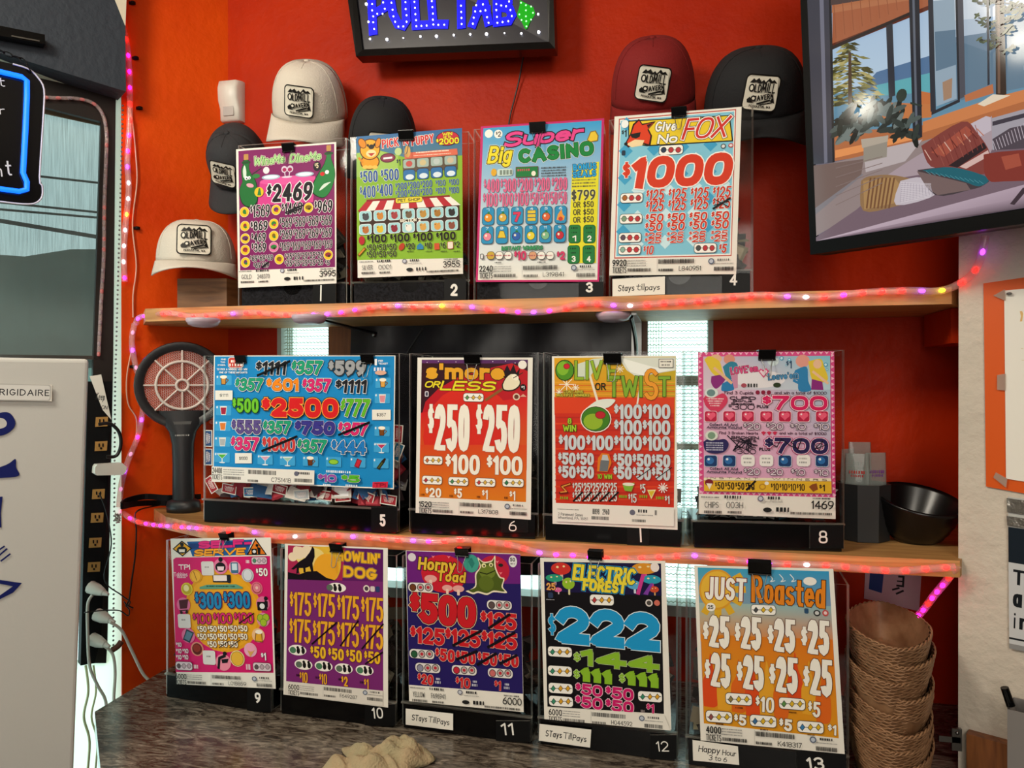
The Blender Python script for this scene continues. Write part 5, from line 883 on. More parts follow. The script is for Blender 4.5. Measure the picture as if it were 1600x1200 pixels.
br = thing('shelf_bracket', 'flat dark strut slanting back under the upper shelf left of centre', 'bracket')
mb = MB(); p = atZ(498, 498, Z1 - .028); q_ = V((atY(590, 517, YB).x, YB - .014, Z1 - .04)); d = V((0, 0, .004)); w = V((.006, .006, 0)); mb.hexa([p - w - d, q_ - w - d, q_ + w - d, p + w - d], [p - w, q_ - w, q_ + w, p + w]); mb.build('strut', mat('dark_steel', '3a3a3c', .3, .8), br)
mb = MB(); mb.ball(q_ + V((0, -.006, -.006)), .005); mb.build('screw', STEEL, br)
PUCK = mat('frosted_lilac_lens', 'b9a4b0', .3)
for u, v, lab in ((315, 498, 'lilac puck light under the left end of the upper shelf'), (481, 493, 'dark lilac puck light under the upper shelf above the blue poster'), (958, 489, 'round lilac puck light under the upper shelf beside the silver bracket')):
    p = atZ(u, v, Z1 - .027); t = thing('puck_light', lab, 'lamp', (p.x, p.y + .005, Z1 - .0262), 'puck lights under the upper shelf')
    mb = MB(); mb.lathe([(.0001, 0), (.031, 0), (.032, -.004), (.030, -.008)]); mb.build('housing', PUCK, t); mb = MB(); mb.lathe([(.030, -.007), (.027, -.0125), (.018, -.016), (.0001, -.018)]); mb.build('lens', PUCK, t)

# ---------------------------------------------------------------- ticket boxes and posters
TICK = attr_mat('paper_ticket', .6)
def panel(mb, o, ex, ey, x0, x1, y0, y1, z0, z1):
    "clear sheet with lighter cut edges: thin in x or y"
    c = lambda a, b, z: o + ex * a + ey * b + V((0, 0, z))
    p = [c(x0, y0, z0), c(x1, y0, z0), c(x1, y1, z0), c(x0, y1, z0), c(x0, y0, z1), c(x1, y0, z1), c(x1, y1, z1), c(x0, y1, z1)]
    thin = 0 if abs(x1 - x0) < abs(y1 - y0) else 1
    for f, ax in (((3, 2, 1, 0), 2), ((4, 5, 6, 7), 2), ((0, 1, 5, 4), 1), ((1, 2, 6, 5), 0), ((2, 3, 7, 6), 1), ((3, 0, 4, 7), 0)):
        mb.m = 0 if ax == thin else 1; mb.face([p[k] for k in f])
TK_COL = {'dark': ('1c1814', '2a2420', '14110f', '3a342c', '6a6456', '241c1a'), 'tan': ('6a6250', '3a342a', '8a8468', '4a5a38', '2a2620'), 'red': ('a8323a', '8a2430', 'd8d0c8', '2a5a8a', '3a2a2c'), 'grey': ('4a4a4c', '8a8884', '2c2c30', 'b8b4ac', '3a5a6a')}
def ticket_box(bl, br, z, fill, kind, tray, plate, num, nstyle, label, hgt=.326, dep=.135, extra=None):
    A0 = atZ(bl[0], bl[1], z); B0 = atZ(br[0], br[1], z); ex = (B0 - A0).normalized(); ey = V((-ex.y, ex.x, 0)); wd = (B0 - A0).length; o = A0.copy()
    t = thing('ticket_box', label, 'box', (0, 0, 0), 'clear ticket boxes on black trays')
    g = .003; th = .003
    for nm, a in (('front_panel', (g, wd - g, 0, th, .004, hgt)), ('back_panel', (g, wd - g, dep - th, dep, .004, hgt)), ('side_panel', (g, g + th, th, dep - th, .004, hgt)), ('side_panel', (wd - g - th, wd - g, th, dep - th, .004, hgt))):
        mb = MB(); panel(mb, o, ex, ey, *a); mb.build(nm, [ACRYL, EDGE], t)
    c = lambda a, b, zz: o + ex * a + ey * b + V((0, 0, zz))
    hb = .043
    mb = MB(); y0 = -.004 if tray is BLACK else .005
    mb.hexa([c(g + .005, y0, .001), c(wd - g - .005, y0, .001), c(wd - g - .005, dep - .006, .001), c(g + .005, dep - .006, .001)], [c(g + .005, y0, hb), c(wd - g - .005, y0, hb), c(wd - g - .005, dep - .006, hb), c(g + .005, dep - .006, hb)])
    mb.build('tray', tray, t)
    mb = MB(); mb.hexa([c(g, y0 - .001, hb), c(wd - g, y0 - .001, hb), c(wd - g, y0 + .006, hb), c(g, y0 + .006, hb)], [c(g, y0 - .001, hb + .003), c(wd - g, y0 - .001, hb + .003), c(wd - g, y0 + .006, hb + .003), c(g, y0 + .006, hb + .003)]); mb.build('tray_rim', EDGE, t)
    if tray is FOAM:
        mb = MB(); mb.face([c(wd * .5 + .02 * math.cos(k), y0 - .0006, hb - .0005 - .019 * math.sin(k)) for k in [math.pi * j / 10 for j in range(11)]]); mb.build('thumb_notch', BLACK, t)
    # number plate
    if plate:
        px0, py0, px1, py1 = plate; n = -ey; pl = o + n * .0062
        q4 = [onp(a, b, pl, n) for a, b in ((px0, py0), (px1, py0), (px1, py1), (px0, py1))]
        Sx = Sheet([(0, 0), (100, 0), (100, 100), (0, 100)], q4); Sx.P([(0, 0), (100, 0), (100, 100), (0, 100)], '0a0a0b')
        cx, cy, w, h, wt = nstyle; Sx.T('I' if num in ('1', '7') else num, (cx - px0) / (px1 - px0) * 100, (cy - py0) / (py1 - py0) * 100, w / (px1 - px0) * 100, h / (py1 - py0) * 100, 'e8e6e0', None, wt, gap=.14)
        Sx.build('number_plate', INK, t)
    # loose tickets inside: nobody could count them
    rs = random.Random(num); mb = MB(); cols = TK_COL[kind]; top = .05 + fill
    for k in range(int(150 * wd / .25)):
        a = rs.uniform(.03, wd - .03); b_ = rs.uniform(.022, dep - .03) if k % 3 else rs.uniform(.01, .03); zz = .05 + abs(rs.gauss(0, .5)) * fill * .8; zz = min(zz, top)
        zz = min(zz, .05 + fill * (.75 + .25 * math.sin(a * 40 + len(num))))
        e1 = V((rs.gauss(0, 1), rs.gauss(0, .45), rs.gauss(0, .6))).normalized(); e2 = e1.cross(V((rs.gauss(0, .4), 1, rs.gauss(0, .6)))).normalized(); l, w = .022, .0125
        ctr = V((a, b_, zz)); P4 = []
        for sx, sy in ((-1, -1), (1, -1), (1, 1), (-1, 1)):
            q = ctr + e1 * l * sx + e2 * w * sy; q.x = min(max(q.x, .008), wd - .008); q.y = min(max(q.y, .005), dep - .008); q.z = max(q.z, .047); P4.append(c(q.x, q.y, q.z))
        cc = lin(rs.choice(cols)); mb.face(P4, cc); nn = (P4[1] - P4[0]).cross(P4[3] - P4[0])
        if nn.length > 0 and k % 2:
            m_ = sum(P4, V()) / 4; off = nn.normalized() * 3e-4; off = off if off.dot(CP - m_) > 0 else -off
            mb.face([m_ + (q - m_) * .72 + off for q in P4], tuple(min(1, q * 1.8 + .02) for q in cc))
    hm = mb.build('loose_tickets', TICK); tag(hm, {'dark': 'dark folded pull tickets heaped inside ', 'tan': 'tan and green pull tickets heaped inside ', 'red': 'red and white pull tickets heaped inside ', 'grey': 'grey and white pull tickets heaped inside '}[kind] + '' + ('the clear box behind the ' + {'1': 'maroon', '7': 'olives'}[num] + ' poster' if num in ('1', '7') else 'the clear box numbered ' + num), 'tickets', 'loose tickets in the clear boxes', 'stuff')
    return o, ex, ey, wd
def poster(box, zo, zs, ref, art, label, clips):
    o, ex, ey, wd = box; n = -ey; pl = o + n * .0072
    px = [(zo[0] + a * zs, zo[1] + b * zs) for a, b in ref]
    S = Sheet(ref, [onp(u, v, pl, n) for u, v in px]); art(S)
    tag(S.build('poster', INK), label, 'poster', 'printed game posters clipped to the boxes')
    for (u, v, w, lab) in clips: clip(onp(u, v, pl + n * .002, n), ex, n, w, lab)
def clip(p, ex, n, w, label):
    "p: lower middle of the black body, on the poster"
    t = thing('binder_clip', label, 'clip', (0, 0, 0), 'black binder clips'); up = V((0, 0, 1)); hh = w * .55; mb = MB()
    a = p - ex * w / 2; b = p + ex * w / 2; bk = -n * .014
    mb.hexa([a, b, b - n * .001, a - n * .001], [a + up * hh + n * .006, b + up * hh + n * .006, b + up * hh + n * .005, a + up * hh + n * .005])
    mb.hexa([a + bk, b + bk, b + bk - n * .001, a + bk - n * .001], [a + up * hh - n * .012, b + up * hh - n * .012, b + up * hh - n * .013, a + up * hh - n * .013])
    mb.hexa([a + up * hh - n * .013, b + up * hh - n * .013, b + up * hh + n * .006, a + up * hh + n * .006], [q + up * .0012 for q in (a + up * hh - n * .013, b + up * hh - n * .013, b + up * hh + n * .006, a + up * hh + n * .006)])
    mb.tube([a + n * .0012, b + n * .0012], .0016, 6); mb.build('clip_body', BLACK, t)
    mb = MB(); f = n * .003
    mb.tube(spl([p - ex * w * .32 + f, p - ex * w * .2 - up * w * .45 + n * .008, p - ex * w * .16 - up * w * .9 + n * .012, p - up * w * 1.02 + n * .013, p + ex * w * .16 - up * w * .9 + n * .012, p + ex * w * .2 - up * w * .45 + n * .008, p + ex * w * .32 + f], 3), .0007, 5); mb.build('wire_handle', STEEL, t)
    mb = MB(); f = -n * .018
    mb.tube(spl([p - ex * w * .32 + f, p - ex * w * .16 - up * w * .9 + f - n * .008, p + ex * w * .16 - up * w * .9 + f - n * .008, p + ex * w * .32 + f], 3), .0007, 5); mb.build('wire_handle', STEEL, t)
def card(box, px, lines, label, unit):
    o, ex, ey, wd = box; n = -ey; pl = o + n * .0085
    S = Sheet(unit, [onp(a, b, pl, n) for a, b in px])
    S.T([tuple(l) for l in lines], 0, 0, 0, 0, '1a1a1c', None, .13, sd=False, sh=.12)
    tag(S.build('note_card', INK), label, 'note', 'handwritten note cards on the trays')
    return S
B = {}
B[1] = ticket_box((370, 481), (543.5, 477), Z1, .11, 'dark', FOAM, (489, 443, 525, 476), '1', (501.5, 458, 5, 25, .2), 'leftmost clear box on the upper shelf, behind the maroon poster', dep=.07)
B[2] = ticket_box((545.5, 477), (735, 474), Z1, .11, 'dark', FOAM, (694, 436, 728, 471), '2', (709.5, 453, 11, 19, .2), 'clear box numbered 2 behind the green puppy poster', dep=.07)
B[3] = ticket_box((738, 473), (946, 469), Z1, .1, 'dark', FOAM, (904, 440, 943, 468), '3', (921, 449, 11, 16, .2), 'clear box numbered 3 behind the pink bordered casino poster', dep=.07)
B[4] = ticket_box((949, 468.5), (1180, 461), Z1, .13, 'tan', FOAM, (1128, 427, 1172, 461), '4', (1146, 437, 12, 18, .16), 'clear box numbered 4 at the right end of the upper shelf', dep=.07)
B[5] = ticket_box((316, 815), (626, 834.5), Z2, .16, 'red', BLACK, (580, 792, 621, 832), '5', (598, 813, 9, 19, .2), 'wide clear box numbered 5 with red and blue tickets on the lower shelf', dep=.11)
B[6] = ticket_box((637, 833.5), (843.5, 842.5), Z2, .12, 'dark', BLACK, (783, 800, 825, 832), '6', (801, 822, 12, 16, .1), 'clear box numbered 6 behind the red and orange campfire poster')
B[7] = ticket_box((846, 843), (1071, 855), Z2, .06, 'grey', BLACK, (980, 822, 1014, 852), '7', (1001, 836, 6, 22, .25), 'clear box with a white stroke for its number, behind the olives poster')
B[8] = ticket_box((1077, 855), (1322, 862), Z2, .07, 'grey', BLACK, (1265, 820, 1318, 857), '8', (1286, 839, 14, 20, .13), 'clear box numbered 8 at the right of the lower shelf')
B[9] = ticket_box((258, 1087), (428, 1114), ZC, .1, 'dark', BLACK, (386, 1070, 424, 1112), '9', (403, 1090, 9, 16, .2), 'clear box numbered 9, leftmost on the granite counter', hgt=.300)
B[10] = ticket_box((436, 1113), (622, 1137), ZC, .16, 'dark', BLACK, (570, 1100, 618, 1134), '10', (590, 1114, 17, 17, .13), 'clear box numbered 10 behind the wolf poster on the counter', hgt=.300)
B[11] = ticket_box((626, 1135), (834, 1162), ZC, .14, 'dark', BLACK, (775, 1126, 829, 1159), '11', (793, 1139, 20, 19, .14), 'clear box numbered 11 behind the purple toad poster', hgt=.300)
B[12] = ticket_box((838, 1160), (1062, 1189), ZC, .12, 'dark', BLACK, (1016, 1148, 1057, 1186), '12', (1035, 1166, 19, 16, .1), 'clear box numbered 12 behind the black mushroom poster', hgt=.300)
B[13] = ticket_box((1068, 1192), (1330, 1228), ZC, .15, 'tan', BLACK, (1245, 1172, 1322, 1222), '13', (1274, 1193, 27, 20, .16), 'clear box numbered 13 at the right end of the counter', hgt=.300)
CL = 'black binder clip holding the '
poster(B[1], (360, 210), .225, [(40, 104), (735, 53), (737, 1035), (55, 1066)], art_bottles, 'maroon poster with two green wine bottles and large 2469 prize', [(451, 237, .026, CL + 'maroon bottle poster')])
poster(B[2], (545, 195), .2334, [(50, 80), (758, 22), (765, 998), (60, 1025)], art_puppy, 'green and blue poster with golden puppy and striped shop awning', [(635, 219, .03, CL + 'green puppy poster')])
poster(B[3], (740, 180), .2459, [(47, 72), (830, 20), (797, 1058), (14, 1060)], art_casino, 'pale poster with magenta border, fruit symbols and yellow column of seals', [(840, 207, .03, CL + 'pink bordered fruit poster')])
poster(B[4], (945, 160), .2626, [(58, 85), (814, 27), (782, 1022), (27, 1030)], art_fox, 'blue gingham poster with red fox in sunglasses and large red 1000', [(1061, 182, .026, CL + 'blue gingham fox poster')])
poster(B[5], (310, 540), .25, [(98, 62), (1232, 62), (1222, 898), (90, 850)], art_drinks, 'wide bright blue poster with drinks and large red 2500', [(377, 567, .024, 'left black binder clip on the wide blue drinks poster'), (575, 568, .026, 'right black binder clip on the wide blue drinks poster')])
poster(B[6], (640, 545), .25, [(50, 55), (770, 55), (758, 1068), (38, 1025)], art_campfire, 'red to orange poster with toasted marshmallow and two white 250 prizes', [(738, 569, .029, CL + 'red campfire poster')])
poster(B[7], (850, 545), .2583, [(48, 45), (800, 40), (808, 1095), (52, 1058)], art_olives, 'red poster with green olives and rows of silver 100 prizes', [(957, 568, .03, CL + 'olives poster')])
poster(B[8], (1070, 540), .2751, [(75, 38), (848, 32), (856, 985), (80, 955)], art_hearts, 'pink heart bordered poster with hugging couples and 700 prizes', [(1198, 562, .027, CL + 'pink heart bordered poster')])
poster(B[9], (250, 835), .2375, [(70, 28), (730, 20), (762, 1015), (112, 985)], art_selfserve, 'magenta poster with yellow disc of small icons and blue 300 prizes', [(351, 843, .02, CL + 'magenta icon poster')])
poster(B[10], (435, 840), .25, [(42, 38), (684, 65), (686, 1062), (32, 980)], art_wolf, 'purple poster with howling wolf before a yellow moon', [(526, 862, .025, CL + 'purple wolf poster')])
poster(B[11], (620, 845), .2709, [(52, 55), (712, 75), (732, 988), (72, 925)], art_toad, 'dark blue poster with horned green toad and red 500', [(722, 869, .024, CL + 'dark blue toad poster')])
poster(B[12], (835, 860), .2835, [(32, 40), (722, 58), (755, 988), (55, 929)], art_forest, 'black poster with glowing mushrooms and large blue 222', [(930, 874, .024, CL + 'black mushroom poster')])
poster(B[13], (1075, 870), .2751, [(35, 48), (825, 68), (890, 1120), (72, 1042)], art_sun, 'orange flame poster with yellow sun and eight white 25 prizes', [(1187, 897, .034, CL + 'orange sun poster')])
U100 = [(0, 0), (100, 0), (100, 40), (0, 40)]
card(B[4], [(957, 436), (1039, 432), (1039, 460), (957, 463)], [('Stays', 27, 22, 32, 15), ('till', 54, 21, 16, 15), ('pays', 77, 23, 28, 13)], 'handwritten white note card on the tray of the upper right box', U100)
card(B[11], [(634, 1107), (708, 1115), (708, 1141), (634, 1132)], [('STays', 30, 20, 33, 15), ('Till', 57, 20, 17, 15), ('Pays', 80, 22, 26, 14)], 'handwritten white note card below the dark blue toad poster', U100)
card(B[12], [(843, 1131), (924, 1140), (922, 1168), (842, 1157)], [('STays', 30, 20, 33, 15), ('Till', 57, 20, 17, 15), ('Pays', 80, 22, 26, 14)], 'handwritten white note card below the black mushroom poster', U100)
card(B[13], [(1082, 1156), (1153, 1166), (1155, 1195), (1083, 1188)], [('Happy', 34, 15, 46, 13), ('Hour', 78, 17, 32, 12), ('3', 36, 31, 8, 11), ('to', 52, 31, 14, 10), ('6', 68, 32, 8, 10)], 'handwritten white note card with two lines below the orange sun poster', U100)
# price tags stuck on the wide blue poster
o, ex, ey, wd = B[5]; n = -ey; pl = o + n * .0095
for (cx, cy, w, h, tx, lab) in ((350, 617.5, 27, 15, '$1111', 'upper left white price sticker on the wide blue poster'), (596, 648, 29, 16, '$357', 'white price sticker at the right edge of the wide blue poster'), (380.5, 716, 26, 16, '$1000', 'lower white price sticker on the wide blue poster')):
    S = Sheet([(0, 0), (w, 0), (w, h), (0, h)], [onp(a, b, pl, n) for a, b in ((cx - w / 2, cy - h / 2), (cx + w / 2, cy - h / 2), (cx + w / 2, cy + h / 2), (cx - w / 2, cy + h / 2))]); S.T(tx, w / 2, h / 2, w * .5, h * .32, '333', None, .15, sd=False); tag(S.build('price_sticker', INK), lab, 'sticker', 'white price stickers')
# single tickets lying against the front of the wide box
def single_ticket(u, v, l, w, rot, c, lab):
    ctr = onp(u, v, o - n * .012, n); ca, sa = math.cos(rot), math.sin(rot); a = ex * ca + V((0, 0, 1)) * sa; b = V((0, 0, 1)) * ca - ex * sa; q = [ctr - a * l + b * w, ctr + a * l + b * w, ctr + a * l - b * w, ctr - a * l - b * w]
    S = Sheet([(0, 0), (40, 0), (40, 20), (0, 20)], q); S.P([(2, 2), (38, 2), (38, 18), (2, 18)], c); S.T([('TABBIES', 20, 7, 26, 4), ('TICKET', 20, 13, 22, 4)], 0, 0, 0, 0, 'e8d8d4', None, .2); S.L([(8, 10), (32, 10)], .8, 'd8c8c4'); tag(S.build('ticket', INK), lab, 'ticket', 'tickets along the front of the wide box')
for u, v, r, c, lab in ((330, 757, -1.0, 'a82c38', 'red ticket standing on edge in the lower left corner of the wide box'), (358, 764, -.15, 'a82c38', 'red ticket second from left along the front of the wide box'), (392, 769, .05, '2f6f9a', 'blue and white ticket below the bar code of the wide blue poster'), (437, 764, -.2, '8a2430', 'dark red ticket left of centre in the wide box'), (471, 773, .1, 'b8bcc0', 'pale ticket at the centre front of the wide box'), (507, 774, -.1, 'a82c38', 'red ticket right of the pale one in the wide box'), (535, 776, .12, 'b03038', 'red ticket below the green prize figure of the wide box'), (572, 776, -.3, 'a82c38', 'tilted red ticket in the lower right of the wide box'), (607, 781, -.1, 'a82c38', 'red ticket in the lower right corner of the wide box'), (325.5, 685, 1.57, '2a4a7a', 'upper blue ticket upright at the left side of the wide box'), (325.5, 714, 1.57, '2a4a7a', 'lower blue ticket upright at the left side of the wide box'), (622, 678, 1.5, 'b8303c', 'red ticket upright at the right side of the wide box'), (621, 706, 1.2, '2a6a8a', 'teal ticket leaning at the right side of the wide box')):
    single_ticket(u, v, .0165, .0095, r, c, lab)
# ---------------------------------------------------------------- caps
def art_patch(s, bg='d8d2c2'):
    s.RR(50, 50, 100, 100, '14120f', .14); s.RR(50, 50, 93, 93, bg, .13)
    k = '171411'
    s.P([(12, 24), (22, 12), (28, 17), (36, 10), (44, 20), (50, 14), (56, 20), (66, 8), (74, 16), (80, 12), (90, 22), (80, 20), (72, 22), (64, 17), (56, 25), (48, 22), (40, 25), (30, 21), (22, 24)], k)
    s.E(20, 38, 8, 11, k); s.E(20, 38, 4, 7, bg)
    s.T([('LD', 38, 38, 20, 22), ('MILL', 68, 35, 40, 26)], 0, 0, 0, 0, k, None, .2, gap=.1)
    s.T('TAVERN', 58, 61, 56, 15, k, None, .2, rot=.22); s.E(30, 66, 8, 8, k); s.E(30, 66, 4, 4, bg)
    s.P([(12, 70), (20, 62), (26, 74), (34, 78), (14, 78)], k); s.L([(44, 80), (76, 68)], 5, k); s.L([(52, 82), (84, 74)], 3, k); s.P([(78, 70), (86, 58), (92, 76)], k)
    s.T('PESHASTIN, WA', 52, 87, 62, 7, k, None, .2)
def cap(label, loc, rot, crown, back, brim, mesh=None, patch_px=.06, hgt=.115, rx=.083, ry=.095, patch_rot=0, pz=.055, bcol='d8d2c2', brim_len=.07, curl=5.2, group='caps with square patches'):
    t = thing('baseball_cap', label, 'cap', loc, group); t.rotation_euler = rot
    def sh(a, e):
        ce = math.cos(e) ** .62; k = 1 + .07 * max(0, -math.sin(a)) * math.sin(2 * e)
        return V((rx * ce * math.cos(a) * k, ry * ce * math.sin(a) * k, hgt * math.sin(e) ** .95))
    # front panels and back panels
    for nm, m, a0, a1 in (('front_panel', crown, 180, 360), ('back_panel', back, 0, 180)):
        mb = MB(); mb.grid([[sh(math.radians(a0 + (a1 - a0) * j / 20), math.pi / 2 * i / 12 * .9999) for j in range(21)] for i in range(13)]); o_ = mb.build(nm, m, t)
        md = o_.modifiers.new('s', 'SOLIDIFY'); md.thickness = .002
    mb = MB(); rows = []
    for i in range(7):
        f = i / 6; row = []
        for j in range(21):
            a = math.radians(196 + 148 * j / 20); x_ = rx * 1.0 * math.cos(a); y_ = ry * math.sin(a); q = max(0, -math.sin(a))
            xx = x_ * (1 + .06 * f); row.append(V((xx, y_ - brim_len * f * q ** .55, .004 - .014 * f - curl * f * xx * xx)))
        rows.append(row)
    mb.grid(rows); o_ = mb.build('brim', brim, t); md = o_.modifiers.new('s', 'SOLIDIFY'); md.thickness = .003
    mb = MB(); mb.ball((0, 0, hgt), .006, 8, .5); mb.build('top_button', brim, t)
    mb = MB()
    for a in (210, 270, 330): mb.tube([sh(math.radians(a), math.pi / 2 * i / 10 * .98) * 1.004 for i in range(1 if a != 270 else 8, 11)], .0006, 4)
    mb.build('seam', brim, t)
    w = patch_px; c_ = sh(math.radians(270), .1); p1 = sh(math.radians(270), math.asin(min(.95, (pz - w * .42) / hgt))); p2 = sh(math.radians(270), math.asin(min(.98, (pz + w * .42) / hgt)))
    upv = (p2 - p1).normalized(); nn = V((1, 0, 0)).cross(upv).normalized(); mid = (p1 + p2) / 2 + nn * .0075
    cr, sr = math.cos(patch_rot), math.sin(patch_rot); ex_ = V((1, 0, 0)) * cr + upv * sr; ey_ = upv * cr - V((1, 0, 0)) * sr
    def bend(a, b, z, s):
        p = s.o + s.ex * a + s.ey * b; xl = p.x; return p + s.n * (z - xl * xl / (2 * .078))
    S = Sheet([(0, 0), (100, 0), (100, 100), (0, 100)], [mid - ex_ * w / 2 + ey_ * w / 2, mid + ex_ * w / 2 + ey_ * w / 2, mid + ex_ * w / 2 - ey_ * w / 2, mid - ex_ * w / 2 - ey_ * w / 2], bend)
    # only the rounded patch itself, in strips so that it follows the crown
    S.mb = MB(); art_patch(S, bcol); S.build('patch', INK, t)
    return t
CW = mat('white_cap_cloth', 'cfc6b8', .8, bump=.3, bscale=300); CWM = mat('white_cap_mesh', 'b8b0a4', .9, bump=1, bscale=500)
CK = mat('black_cap_cloth', '131316', .85, bump=.2, bscale=300); CG = mat('charcoal_cap_cloth', '2a2a2d', .85, bump=.2, bscale=300); CR = mat('dark_red_cap_cloth', '7c0d0a', .85, bump=.2, bscale=300)
r_ = math.radians
p = atY(486, 180, YB - .07); cap('white cap with square patch hung on the orange wall above the maroon poster', p, (r_(34), r_(4), r_(14)), CW, CWM, CW, patch_rot=-.06, pz=.046, hgt=.11, rx=.078, ry=.085)
p = atY(378, 264, YB - .05); cap('charcoal cap hung sideways on the orange wall left of the maroon poster', p, (r_(58), r_(6), r_(8)), CG, CG, CG, patch_rot=-.2, rx=.062, ry=.075, patch_px=.055, pz=.05, hgt=.10, brim_len=.055)
p = atY(598, 242, YB - .08); cap('black cap mostly hidden behind the green puppy poster', p, (r_(35), r_(2), r_(22)), CK, CK, CK, pz=.04, patch_px=.055, rx=.072, ry=.075, brim_len=.04)
p = atY(308, 415, 1.405); cap('white cap with square patch resting on a wooden block at the shelf end', (p.x, p.y, p.z), (r_(6), 0, r_(32)), CW, CWM, CW, pz=.046, patch_px=.066, rx=.08, ry=.09, hgt=.095, brim_len=.05, curl=2.6)
p = atY(1020, 158, YB - .075); cap('dark red cap hung on the wall above the blue gingham fox poster', p, (r_(37), 0, r_(2)), CR, CR, CR, patch_rot=-.2, pz=.052, rx=.08, hgt=.115, ry=.08, brim_len=.04)
p = atY(1178, 172, YB - .075); cap('black cap hung brim down on the wall left of the television', p, (r_(36), r_(0), r_(2)), CK, CK, CK, patch_rot=-.15, pz=.05, rx=.092, hgt=.11, ry=.08, brim_len=.05)
p = atY(308, 425, 1.405)
# wooden block under the white cap
a = atZ(272, 484, Z1); c = atZ(352, 484, Z1); mb = MB(); zt = p.z
hz = atY(310, 437, 1.40).z
mb.prism([(a.x, a.y + .01, Z1), (c.x, c.y + .005, Z1), (c.x + .008, c.y + .08, Z1), (a.x + .005, a.y + .075, Z1)], (0, 0, hz - Z1 - .004))
tag(mb.build('wooden_block', wood('walnut_block', '7a5534', '5a3a20', (6, 6, 60))), 'brown wooden block holding up the white cap on the upper shelf', 'block')
# small white wall sensor
t = thing('wall_sensor', 'small white motion sensor on the orange wall left of the white cap', 'sensor', atY(367, 162, YB))
o0 = V(t.location); cx = .026
mb = MB(); rows = []
for j, (z, d) in enumerate(((-.046, .012), (-.044, .022), (-.02, .024), (0, .034), (.025, .036), (.042, .03), (.046, .012))):
    rows.append([V((x_, -d_, z)) for x_, d_ in ((-cx, .0), (-cx * .98, d * .8), (-cx * .8, d), (cx * .8, d), (cx * .98, d * .8), (cx, 0))])
mb.grid(rows, False, True); mb.face(rows[0]); mb.face(list(reversed(rows[-1]))); mb.build('body', WHITEPL, t)
mb = MB(); mb.box((-.013, -.0262, -.036), (.013, -.02, -.012)); mb.build('lens', mat('milky_lens', 'b8b4b0', .2), t); mb = MB(); mb.box((-.013, -.031, -.006), (.013, -.028, -.003)); mb.build('slot', MATTE, t)

# ---------------------------------------------------------------- lit dot sign at the top
GLOWS = {}
def glow(name, c, e):
    if name not in GLOWS: GLOWS[name] = mat(name, c, .5, emit=e)
    return GLOWS[name]
SY = 1.455
t = thing('led_sign', 'black framed sign with blue dot letters and green dollar mark', 'sign')
q4 = [atY(528, -118, SY), atY(862, -130, SY - .01), atY(868, 78, SY), atY(558, 90, SY)]
ins = [atY(545, -104, SY), atY(850, -116, SY - .01), atY(858, 66, SY), atY(567, 78, SY)]
mb = MB()
for k in range(4):
    a, b, c, d = q4[k], q4[(k + 1) % 4], ins[(k + 1) % 4], ins[k]; back = V((0, .028, 0)); f = V((0, -.006, 0))
    mb.hexa([a + back, b + back, c + back, d + back], [a + f, b + f, c + f * .4, d + f * .4])
mb.build('frame', BLACK, t)
mb = MB(); mb.prism([p + V((0, .004, 0)) for p in ins], (0, .02, 0)); mb.build('panel', mat('dark_panel', '14121f', .3), t)
pl = (0, SY + .002, 0); S = Sheet([(540, 0), (880, 0), (880, 100), (540, 100)], [atY(540, 0, SY + .002), atY(880, 0, SY + .002), atY(880, 100, SY + .002), atY(540, 100, SY + .002)]); S.mb = MB()
bl = '0404ff'
for st in ([(583, 48), (578, -50)], [(578, -46), (600, -44), (606, -10), (601, 12), (583, 22)], [(611, 4), (614, 22), (622, 38), (630, 40), (635, 32), (634, 4), (632, -50)], [(648, 3), (650, 40), (668, 39)], [(674, 2), (677, 38), (694, 38)], [(720, -50), (721, 38)], [(705, -48), (738, -50)], [(739, 37), (751, 6), (757, 6), (763, 34)], [(745, 17), (760, 16)], [(776, -40), (777, 35), (795, 33), (800, 24), (796, 14), (778, 10)], [(780, 8), (794, 2), (792, -30)]): S.L(st, 13, bl)
S.build('blue_letters', attr_mat('blue_glow', emit=2.0), t)
S2 = Sheet([(540, 0), (880, 0), (880, 100), (540, 100)], [atY(540, 0, SY + .002), atY(880, 0, SY + .002), atY(880, 100, SY + .002), atY(540, 100, SY + .002)]); S2.mb = MB()
S2.P(spl2([(812, -12), (822, -22), (834, -6), (833, 10), (836, 22), (829, 33), (822, 46), (815, 34), (808, 24), (812, 8), (812, -12)])[:-1], '06b80a'); S2.build('green_mark', attr_mat('green_glow', emit=1.2), t)
def dot(parent, first, p, name, m, r):
    if name not in first:
        mb = MB(); mb.ball((0, 0, 0), r, 8); o_ = mb.build(name, m, parent); first[name] = o_
    else: o_ = first[name].copy(); COL.objects.link(o_); o_.parent = parent
    o_.location = p; return o_
first = {}; WG = glow('white_led_glow', 'f4f4ff', 5); GG = glow('green_led_glow', 'a8ffb0', 2.5)
sx = lambda a, b: (540 + a * .2125, b * .2125)
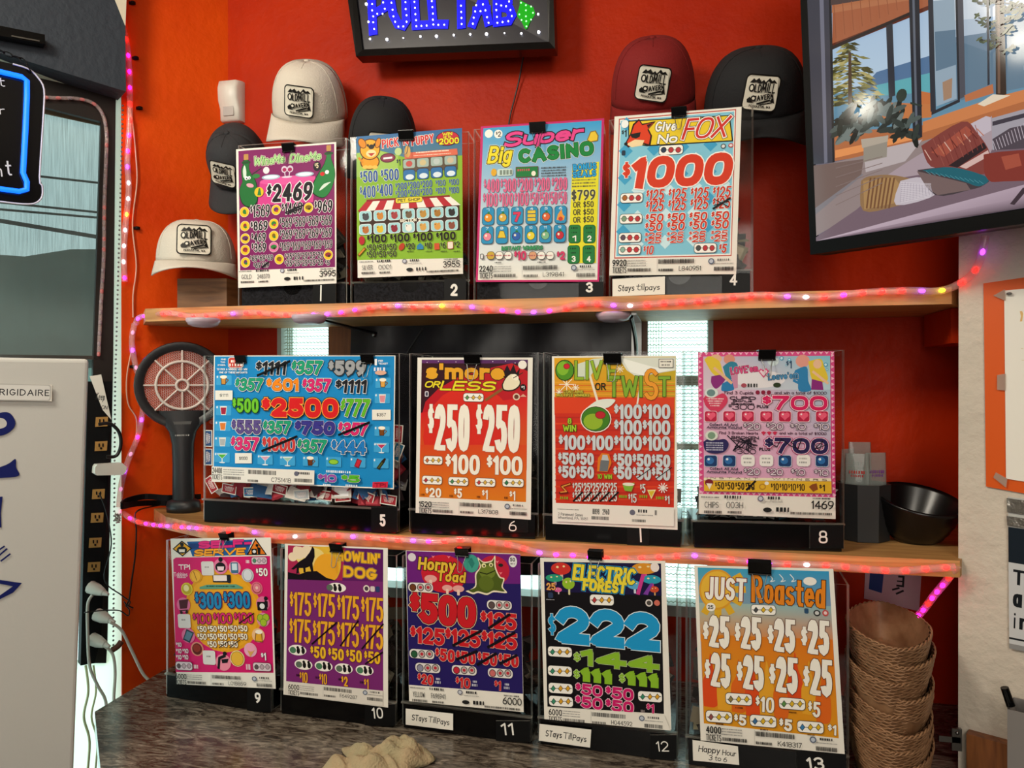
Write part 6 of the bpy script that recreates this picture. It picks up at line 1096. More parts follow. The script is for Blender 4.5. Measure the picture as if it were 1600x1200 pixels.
for a, b in ((195, 30), (195, 76), (203, 120), (203, 163), (210, 213), (233, 102), (272, 102), (288, 64), (276, 18), (337, 20), (345, 72), (352, 120), (364, 160), (388, 196), (424, 194), (448, 160), (448, 112), (442, 66), (440, 16), (506, 14), (510, 58), (513, 104), (518, 148), (520, 192), (557, 190), (596, 188), (634, 8), (638, 52), (642, 100), (642, 145), (645, 180), (682, 183), (725, 182), (848, 42), (850, 88), (852, 132), (853, 176), (960, 38), (1010, 32), (952, 84), (992, 82), (1028, 76), (942, 130), (936, 174), (1040, 126), (1051, 168), (1108, 30), (1144, 40), (1180, 46), (1108, 74), (1212, 74), (1222, 118), (1113, 124), (1116, 168), (1154, 162), (1196, 156), (1202, 10)):
    u, v = sx(a, b); dot(t, first, atY(u, v, SY), 'white_dot', WG, .0016)
for a, b in ((1290, 20), (1326, 38), (1364, 48), (1326, 76), (1278, 106), (1378, 94), (1326, 120), (1294, 147), (1364, 144), (1328, 156), (1330, 194)):
    u, v = sx(a, b); dot(t, first, atY(u, v, SY), 'green_dot', GG, .0016)
for a, b, k in ((180, 286, 0), (304, 290, 1), (424, 280, 2), (550, 268, 0), (668, 266, 1), (795, 258, 0), (916, 252, 0), (1036, 250, 1), (1168, 243, 2), (1292, 246, 0), (1420, 236, 1), (1416, 104, 0), (152, 30, 1), (168, 160, 0)):
    u, v = sx(a, b); dot(t, first, atY(u, v, SY), 'border_dot%s' % '', WG, (.0022)).scale = ((1, 1, 1), (1.4, 1.4, 1.4), (.7, .7, .7))[k]
mb = MB(); mb.tube(spl([atY(819, 80, YB - .03), atY(812, 120, YB - .012), atY(805, 150, YB - .008), atY(797, 182, YB - .006), atY(790, 230, YB - .006)]), .0016, 6); tag(mb.build('cable', WIRE), 'thin black cable hanging from the blue dot sign down the wall', 'cable')

# ---------------------------------------------------------------- television
TN = V((-.633, -.774, 0)).normalized(); TR_ = V((.774, -.633, 0)).normalized(); th = r_(4.26); TU = V((0, 0, 1)) * math.cos(th) + TN * math.sin(th); TNN = TN * math.cos(th) - V((0, 0, 1)) * math.sin(th)
TP = CP + ray(1266, 398) * 1.2
def tv(a, b, c=0): return TP + TR_ * a + TU * b + TNN * c
t = thing('television', 'large black flat television at the upper right showing a living room', 'television')
TW, THh = .97, .56
mb = MB(); f = .012
for (x0, y0, x1, y1) in ((0, 0, TW, .02), (0, THh - f, TW, THh), (0, .02, f, THh - f), (TW - f, .02, TW, THh - f)):
    mb.hexa([tv(x0, y0, -.02), tv(x1, y0, -.02), tv(x1, y1, -.02), tv(x0, y1, -.02)], [tv(x0, y0, 0), tv(x1, y0, 0), tv(x1, y1, 0), tv(x0, y1, 0)])
mb.build('bezel', mat('bezel_black', '040405', .35, spec=.1), t)
mb = MB(); mb.hexa([tv(0, 0, -.045), tv(TW, 0, -.045), tv(TW, THh, -.045), tv(0, THh, -.045)], [tv(0, 0, -.02), tv(TW, 0, -.02), tv(TW, THh, -.02), tv(0, THh, -.02)]); mb.hexa([tv(.3, .12, -.12), tv(.66, .12, -.12), tv(.66, .42, -.12), tv(.3, .42, -.12)], [tv(.3, .12, -.044), tv(.66, .12, -.044), tv(.66, .42, -.044), tv(.3, .42, -.044)]); mb.build('back_shell', MATTE, t)
SCR = attr_mat('screen_picture', .08, emit=1.35); SCR.node_tree.nodes['Principled BSDF'].inputs['Base Color'].default_value = (.01, .01, .01, 1)
zz = lambda a, b: (1240 + a * .3416, b * .3416)
ref = [(35, -300), (1500, -300), (1500, 1125), (35, 1125)]
S = Sheet(ref, [onp(*zz(a, b), tv(0, 0, -.006), TNN) for a, b in ref]); S.mb = MB(); S.step = 1.2e-5
lx0, ly0 = f, .02
o_l = tv(f, .02, -.006); S.o = o_l; S.ex = TR_; S.ey = TU; S.n = TNN
# drawing units follow the screen itself: refit to the glass
import numpy as np
def refit(S, ref, W3):
    M = []; Bv = []
    for (a, b), P_ in zip(ref, W3):
        d = P_ - S.o; c, dd = d.dot(S.ex), d.dot(S.ey)
        M += [[a, b, 1, 0, 0, 0, -a * c, -b * c], [0, 0, 0, a, b, 1, -a * dd, -b * dd]]; Bv += [c, dd]
    S.h = [float(q) for q in np.linalg.solve(np.array(M, float), np.array(Bv, float))] + [1.0]
refit(S, ref, [onp(*zz(a, b), tv(0, 0, -.006), TNN) for a, b in ref])
LW, LH = TW - 2 * f, THh - .02 - f
def clipped(pts):
    "keep a polygon inside the glass"
    for ax, lim, sg in ((0, 0, 1), (0, LW, -1), (1, 0, 1), (1, LH, -1)):
        out = []
        for k in range(len(pts)):
            a, b = pts[k - 1], pts[k]; ia = sg * (a[ax] - lim) >= 0; ib = sg * (b[ax] - lim) >= 0
            if ia != ib:
                q = (lim - a[ax]) / (b[ax] - a[ax]); out.append((a[0] + (b[0] - a[0]) * q, a[1] + (b[1] - a[1]) * q))
            if ib: out.append(b)
        pts = out
        if not pts: return pts
    return pts
_pl = S.poly_local
def pl2(pts, col, z, cols=None):
    if cols: return _pl([(min(max(a, 0), LW), min(max(b, 0), LH)) for a, b in pts], col, z, cols)
    q = clipped(pts)
    if len(q) > 2: _pl(q, col, z)
S.poly_local = pl2
_pl([(0, 0), (LW, 0), (LW, LH), (0, LH)], lin('6a6470'), 0)
D = S.P
def DS(pts, c): S.P(spl2(pts + [pts[0]])[:-1], c)
S.G([(30, -300), (1500, -300), (1500, 700), (30, 700)], ['6f96c0', '88a8c8', 'c8d4da', 'b8ccd8']); D([(185, 430), (700, 330), (1800, 300), (1800, 620), (185, 700)], '5f869c'); D([(380, 330), (640, 250), (640, 350), (300, 420)], '4f6c8e'); D([(380, 390), (640, 330), (640, 420), (380, 440)], '5aa0a8')
D([(640, 160), (780, 130), (1054, 60), (1800, -40), (1800, 300), (1054, 300), (700, 330)], '6a7e90'); D([(640, 130), (1100, 40), (1100, -400), (640, -400)], 'c4ccd4'); D([(640, 230), (760, 190), (900, 240), (1054, 200), (1054, 400), (660, 480)], '5d7486'); D([(660, 100), (900, 80), (880, 150), (680, 180)], 'aab8c6')
D([(178, 225), (620, 40), (620, -400), (178, -400)], '9c5a3c'); D([(178, 225), (620, 45), (620, 25), (178, 200)], '5a2c20'); D([(180, -10), (1300, -90), (1300, -400), (180, -400)], '6e5a52'); D([(176, 60), (540, 0), (540, -60), (176, -20)], 'a86a48')
D([(30, 60), (85, 50), (90, 570), (55, 580)], '8a9a9c'); D([(30, -300), (72, -300), (76, 260), (36, 265)], '7a4a3a'); D([(45, 300), (80, 300), (86, 560), (60, 575)], '7fa0b4')
# tree
rs = random.Random(2)
for k in range(230):
    q = rs.random() ** .8; b = 200 + 290 * q; hw = 18 + 140 * q ** .8; a = 262 + hw * rs.uniform(-1, 1); l_ = rs.uniform(12, 34); sg = 1 if a > 262 else -1
    D([(a - l_ * sg, b - 6), (a, b - rs.uniform(5, 12)), (a + l_ * sg, b + rs.uniform(0, 10)), (a, b + 5)], rs.choice(('5e5a2c', '7c7640', '8a8450', '3e3c20', 'a89c64', '4a4624')))
D([(256, 240), (268, 240), (274, 480), (254, 480)], '4c3a2a')
# right hand pine trunk and boughs
D([(925, -200), (962, -200), (978, 435), (930, 440)], '35261e'); D([(935, -200), (945, -200), (950, 430), (938, 430)], '6a5040')
for k in range(26):
    b = rs.uniform(-200, 330); sg = rs.choice((-1, 1)); e_ = 950 + sg * rs.uniform(30, 130); b2 = b + rs.uniform(-40, 20); S.L([(950, b), (e_, b2)], 5, '2c241e')
    for j in range(7): q = rs.uniform(.3, 1.1); cx_ = 950 + (e_ - 950) * q; cy_ = b + (b2 - b) * q + rs.uniform(-12, 12); S.E(cx_, cy_, 16, 6, rs.choice(('2c3426', '3e4a30', '1e261c', '525a38')), 7, rot=rs.uniform(-.8, .8))
D([(640, 10), (745, 0), (755, 455), (662, 490)], '8c9eac'); D([(655, 150), (750, 140), (752, 300), (660, 330)], '5a7184'); D([(690, 380), (735, 360), (732, 450), (695, 465)], '9a7a62')
# floors, sills
D([(178, 600), (560, 590), (640, 560), (1060, 430), (1800, 240), (1800, 560), (1054, 540), (560, 680), (190, 740)], 'a8643c'); D([(200, 690), (560, 615), (560, 640), (200, 725)], 'd88a50'); D([(600, 560), (925, 450), (1800, 220), (1800, 290), (1054, 470), (600, 610)], 'c27848'); D([(850, 480), (920, 435), (1000, 440), (880, 490)], 'd8c8b0')
D([(590, 420), (640, 430), (640, 500), (595, 520)], 'b86a3a'); D([(400, 470), (640, 480), (640, 540), (420, 560)], 'b8703f')
# posts
for pts, c in (([(62, -300), (178, -300), (198, 745), (95, 755)], '3a3a44'), ([(120, -300), (140, -300), (165, 745), (150, 750)], '6a6a78'), ([(165, -300), (178, -300), (198, 745), (188, 748)], '1c1c22'), ([(528, -300), (578, -300), (598, 630), (556, 640)], '22242c'), ([(545, -300), (556, -300), (578, 635), (568, 637)], '5a606c'), ([(432, 108), (462, 98), (475, 440), (445, 450)], '2a2c34'), ([(622, -100), (645, -100), (660, 510), (636, 515)], '2c2e36'), ([(742, -300), (778, -300), (795, 445), (760, 460)], '4a4a52'), ([(742, -300), (752, -300), (770, 455), (760, 460)], '24242a'), ([(888, -300), (900, -300), (906, 390), (896, 395)], '2e3038'), ([(640, 515), (770, 455), (770, 470), (640, 530)], '2a2a30'), ([(790, 440), (920, 388), (924, 430), (795, 470)], 'b06a44'), ([(184, 215), (540, 60), (540, 75), (186, 232)], '241a1c'), ([(180, 30), (540, -30), (540, -60), (180, 0)], '4a3a38')): D(pts, c)
# floor and sofa
D([(85, 770), (560, 660), (800, 590), (420, 900), (80, 1100)], '8a7a78'); D([(75, 780), (200, 745), (330, 800), (90, 1000)], '7a7478'); D([(95, 760), (330, 730), (320, 800), (100, 960)], '6e5a54'); D([(330, 700), (600, 640), (520, 740), (340, 790)], 'b0a4a4')
D([(330, 660), (440, 620), (436, 720), (330, 745)], '8c8478'); D([(318, 640), (444, 622), (440, 650), (324, 680)], 'a89c8c')
for k in range(90):
    aa = rs.uniform(-.35, 3.5); rr = 185 * math.sqrt(rs.uniform(.02, 1)); cx_ = 392 + rr * math.cos(aa); cy_ = 590 - rr * .75 * math.sin(aa) + 10; S.E(cx_, cy_, 40, 13, rs.choice(('1e2420', '2c3430', '4a5450', '6a7470', '141816')), 8, rot=rs.uniform(-1.5, 1.5))
S.E(505, 440, 24, 30, '2a342c', 12); D([(545, 470), (600, 485), (598, 492), (545, 480)], '2a342c')
D([(80, 1110), (300, 960), (420, 850), (560, 740), (640, 660), (900, 540), (915, 560), (920, 690), (1800, 500), (1800, 900), (1054, 960), (90, 1130)], '6e5a64'); DS([(400, 830), (620, 690), (880, 560), (918, 545), (912, 700), (700, 780)], 'a08e94'); D([(640, 660), (890, 535), (912, 540), (915, 600), (700, 720)], 'b8acb4')
D([(915, 545), (1800, 300), (1800, 560), (920, 690)], '9a949c'); D([(920, 560), (1800, 330), (1800, 350), (920, 580)], '3c3640')
DS([(320, 830), (360, 808), (480, 805), (640, 850), (664, 890), (480, 945), (330, 965)], '8a6a48'); D([(330, 830), (470, 812), (500, 850), (480, 930), (335, 960)], 'a07c50'); DS([(500, 830), (600, 815), (664, 890), (480, 940)], 'b8aeb4')
for k in range(7): D([(360 + 18 * k, 815), (368 + 18 * k, 815), (350 + 17 * k, 955), (342 + 17 * k, 955)], '6e4a30')
DS([(595, 670), (780, 560), (850, 610), (910, 710), (880, 800), (760, 770), (640, 765)], '7a3a34'); D([(640, 700), (800, 580), (835, 610), (700, 720)], '9a4a3a'); D([(720, 760), (880, 655), (895, 680), (760, 770)], '2a1c20'); D([(770, 765), (900, 690), (908, 715), (800, 775)], 'c8a8a0')
DS([(578, 780), (740, 768), (900, 815), (880, 850), (820, 870), (660, 895)], '40363a'); DS([(600, 782), (740, 768), (900, 815), (860, 855), (780, 830)], '1c5a66'); D([(575, 785), (800, 840), (820, 870), (670, 895), (620, 860)], '6e5a58')
DS([(880, 710), (1054, 690), (1800, 660), (1800, 820), (1054, 830), (900, 825)], '7a3028'); D([(960, 720), (1040, 705), (1054, 760), (980, 780)], '9c4a38'); D([(920, 640), (1000, 590), (1800, 420), (1800, 640), (930, 690)], '4a4048')
S.G([(90, 1112), (1054, 850), (1054, 905), (100, 1128)], ['b8a4b0', 'a894a0', '9a8692', '8a7682']); S.G([(1054, 850), (1500, 730), (1500, 790), (1054, 905)], ['a894a0', 'a090a0', '907c88', '9a8692']); S.G([(85, 1128), (1054, 905), (1500, 790), (1500, 1125)], ['8f7b87', '9a8692', '8a7884', '3a2c34']); S.G([(85, 1128), (700, 1000), (1054, 1125), (85, 1125)], ['6c5862', '7c6872', '40323a', '4a3a42']); D([(1000, 935), (1060, 860), (1080, 870), (1020, 940)], '3a2c34')
for k in range(9): S.L([(612 + 30 * k, 690 - 12 * k), (640 + 30 * k, 735 - 14 * k)], 4, ('c8a090', '5a2420', 'b06a50')[k % 3]); S.L([(650 + 24 * k, 640 - 8 * k), (700 + 22 * k, 760 - 10 * k)], 3, ('8a4a40', '6a2c28')[k % 2])
for k in range(11): S.L([(510 + 13 * k, 836 + 2 * k), (500 + 15 * k, 925 - 3 * k)], 2.5, 'a096a0'); S.L([(505, 838 + 9 * k), (640, 842 + 6 * k)], 2, 'ccc4c8')
for k in range(12): S.L([(940 + 14 * k, 690 - 6 * k), (925 + 14 * k, 650 - 8 * k)], 3, 'b0a4ac'); S.L([(620 + 22 * k, 786 + 4 * k), (640 + 22 * k, 800 + 4 * k)], 2, '4a8a94')
for k in range(8): S.L([(200 + 40 * k, 30 - 8 * k), (210 + 40 * k, 180 - 18 * k)], 3, '8a4e34')
for k in range(5): S.L([(210, 772 + 42 * k), (420, 720 + 30 * k)], 3, '7a6864')
S.build('screen', SCR, t)
mb = MB(); mb.hexa([tv(.4, .2, -.25), tv(.56, .2, -.25), tv(.56, .34, -.25), tv(.4, .34, -.25)], [tv(.4, .2, -.119), tv(.56, .2, -.119), tv(.56, .34, -.119), tv(.4, .34, -.119)]); mb.build('wall_mount', MATTE, t)
# two room bulbs seen mirrored in the glass
for u, v, dist, pw, rad in ((1352, 168, 2.3, 9, .045), (1598, 74, 2.0, 6, .045)):
    g = onp(u, v, tv(0, 0, -.006), TNN); d = ray(u, v).normalized(); rf = d - TNN * 2 * d.dot(TNN); lamp('ceiling_bulb', 'POINT', g + rf * dist, pw, (1, .93, .78), rad)

# ---------------------------------------------------------------- things on the white wall
def wr(u, v, off=.003): return onp(u, v, RC + RN * off, RN)
mb = MB(); mb.prism([wr(u, v, .002) for u, v in ((1537, 443), (1640, 428), (1640, 778), (1541, 760))], RN * .002)
tag(mb.build('orange_sheet', mat('orange_card', 'd5560f', .35)), 'orange laminated sheet taped to the white wall', 'sheet')
ref = [(0, 0), (100, 0), (100, 300), (0, 300)]
S = Sheet(ref, [wr(1569, 454, .006), wr(1660, 446, .006), wr(1662, 762, .006), wr(1572, 748, .006)])
S.P([(28, 34), (32, 34), (34, 38), (32, 50), (28, 50), (30, 42)], 'd8b070'); S.L([(30, 92), (33, 92)], 1.2, 'd8c8a0'); S.L([(31, 110), (34, 110)], 1.2, 'd8c8a0')
tag(S.build('white_notice', INK), 'white paper notice mounted on the orange sheet', 'paper')
for u, v, lab in ((1577, 459, 'grey push pin at the top corner of the white notice'),):
    mb = MB(); mb.ball(wr(u, v, .010), .004, 8, .6); tag(mb.build('push_pin', STEEL), lab, 'pin')
TAPE = trans_mat('clear_tape', 'e8d8c8', .85, .2, 1.4, .3)
for pts, lab in ((((1552, 462), (1570, 452), (1571, 470)), 'clear tape corner at the top of the white notice'), (((1552, 746), (1556, 738), (1574, 748), (1572, 762)), 'clear tape corner at the bottom of the white notice'), (((1558, 586), (1571, 584), (1571, 610), (1558, 609)), 'clear tape at the middle edge of the white notice')):
    mb = MB(); mb.prism([wr(u, v, .008) for u, v in pts], RN * .0004); tag(mb.build('tape_piece', TAPE), lab, 'tape', 'tape on the white notice')
ref = [(0, 0), (100, 0), (100, 240), (0, 240)]
S = Sheet(ref, [wr(1575, 776, .006), wr(1676, 789, .006), wr(1679, 1034, .006), wr(1577, 1013, .006)])
S.P([(0, 0), (100, 0), (100, 48), (0, 48)], 'b8b8b4'); S.P([(0, 48), (100, 48), (100, 104), (0, 104)], '16202a'); S.P([(0, 104), (100, 104), (100, 240), (0, 240)], 'c4c6c8'); S.P([(0, 222), (100, 222), (100, 225), (0, 225)], '1a1e24'); S.P([(0, 232), (100, 232), (100, 240), (0, 240)], '8a8a8a')
S.T([('T', 16, 126, 18, 24), ('a', 14, 158, 15, 30), ('i', 9, 194, 6, 26), ('n', 24, 194, 15, 26)], 0, 0, 0, 0, '15191e', None, .17)
tag(S.build('wall_sign', INK), 'grey and navy sign with bold black words on the white wall', 'sign')
FOIL = mat('silver_tape', 'a8a49c', .25, .8, bump=1, bscale=40)
for a, b, lab in ((778, 800, 'upper strip of shiny silver tape across the navy sign'), (806, 821, 'lower strip of shiny silver tape across the navy sign')):
    mb = MB(); mb.prism([wr(1573, a, .008), wr(1670, a + 14, .008), wr(1670, b + 15, .008), wr(1574, b, .008)], RN * .001); tag(mb.build('silver_tape', FOIL), lab, 'tape')
# grey caddy with pens
t = thing('pen_holder', 'grey metal holder of pens against the white wall at lower right', 'holder'); o_ = wr(1574, 1106, .004); o_.z = onp(1574, 1106, RC + RN * .06, RN).z
mb = MB(); b0 = onp(1574, 1108, RC + RN * .06, RN); dz = V((0, 0, -.14))
w_ = RD * .12; dd = -RN * .055
for aa, bb in ((V(), w_), (w_, w_ + dd), (w_ + dd, dd), (dd, V())):
    mb.hexa([b0 + aa + dz, b0 + bb + dz, b0 + bb * .96 + dd * .02 + dz, b0 + aa * .96 + dd * .02 + dz], [b0 + aa, b0 + bb, b0 + bb * .96 + dd * .02, b0 + aa * .96 + dd * .02])
mb.prism([b0 + dz, b0 + w_ + dz, b0 + w_ + dd + dz, b0 + dd + dz], (0, 0, .003)); mb.build('body', mat('grey_metal', '8a8684', .4, .3), t)
for k, (du, tilt, c, L_, lab) in enumerate(((.018, .03, '6a6460', .085, 'grey pen leaning in the grey holder'), (.034, -.05, '121214', .115, 'black pen standing in the grey holder'), (.06, .02, '1a1a22', .10, 'dark marker at the right of the grey holder'))):
    b1 = b0 + w_ * (du / .12) + dd * .5 + V((0, 0, -.06)); tp = thing('pen', lab, 'pen', (0, 0, 0), 'pens in the grey holder'); e_ = b1 + V((-tilt * .9, 0, L_))
    mb = MB(); mb.tube([b1, b1 + (e_ - b1) * .7], .0055, 10); mb.build('barrel', mat('pen_plastic', c, .35), tp); mb = MB(); mb.tube([b1 + (e_ - b1) * .7, e_], [.006, .0055], 10); mb.build('pen_cap', BLACK, tp)
# little metal latch at the wall corner
mb = MB(); p = onp(1478, 1152, (0, 1.27, 0), (0, 1, 0)); mb.box((p.x - .012, 1.262, p.z - .004), (p.x + .018, 1.27, p.z + .005)); mb.box((p.x + .006, 1.262, p.z - .016), (p.x + .02, 1.268, p.z + .018)); mb.ball((p.x + .013, 1.262, p.z + .012), .003); tag(mb.build('metal_latch', STEEL), 'small worn metal latch low on the white wall corner', 'latch')
# ---------------------------------------------------------------- rope lights
LEDC = {'r': ('red_led', 'ff0a06', 14), 'p': ('pink_led', 'ff10c0', 11), 'v': ('violet_led', 'a030ff', 11), 'y': ('yellow_led', 'f0e010', 10), 'f': ('faint_pink_led', 'e0a0d0', 1.5), 'w': ('white_led', 'fff0ff', 12), 'o': ('orange_led', 'ff7a18', 18)}
def rope(label, pts, seq, spacing=.0285, r=.0058):
    t = thing('rope_light', label, 'rope light', (0, 0, 0), 'clear rope lights with coloured bulbs')
    path = spl(pts, 6); mb = MB(); mb.tube(path, r, 10); mb.build('tube', VINYL, t)
    acc = 0; k = 0; nxt = spacing * .5; fst = {}
    for a, b in zip(path, path[1:]):
        L_ = (b - a).length
        while acc + L_ >= nxt and k < 96:
            p_ = a + (b - a) * ((nxt - acc) / L_); c = seq[k % len(seq)]; nm, cc, e_ = LEDC[c]
            if c not in fst:
                mb = MB(); mb.ball((0, 0, 0), .0034, 8, 1.0); fst[c] = mb.build(nm, glow(nm + '_glow', cc, e_), t); o_ = fst[c]
            else: o_ = fst[c].copy(); COL.objects.link(o_); o_.parent = t
            o_.location = p_; q = (b - a).normalized(); o_.rotation_euler = q.to_track_quat('X', 'Z').to_euler(); o_.scale = (1.5, 1, 1)
            k += 1; nxt += spacing
        acc += L_
    return t
def px(pts, Y): return [atY(u, v, Y(u) if callable(Y) else Y) for u, v in pts]
Yu = lambda u: 1.366 + (u - 208) * (1.285 - 1.366) / 62 if u < 270 else (1.285 + min(6, (u - 270) * .1) * .001 if u < 1200 else 1.291 - (u - 1200) * .013 / 295 if u < 1495 else 1.275 - (u - 1495) * .0009)
rope('clear rope light with red and pink bulbs along the upper shelf edge', px([(212, 506), (218, 496), (240, 492), (265, 489), (300, 494), (350, 491), (395, 488), (430, 491), (480, 492), (520, 490), (555, 484), (600, 478), (660, 478), (715, 478), (760, 482), (820, 488), (870, 484), (905, 475), (935, 474), (975, 478), (1040, 473), (1090, 470), (1150, 463), (1195, 461), (1250, 464), (1300, 463), (1350, 457), (1420, 454), (1460, 455), (1485, 450), (1510, 436), (1525, 420), (1535, 395), (1540, 368)], Yu), 'vprrrrrrrrvrrrrrvvpprrvrryrvrppvprrrvwrrrrrrrrvwrprrrvyrrvrppprrr')
YT = ((150, 1.40), (185, 1.375), (208, 1.362), (260, 1.318), (300, 1.262), (330, 1.246), (440, 1.236), (2000, 1.24))
def Yl(u):
    for (a, b), (c, d) in zip(YT, YT[1:]):
        if a <= u <= c: return b + (d - b) * (u - a) / (c - a)
rope('clear rope light with red and pink bulbs along the lower shelf edge', px([(186, 792), (198, 806), (215, 815), (240, 820), (275, 823), (320, 826), (350, 828), (380, 827), (400, 832), (430, 838), (470, 838), (510, 836), (545, 838), (580, 840), (620, 843), (680, 846), (720, 843), (760, 846), (800, 852), (850, 865), (900, 868), (940, 873), (990, 873), (1040, 870), (1080, 868), (1120, 872), (1200, 880), (1300, 884), (1340, 888), (1400, 892), (1460, 888), (1492, 886)], Yl), 'pprpppvrpvprrrrvrrwrrrvrrrvprrrrrrvppprrrrrvrrpvrwrrrrrrrrrvrrrrr')
rope('short pink rope light hanging from the corner over the woven baskets', [atY(1496, 884, 1.262), atY(1480, 906, 1.275), atY(1460, 930, 1.30), atY(1442, 954, 1.33), atY(1424, 974, 1.36)], 'rrppprppp', .018)
sdv = lambda u, v, off=.012: onp(u, v, EDG + sn * off, sn)
rope('clear rope light hanging between the shelves beside the zapper racket', [sdv(210, 506), sdv(206, 535), sdv(212, 572), sdv(221, 606), sdv(223, 640), sdv(216, 680), sdv(202, 715), sdv(192, 746), sdv(188, 770), sdv(186, 792)], 'fvfffvpfvffpp', .038)
rope('vertical rope light running down beside the left window', [sdv(u, v) for u, v in ((178, -30), (181, 0), (185, 23), (194, 47), (199, 75), (202, 107), (203, 154), (202, 200), (199, 252), (201, 298), (196, 354), (193, 401), (195, 440))], 'prrrppprrppvwwowwwp', .034)
mb = MB(); mb.tube(spl([sdv(u, v, .006) for u, v in ((199, 150), (207, 190), (212, 240), (214, 285), (207, 350), (213, 415), (208, 460), (208, 496))]), .0016, 6); tag(mb.build('thin_cable', mat('pale_cable', 'd8a890', .4)), 'thin pale cable beside the vertical rope light', 'cable')
mb = MB(); mb.tube(spl([sdv(u, v, .006) for u, v in ((206, 545), (198, 590), (200, 630), (213, 655), (212, 690))]), .0014, 6); tag(mb.build('thin_cable', mat('pale_cable_2', 'd8a890', .4)), 'thin pale cable looping left of the zapper racket', 'cable')
for u, v, lab in ((206, 6, 'topmost black cable clip by the vertical rope light'), (211, 92, 'black cable clip level with the dark soffit'), (217, 170, 'black cable clip near the window frame corner'), (213, 357, 'lowest black cable clip above the upper shelf'), (207, 573, 'small black cable clip beside the zapper racket')):
    p = sdv(u, v, .0); mb = MB(); mb.ball(p + sn * .006, .005, 8, .8); mb.box((-.006, -.003, -.003), (.006, .003, .003), Matrix.Translation(p + sn * .004)); tag(mb.build('cable_clip', MATTE), lab, 'clip', 'cable clips on the orange slanted wall')

LEDC['d'] = ('dim_red_led', 'a03030', .5); LEDC['c'] = ('dim_clear_led', '6a6070', .12)
rope('dim clear rope light hanging down inside the left window frame', [W_(u, v, .008) for u, v in ((62, 152), (90, 153), (120, 154), (145, 161), (160, 178), (166, 205), (166, 240), (163, 320), (162, 400), (158, 470), (154, 556))], 'ddcddcccdccccc', .022, .0036)
# ---------------------------------------------------------------- zapper racket on its stand
t = thing('bug_zapper', 'black bug zapper racket standing on the left of the lower shelf', 'bug zapper', (0, 0, 0)); YZ = 1.385; b0 = atY(287, 780, YZ)
DK = mat('charcoal_plastic', '232326', .4)
mb = MB(); mb.lathe([(.0001, .0), (.036, 0), (.037, .012), (.034, .022), (.024, .026), (.0001, .028)], (b0.x, YZ, Z2), 28, 1, .8); mb.build('stand', DK, t)
hc = atY(285, 602, YZ); rr = 62 / F * (V((hc.x, hc.y, 0)) - V((0, 0, 0))).dot(V((-math.sin(YAW), math.cos(YAW), 0)))
face = V((hc.x, hc.y, 0)).normalized(); sideways = V((face.y, -face.x, 0)); UPV = V((0, 0, 1))
ring = lambda R_, n=40, o=V(): [hc + o + sideways * R_ * math.cos(2 * math.pi * k / n) + UPV * R_ * math.sin(2 * math.pi * k / n) for k in range(n)]
mb = MB(); rows = []
for (R_, d) in ((rr * 1.08, -.006), (rr * 1.10, 0), (rr * 1.08, .010), (rr * .90, .010), (rr * .87, 0), (rr * .90, -.008), (rr * 1.08, -.006)): rows.append(ring(R_, 40, face * d))
mb.grid(rows, True); mb.build('head_ring', DK, t)
hz0 = hc.z - rr * 1.05; mb = MB()
rows = []
for z_, w_, d_ in ((hz0 + .035, .05, .010), (hz0 + .012, .042, .011), (hz0 - .010, .027, .013), (hz0 - .035, .022, .014), (Z2 + .10, .021, .015), (Z2 + .02, .022, .015)):
    q = hc + (V((b0.x, YZ, 0)) - V((hc.x, hc.y, 0))) * ((hc.z - z_) / (hc.z - Z2)); q.z = z_
    rows.append([q + sideways * w_ * math.cos(2 * math.pi * k / 16) + face * d_ * math.sin(2 * math.pi * k / 16) for k in range(16)])
mb.grid(rows, True); mb.build('handle', DK, t)
mb = MB(); mb.cur = lin('8a4a44')
for k in range(-20, 21):
    a = rr * .88 * k / 20.5; h_ = math.sqrt(max(0, (rr * .88) ** 2 - a * a))
    for e1, e2 in ((sideways, UPV), ((sideways + UPV).normalized(), (UPV - sideways).normalized())): mb.tube([hc + e1 * a - e2 * h_, hc + e1 * a + e2 * h_], .0008, 4, False)
mb.build('mesh_grid', mat('copper_mesh', 'd0a098', .4, .3), t)
mb = MB(); WP = mat('white_guard', 'd8ccc4', .4)
for R_, n in ((rr * .60, 36), (rr * .14, 20)):
    q = ring(R_, n, -face * .007); mb.tube(q + [q[0]], .003, 6, False)
for k in range(8):
    a = math.pi / 4 * k; d_ = sideways * math.cos(a) + UPV * math.sin(a); mb.tube([hc + d_ * rr * .14 - face * .007, hc + d_ * rr * .88 - face * .006], .0022, 5)
mb.build('guard', WP, t)
mb = MB(); q = hc - UPV * rr * .93 - face * .012; mb.hexa([q - sideways * .016 - UPV * .004, q + sideways * .016 - UPV * .004, q + sideways * .016 + face * .004 - UPV * .004, q - sideways * .016 + face * .004 - UPV * .004], [q - sideways * .018 + UPV * .002, q + sideways * .018 + UPV * .002, q + sideways * .018 + face * .004 + UPV * .002, q - sideways * .018 + face * .004 + UPV * .002]); mb.build('silver_trim', STEEL, t)
q = hc - UPV * (rr * 1.25) - face * .0135; S = Sheet([(0, 0), (50, 0), (50, 10), (0, 10)], [q - sideways * .016 + UPV * .003, q + sideways * .016 + UPV * .003, q + sideways * .016 - UPV * .003, q - sideways * .016 - UPV * .003]); S.mb = MB(); S.MT(25, 5, 44, 5, 'b8b8b4'); S.build('printed_mark', INK, t)
mb = MB(); rows = []
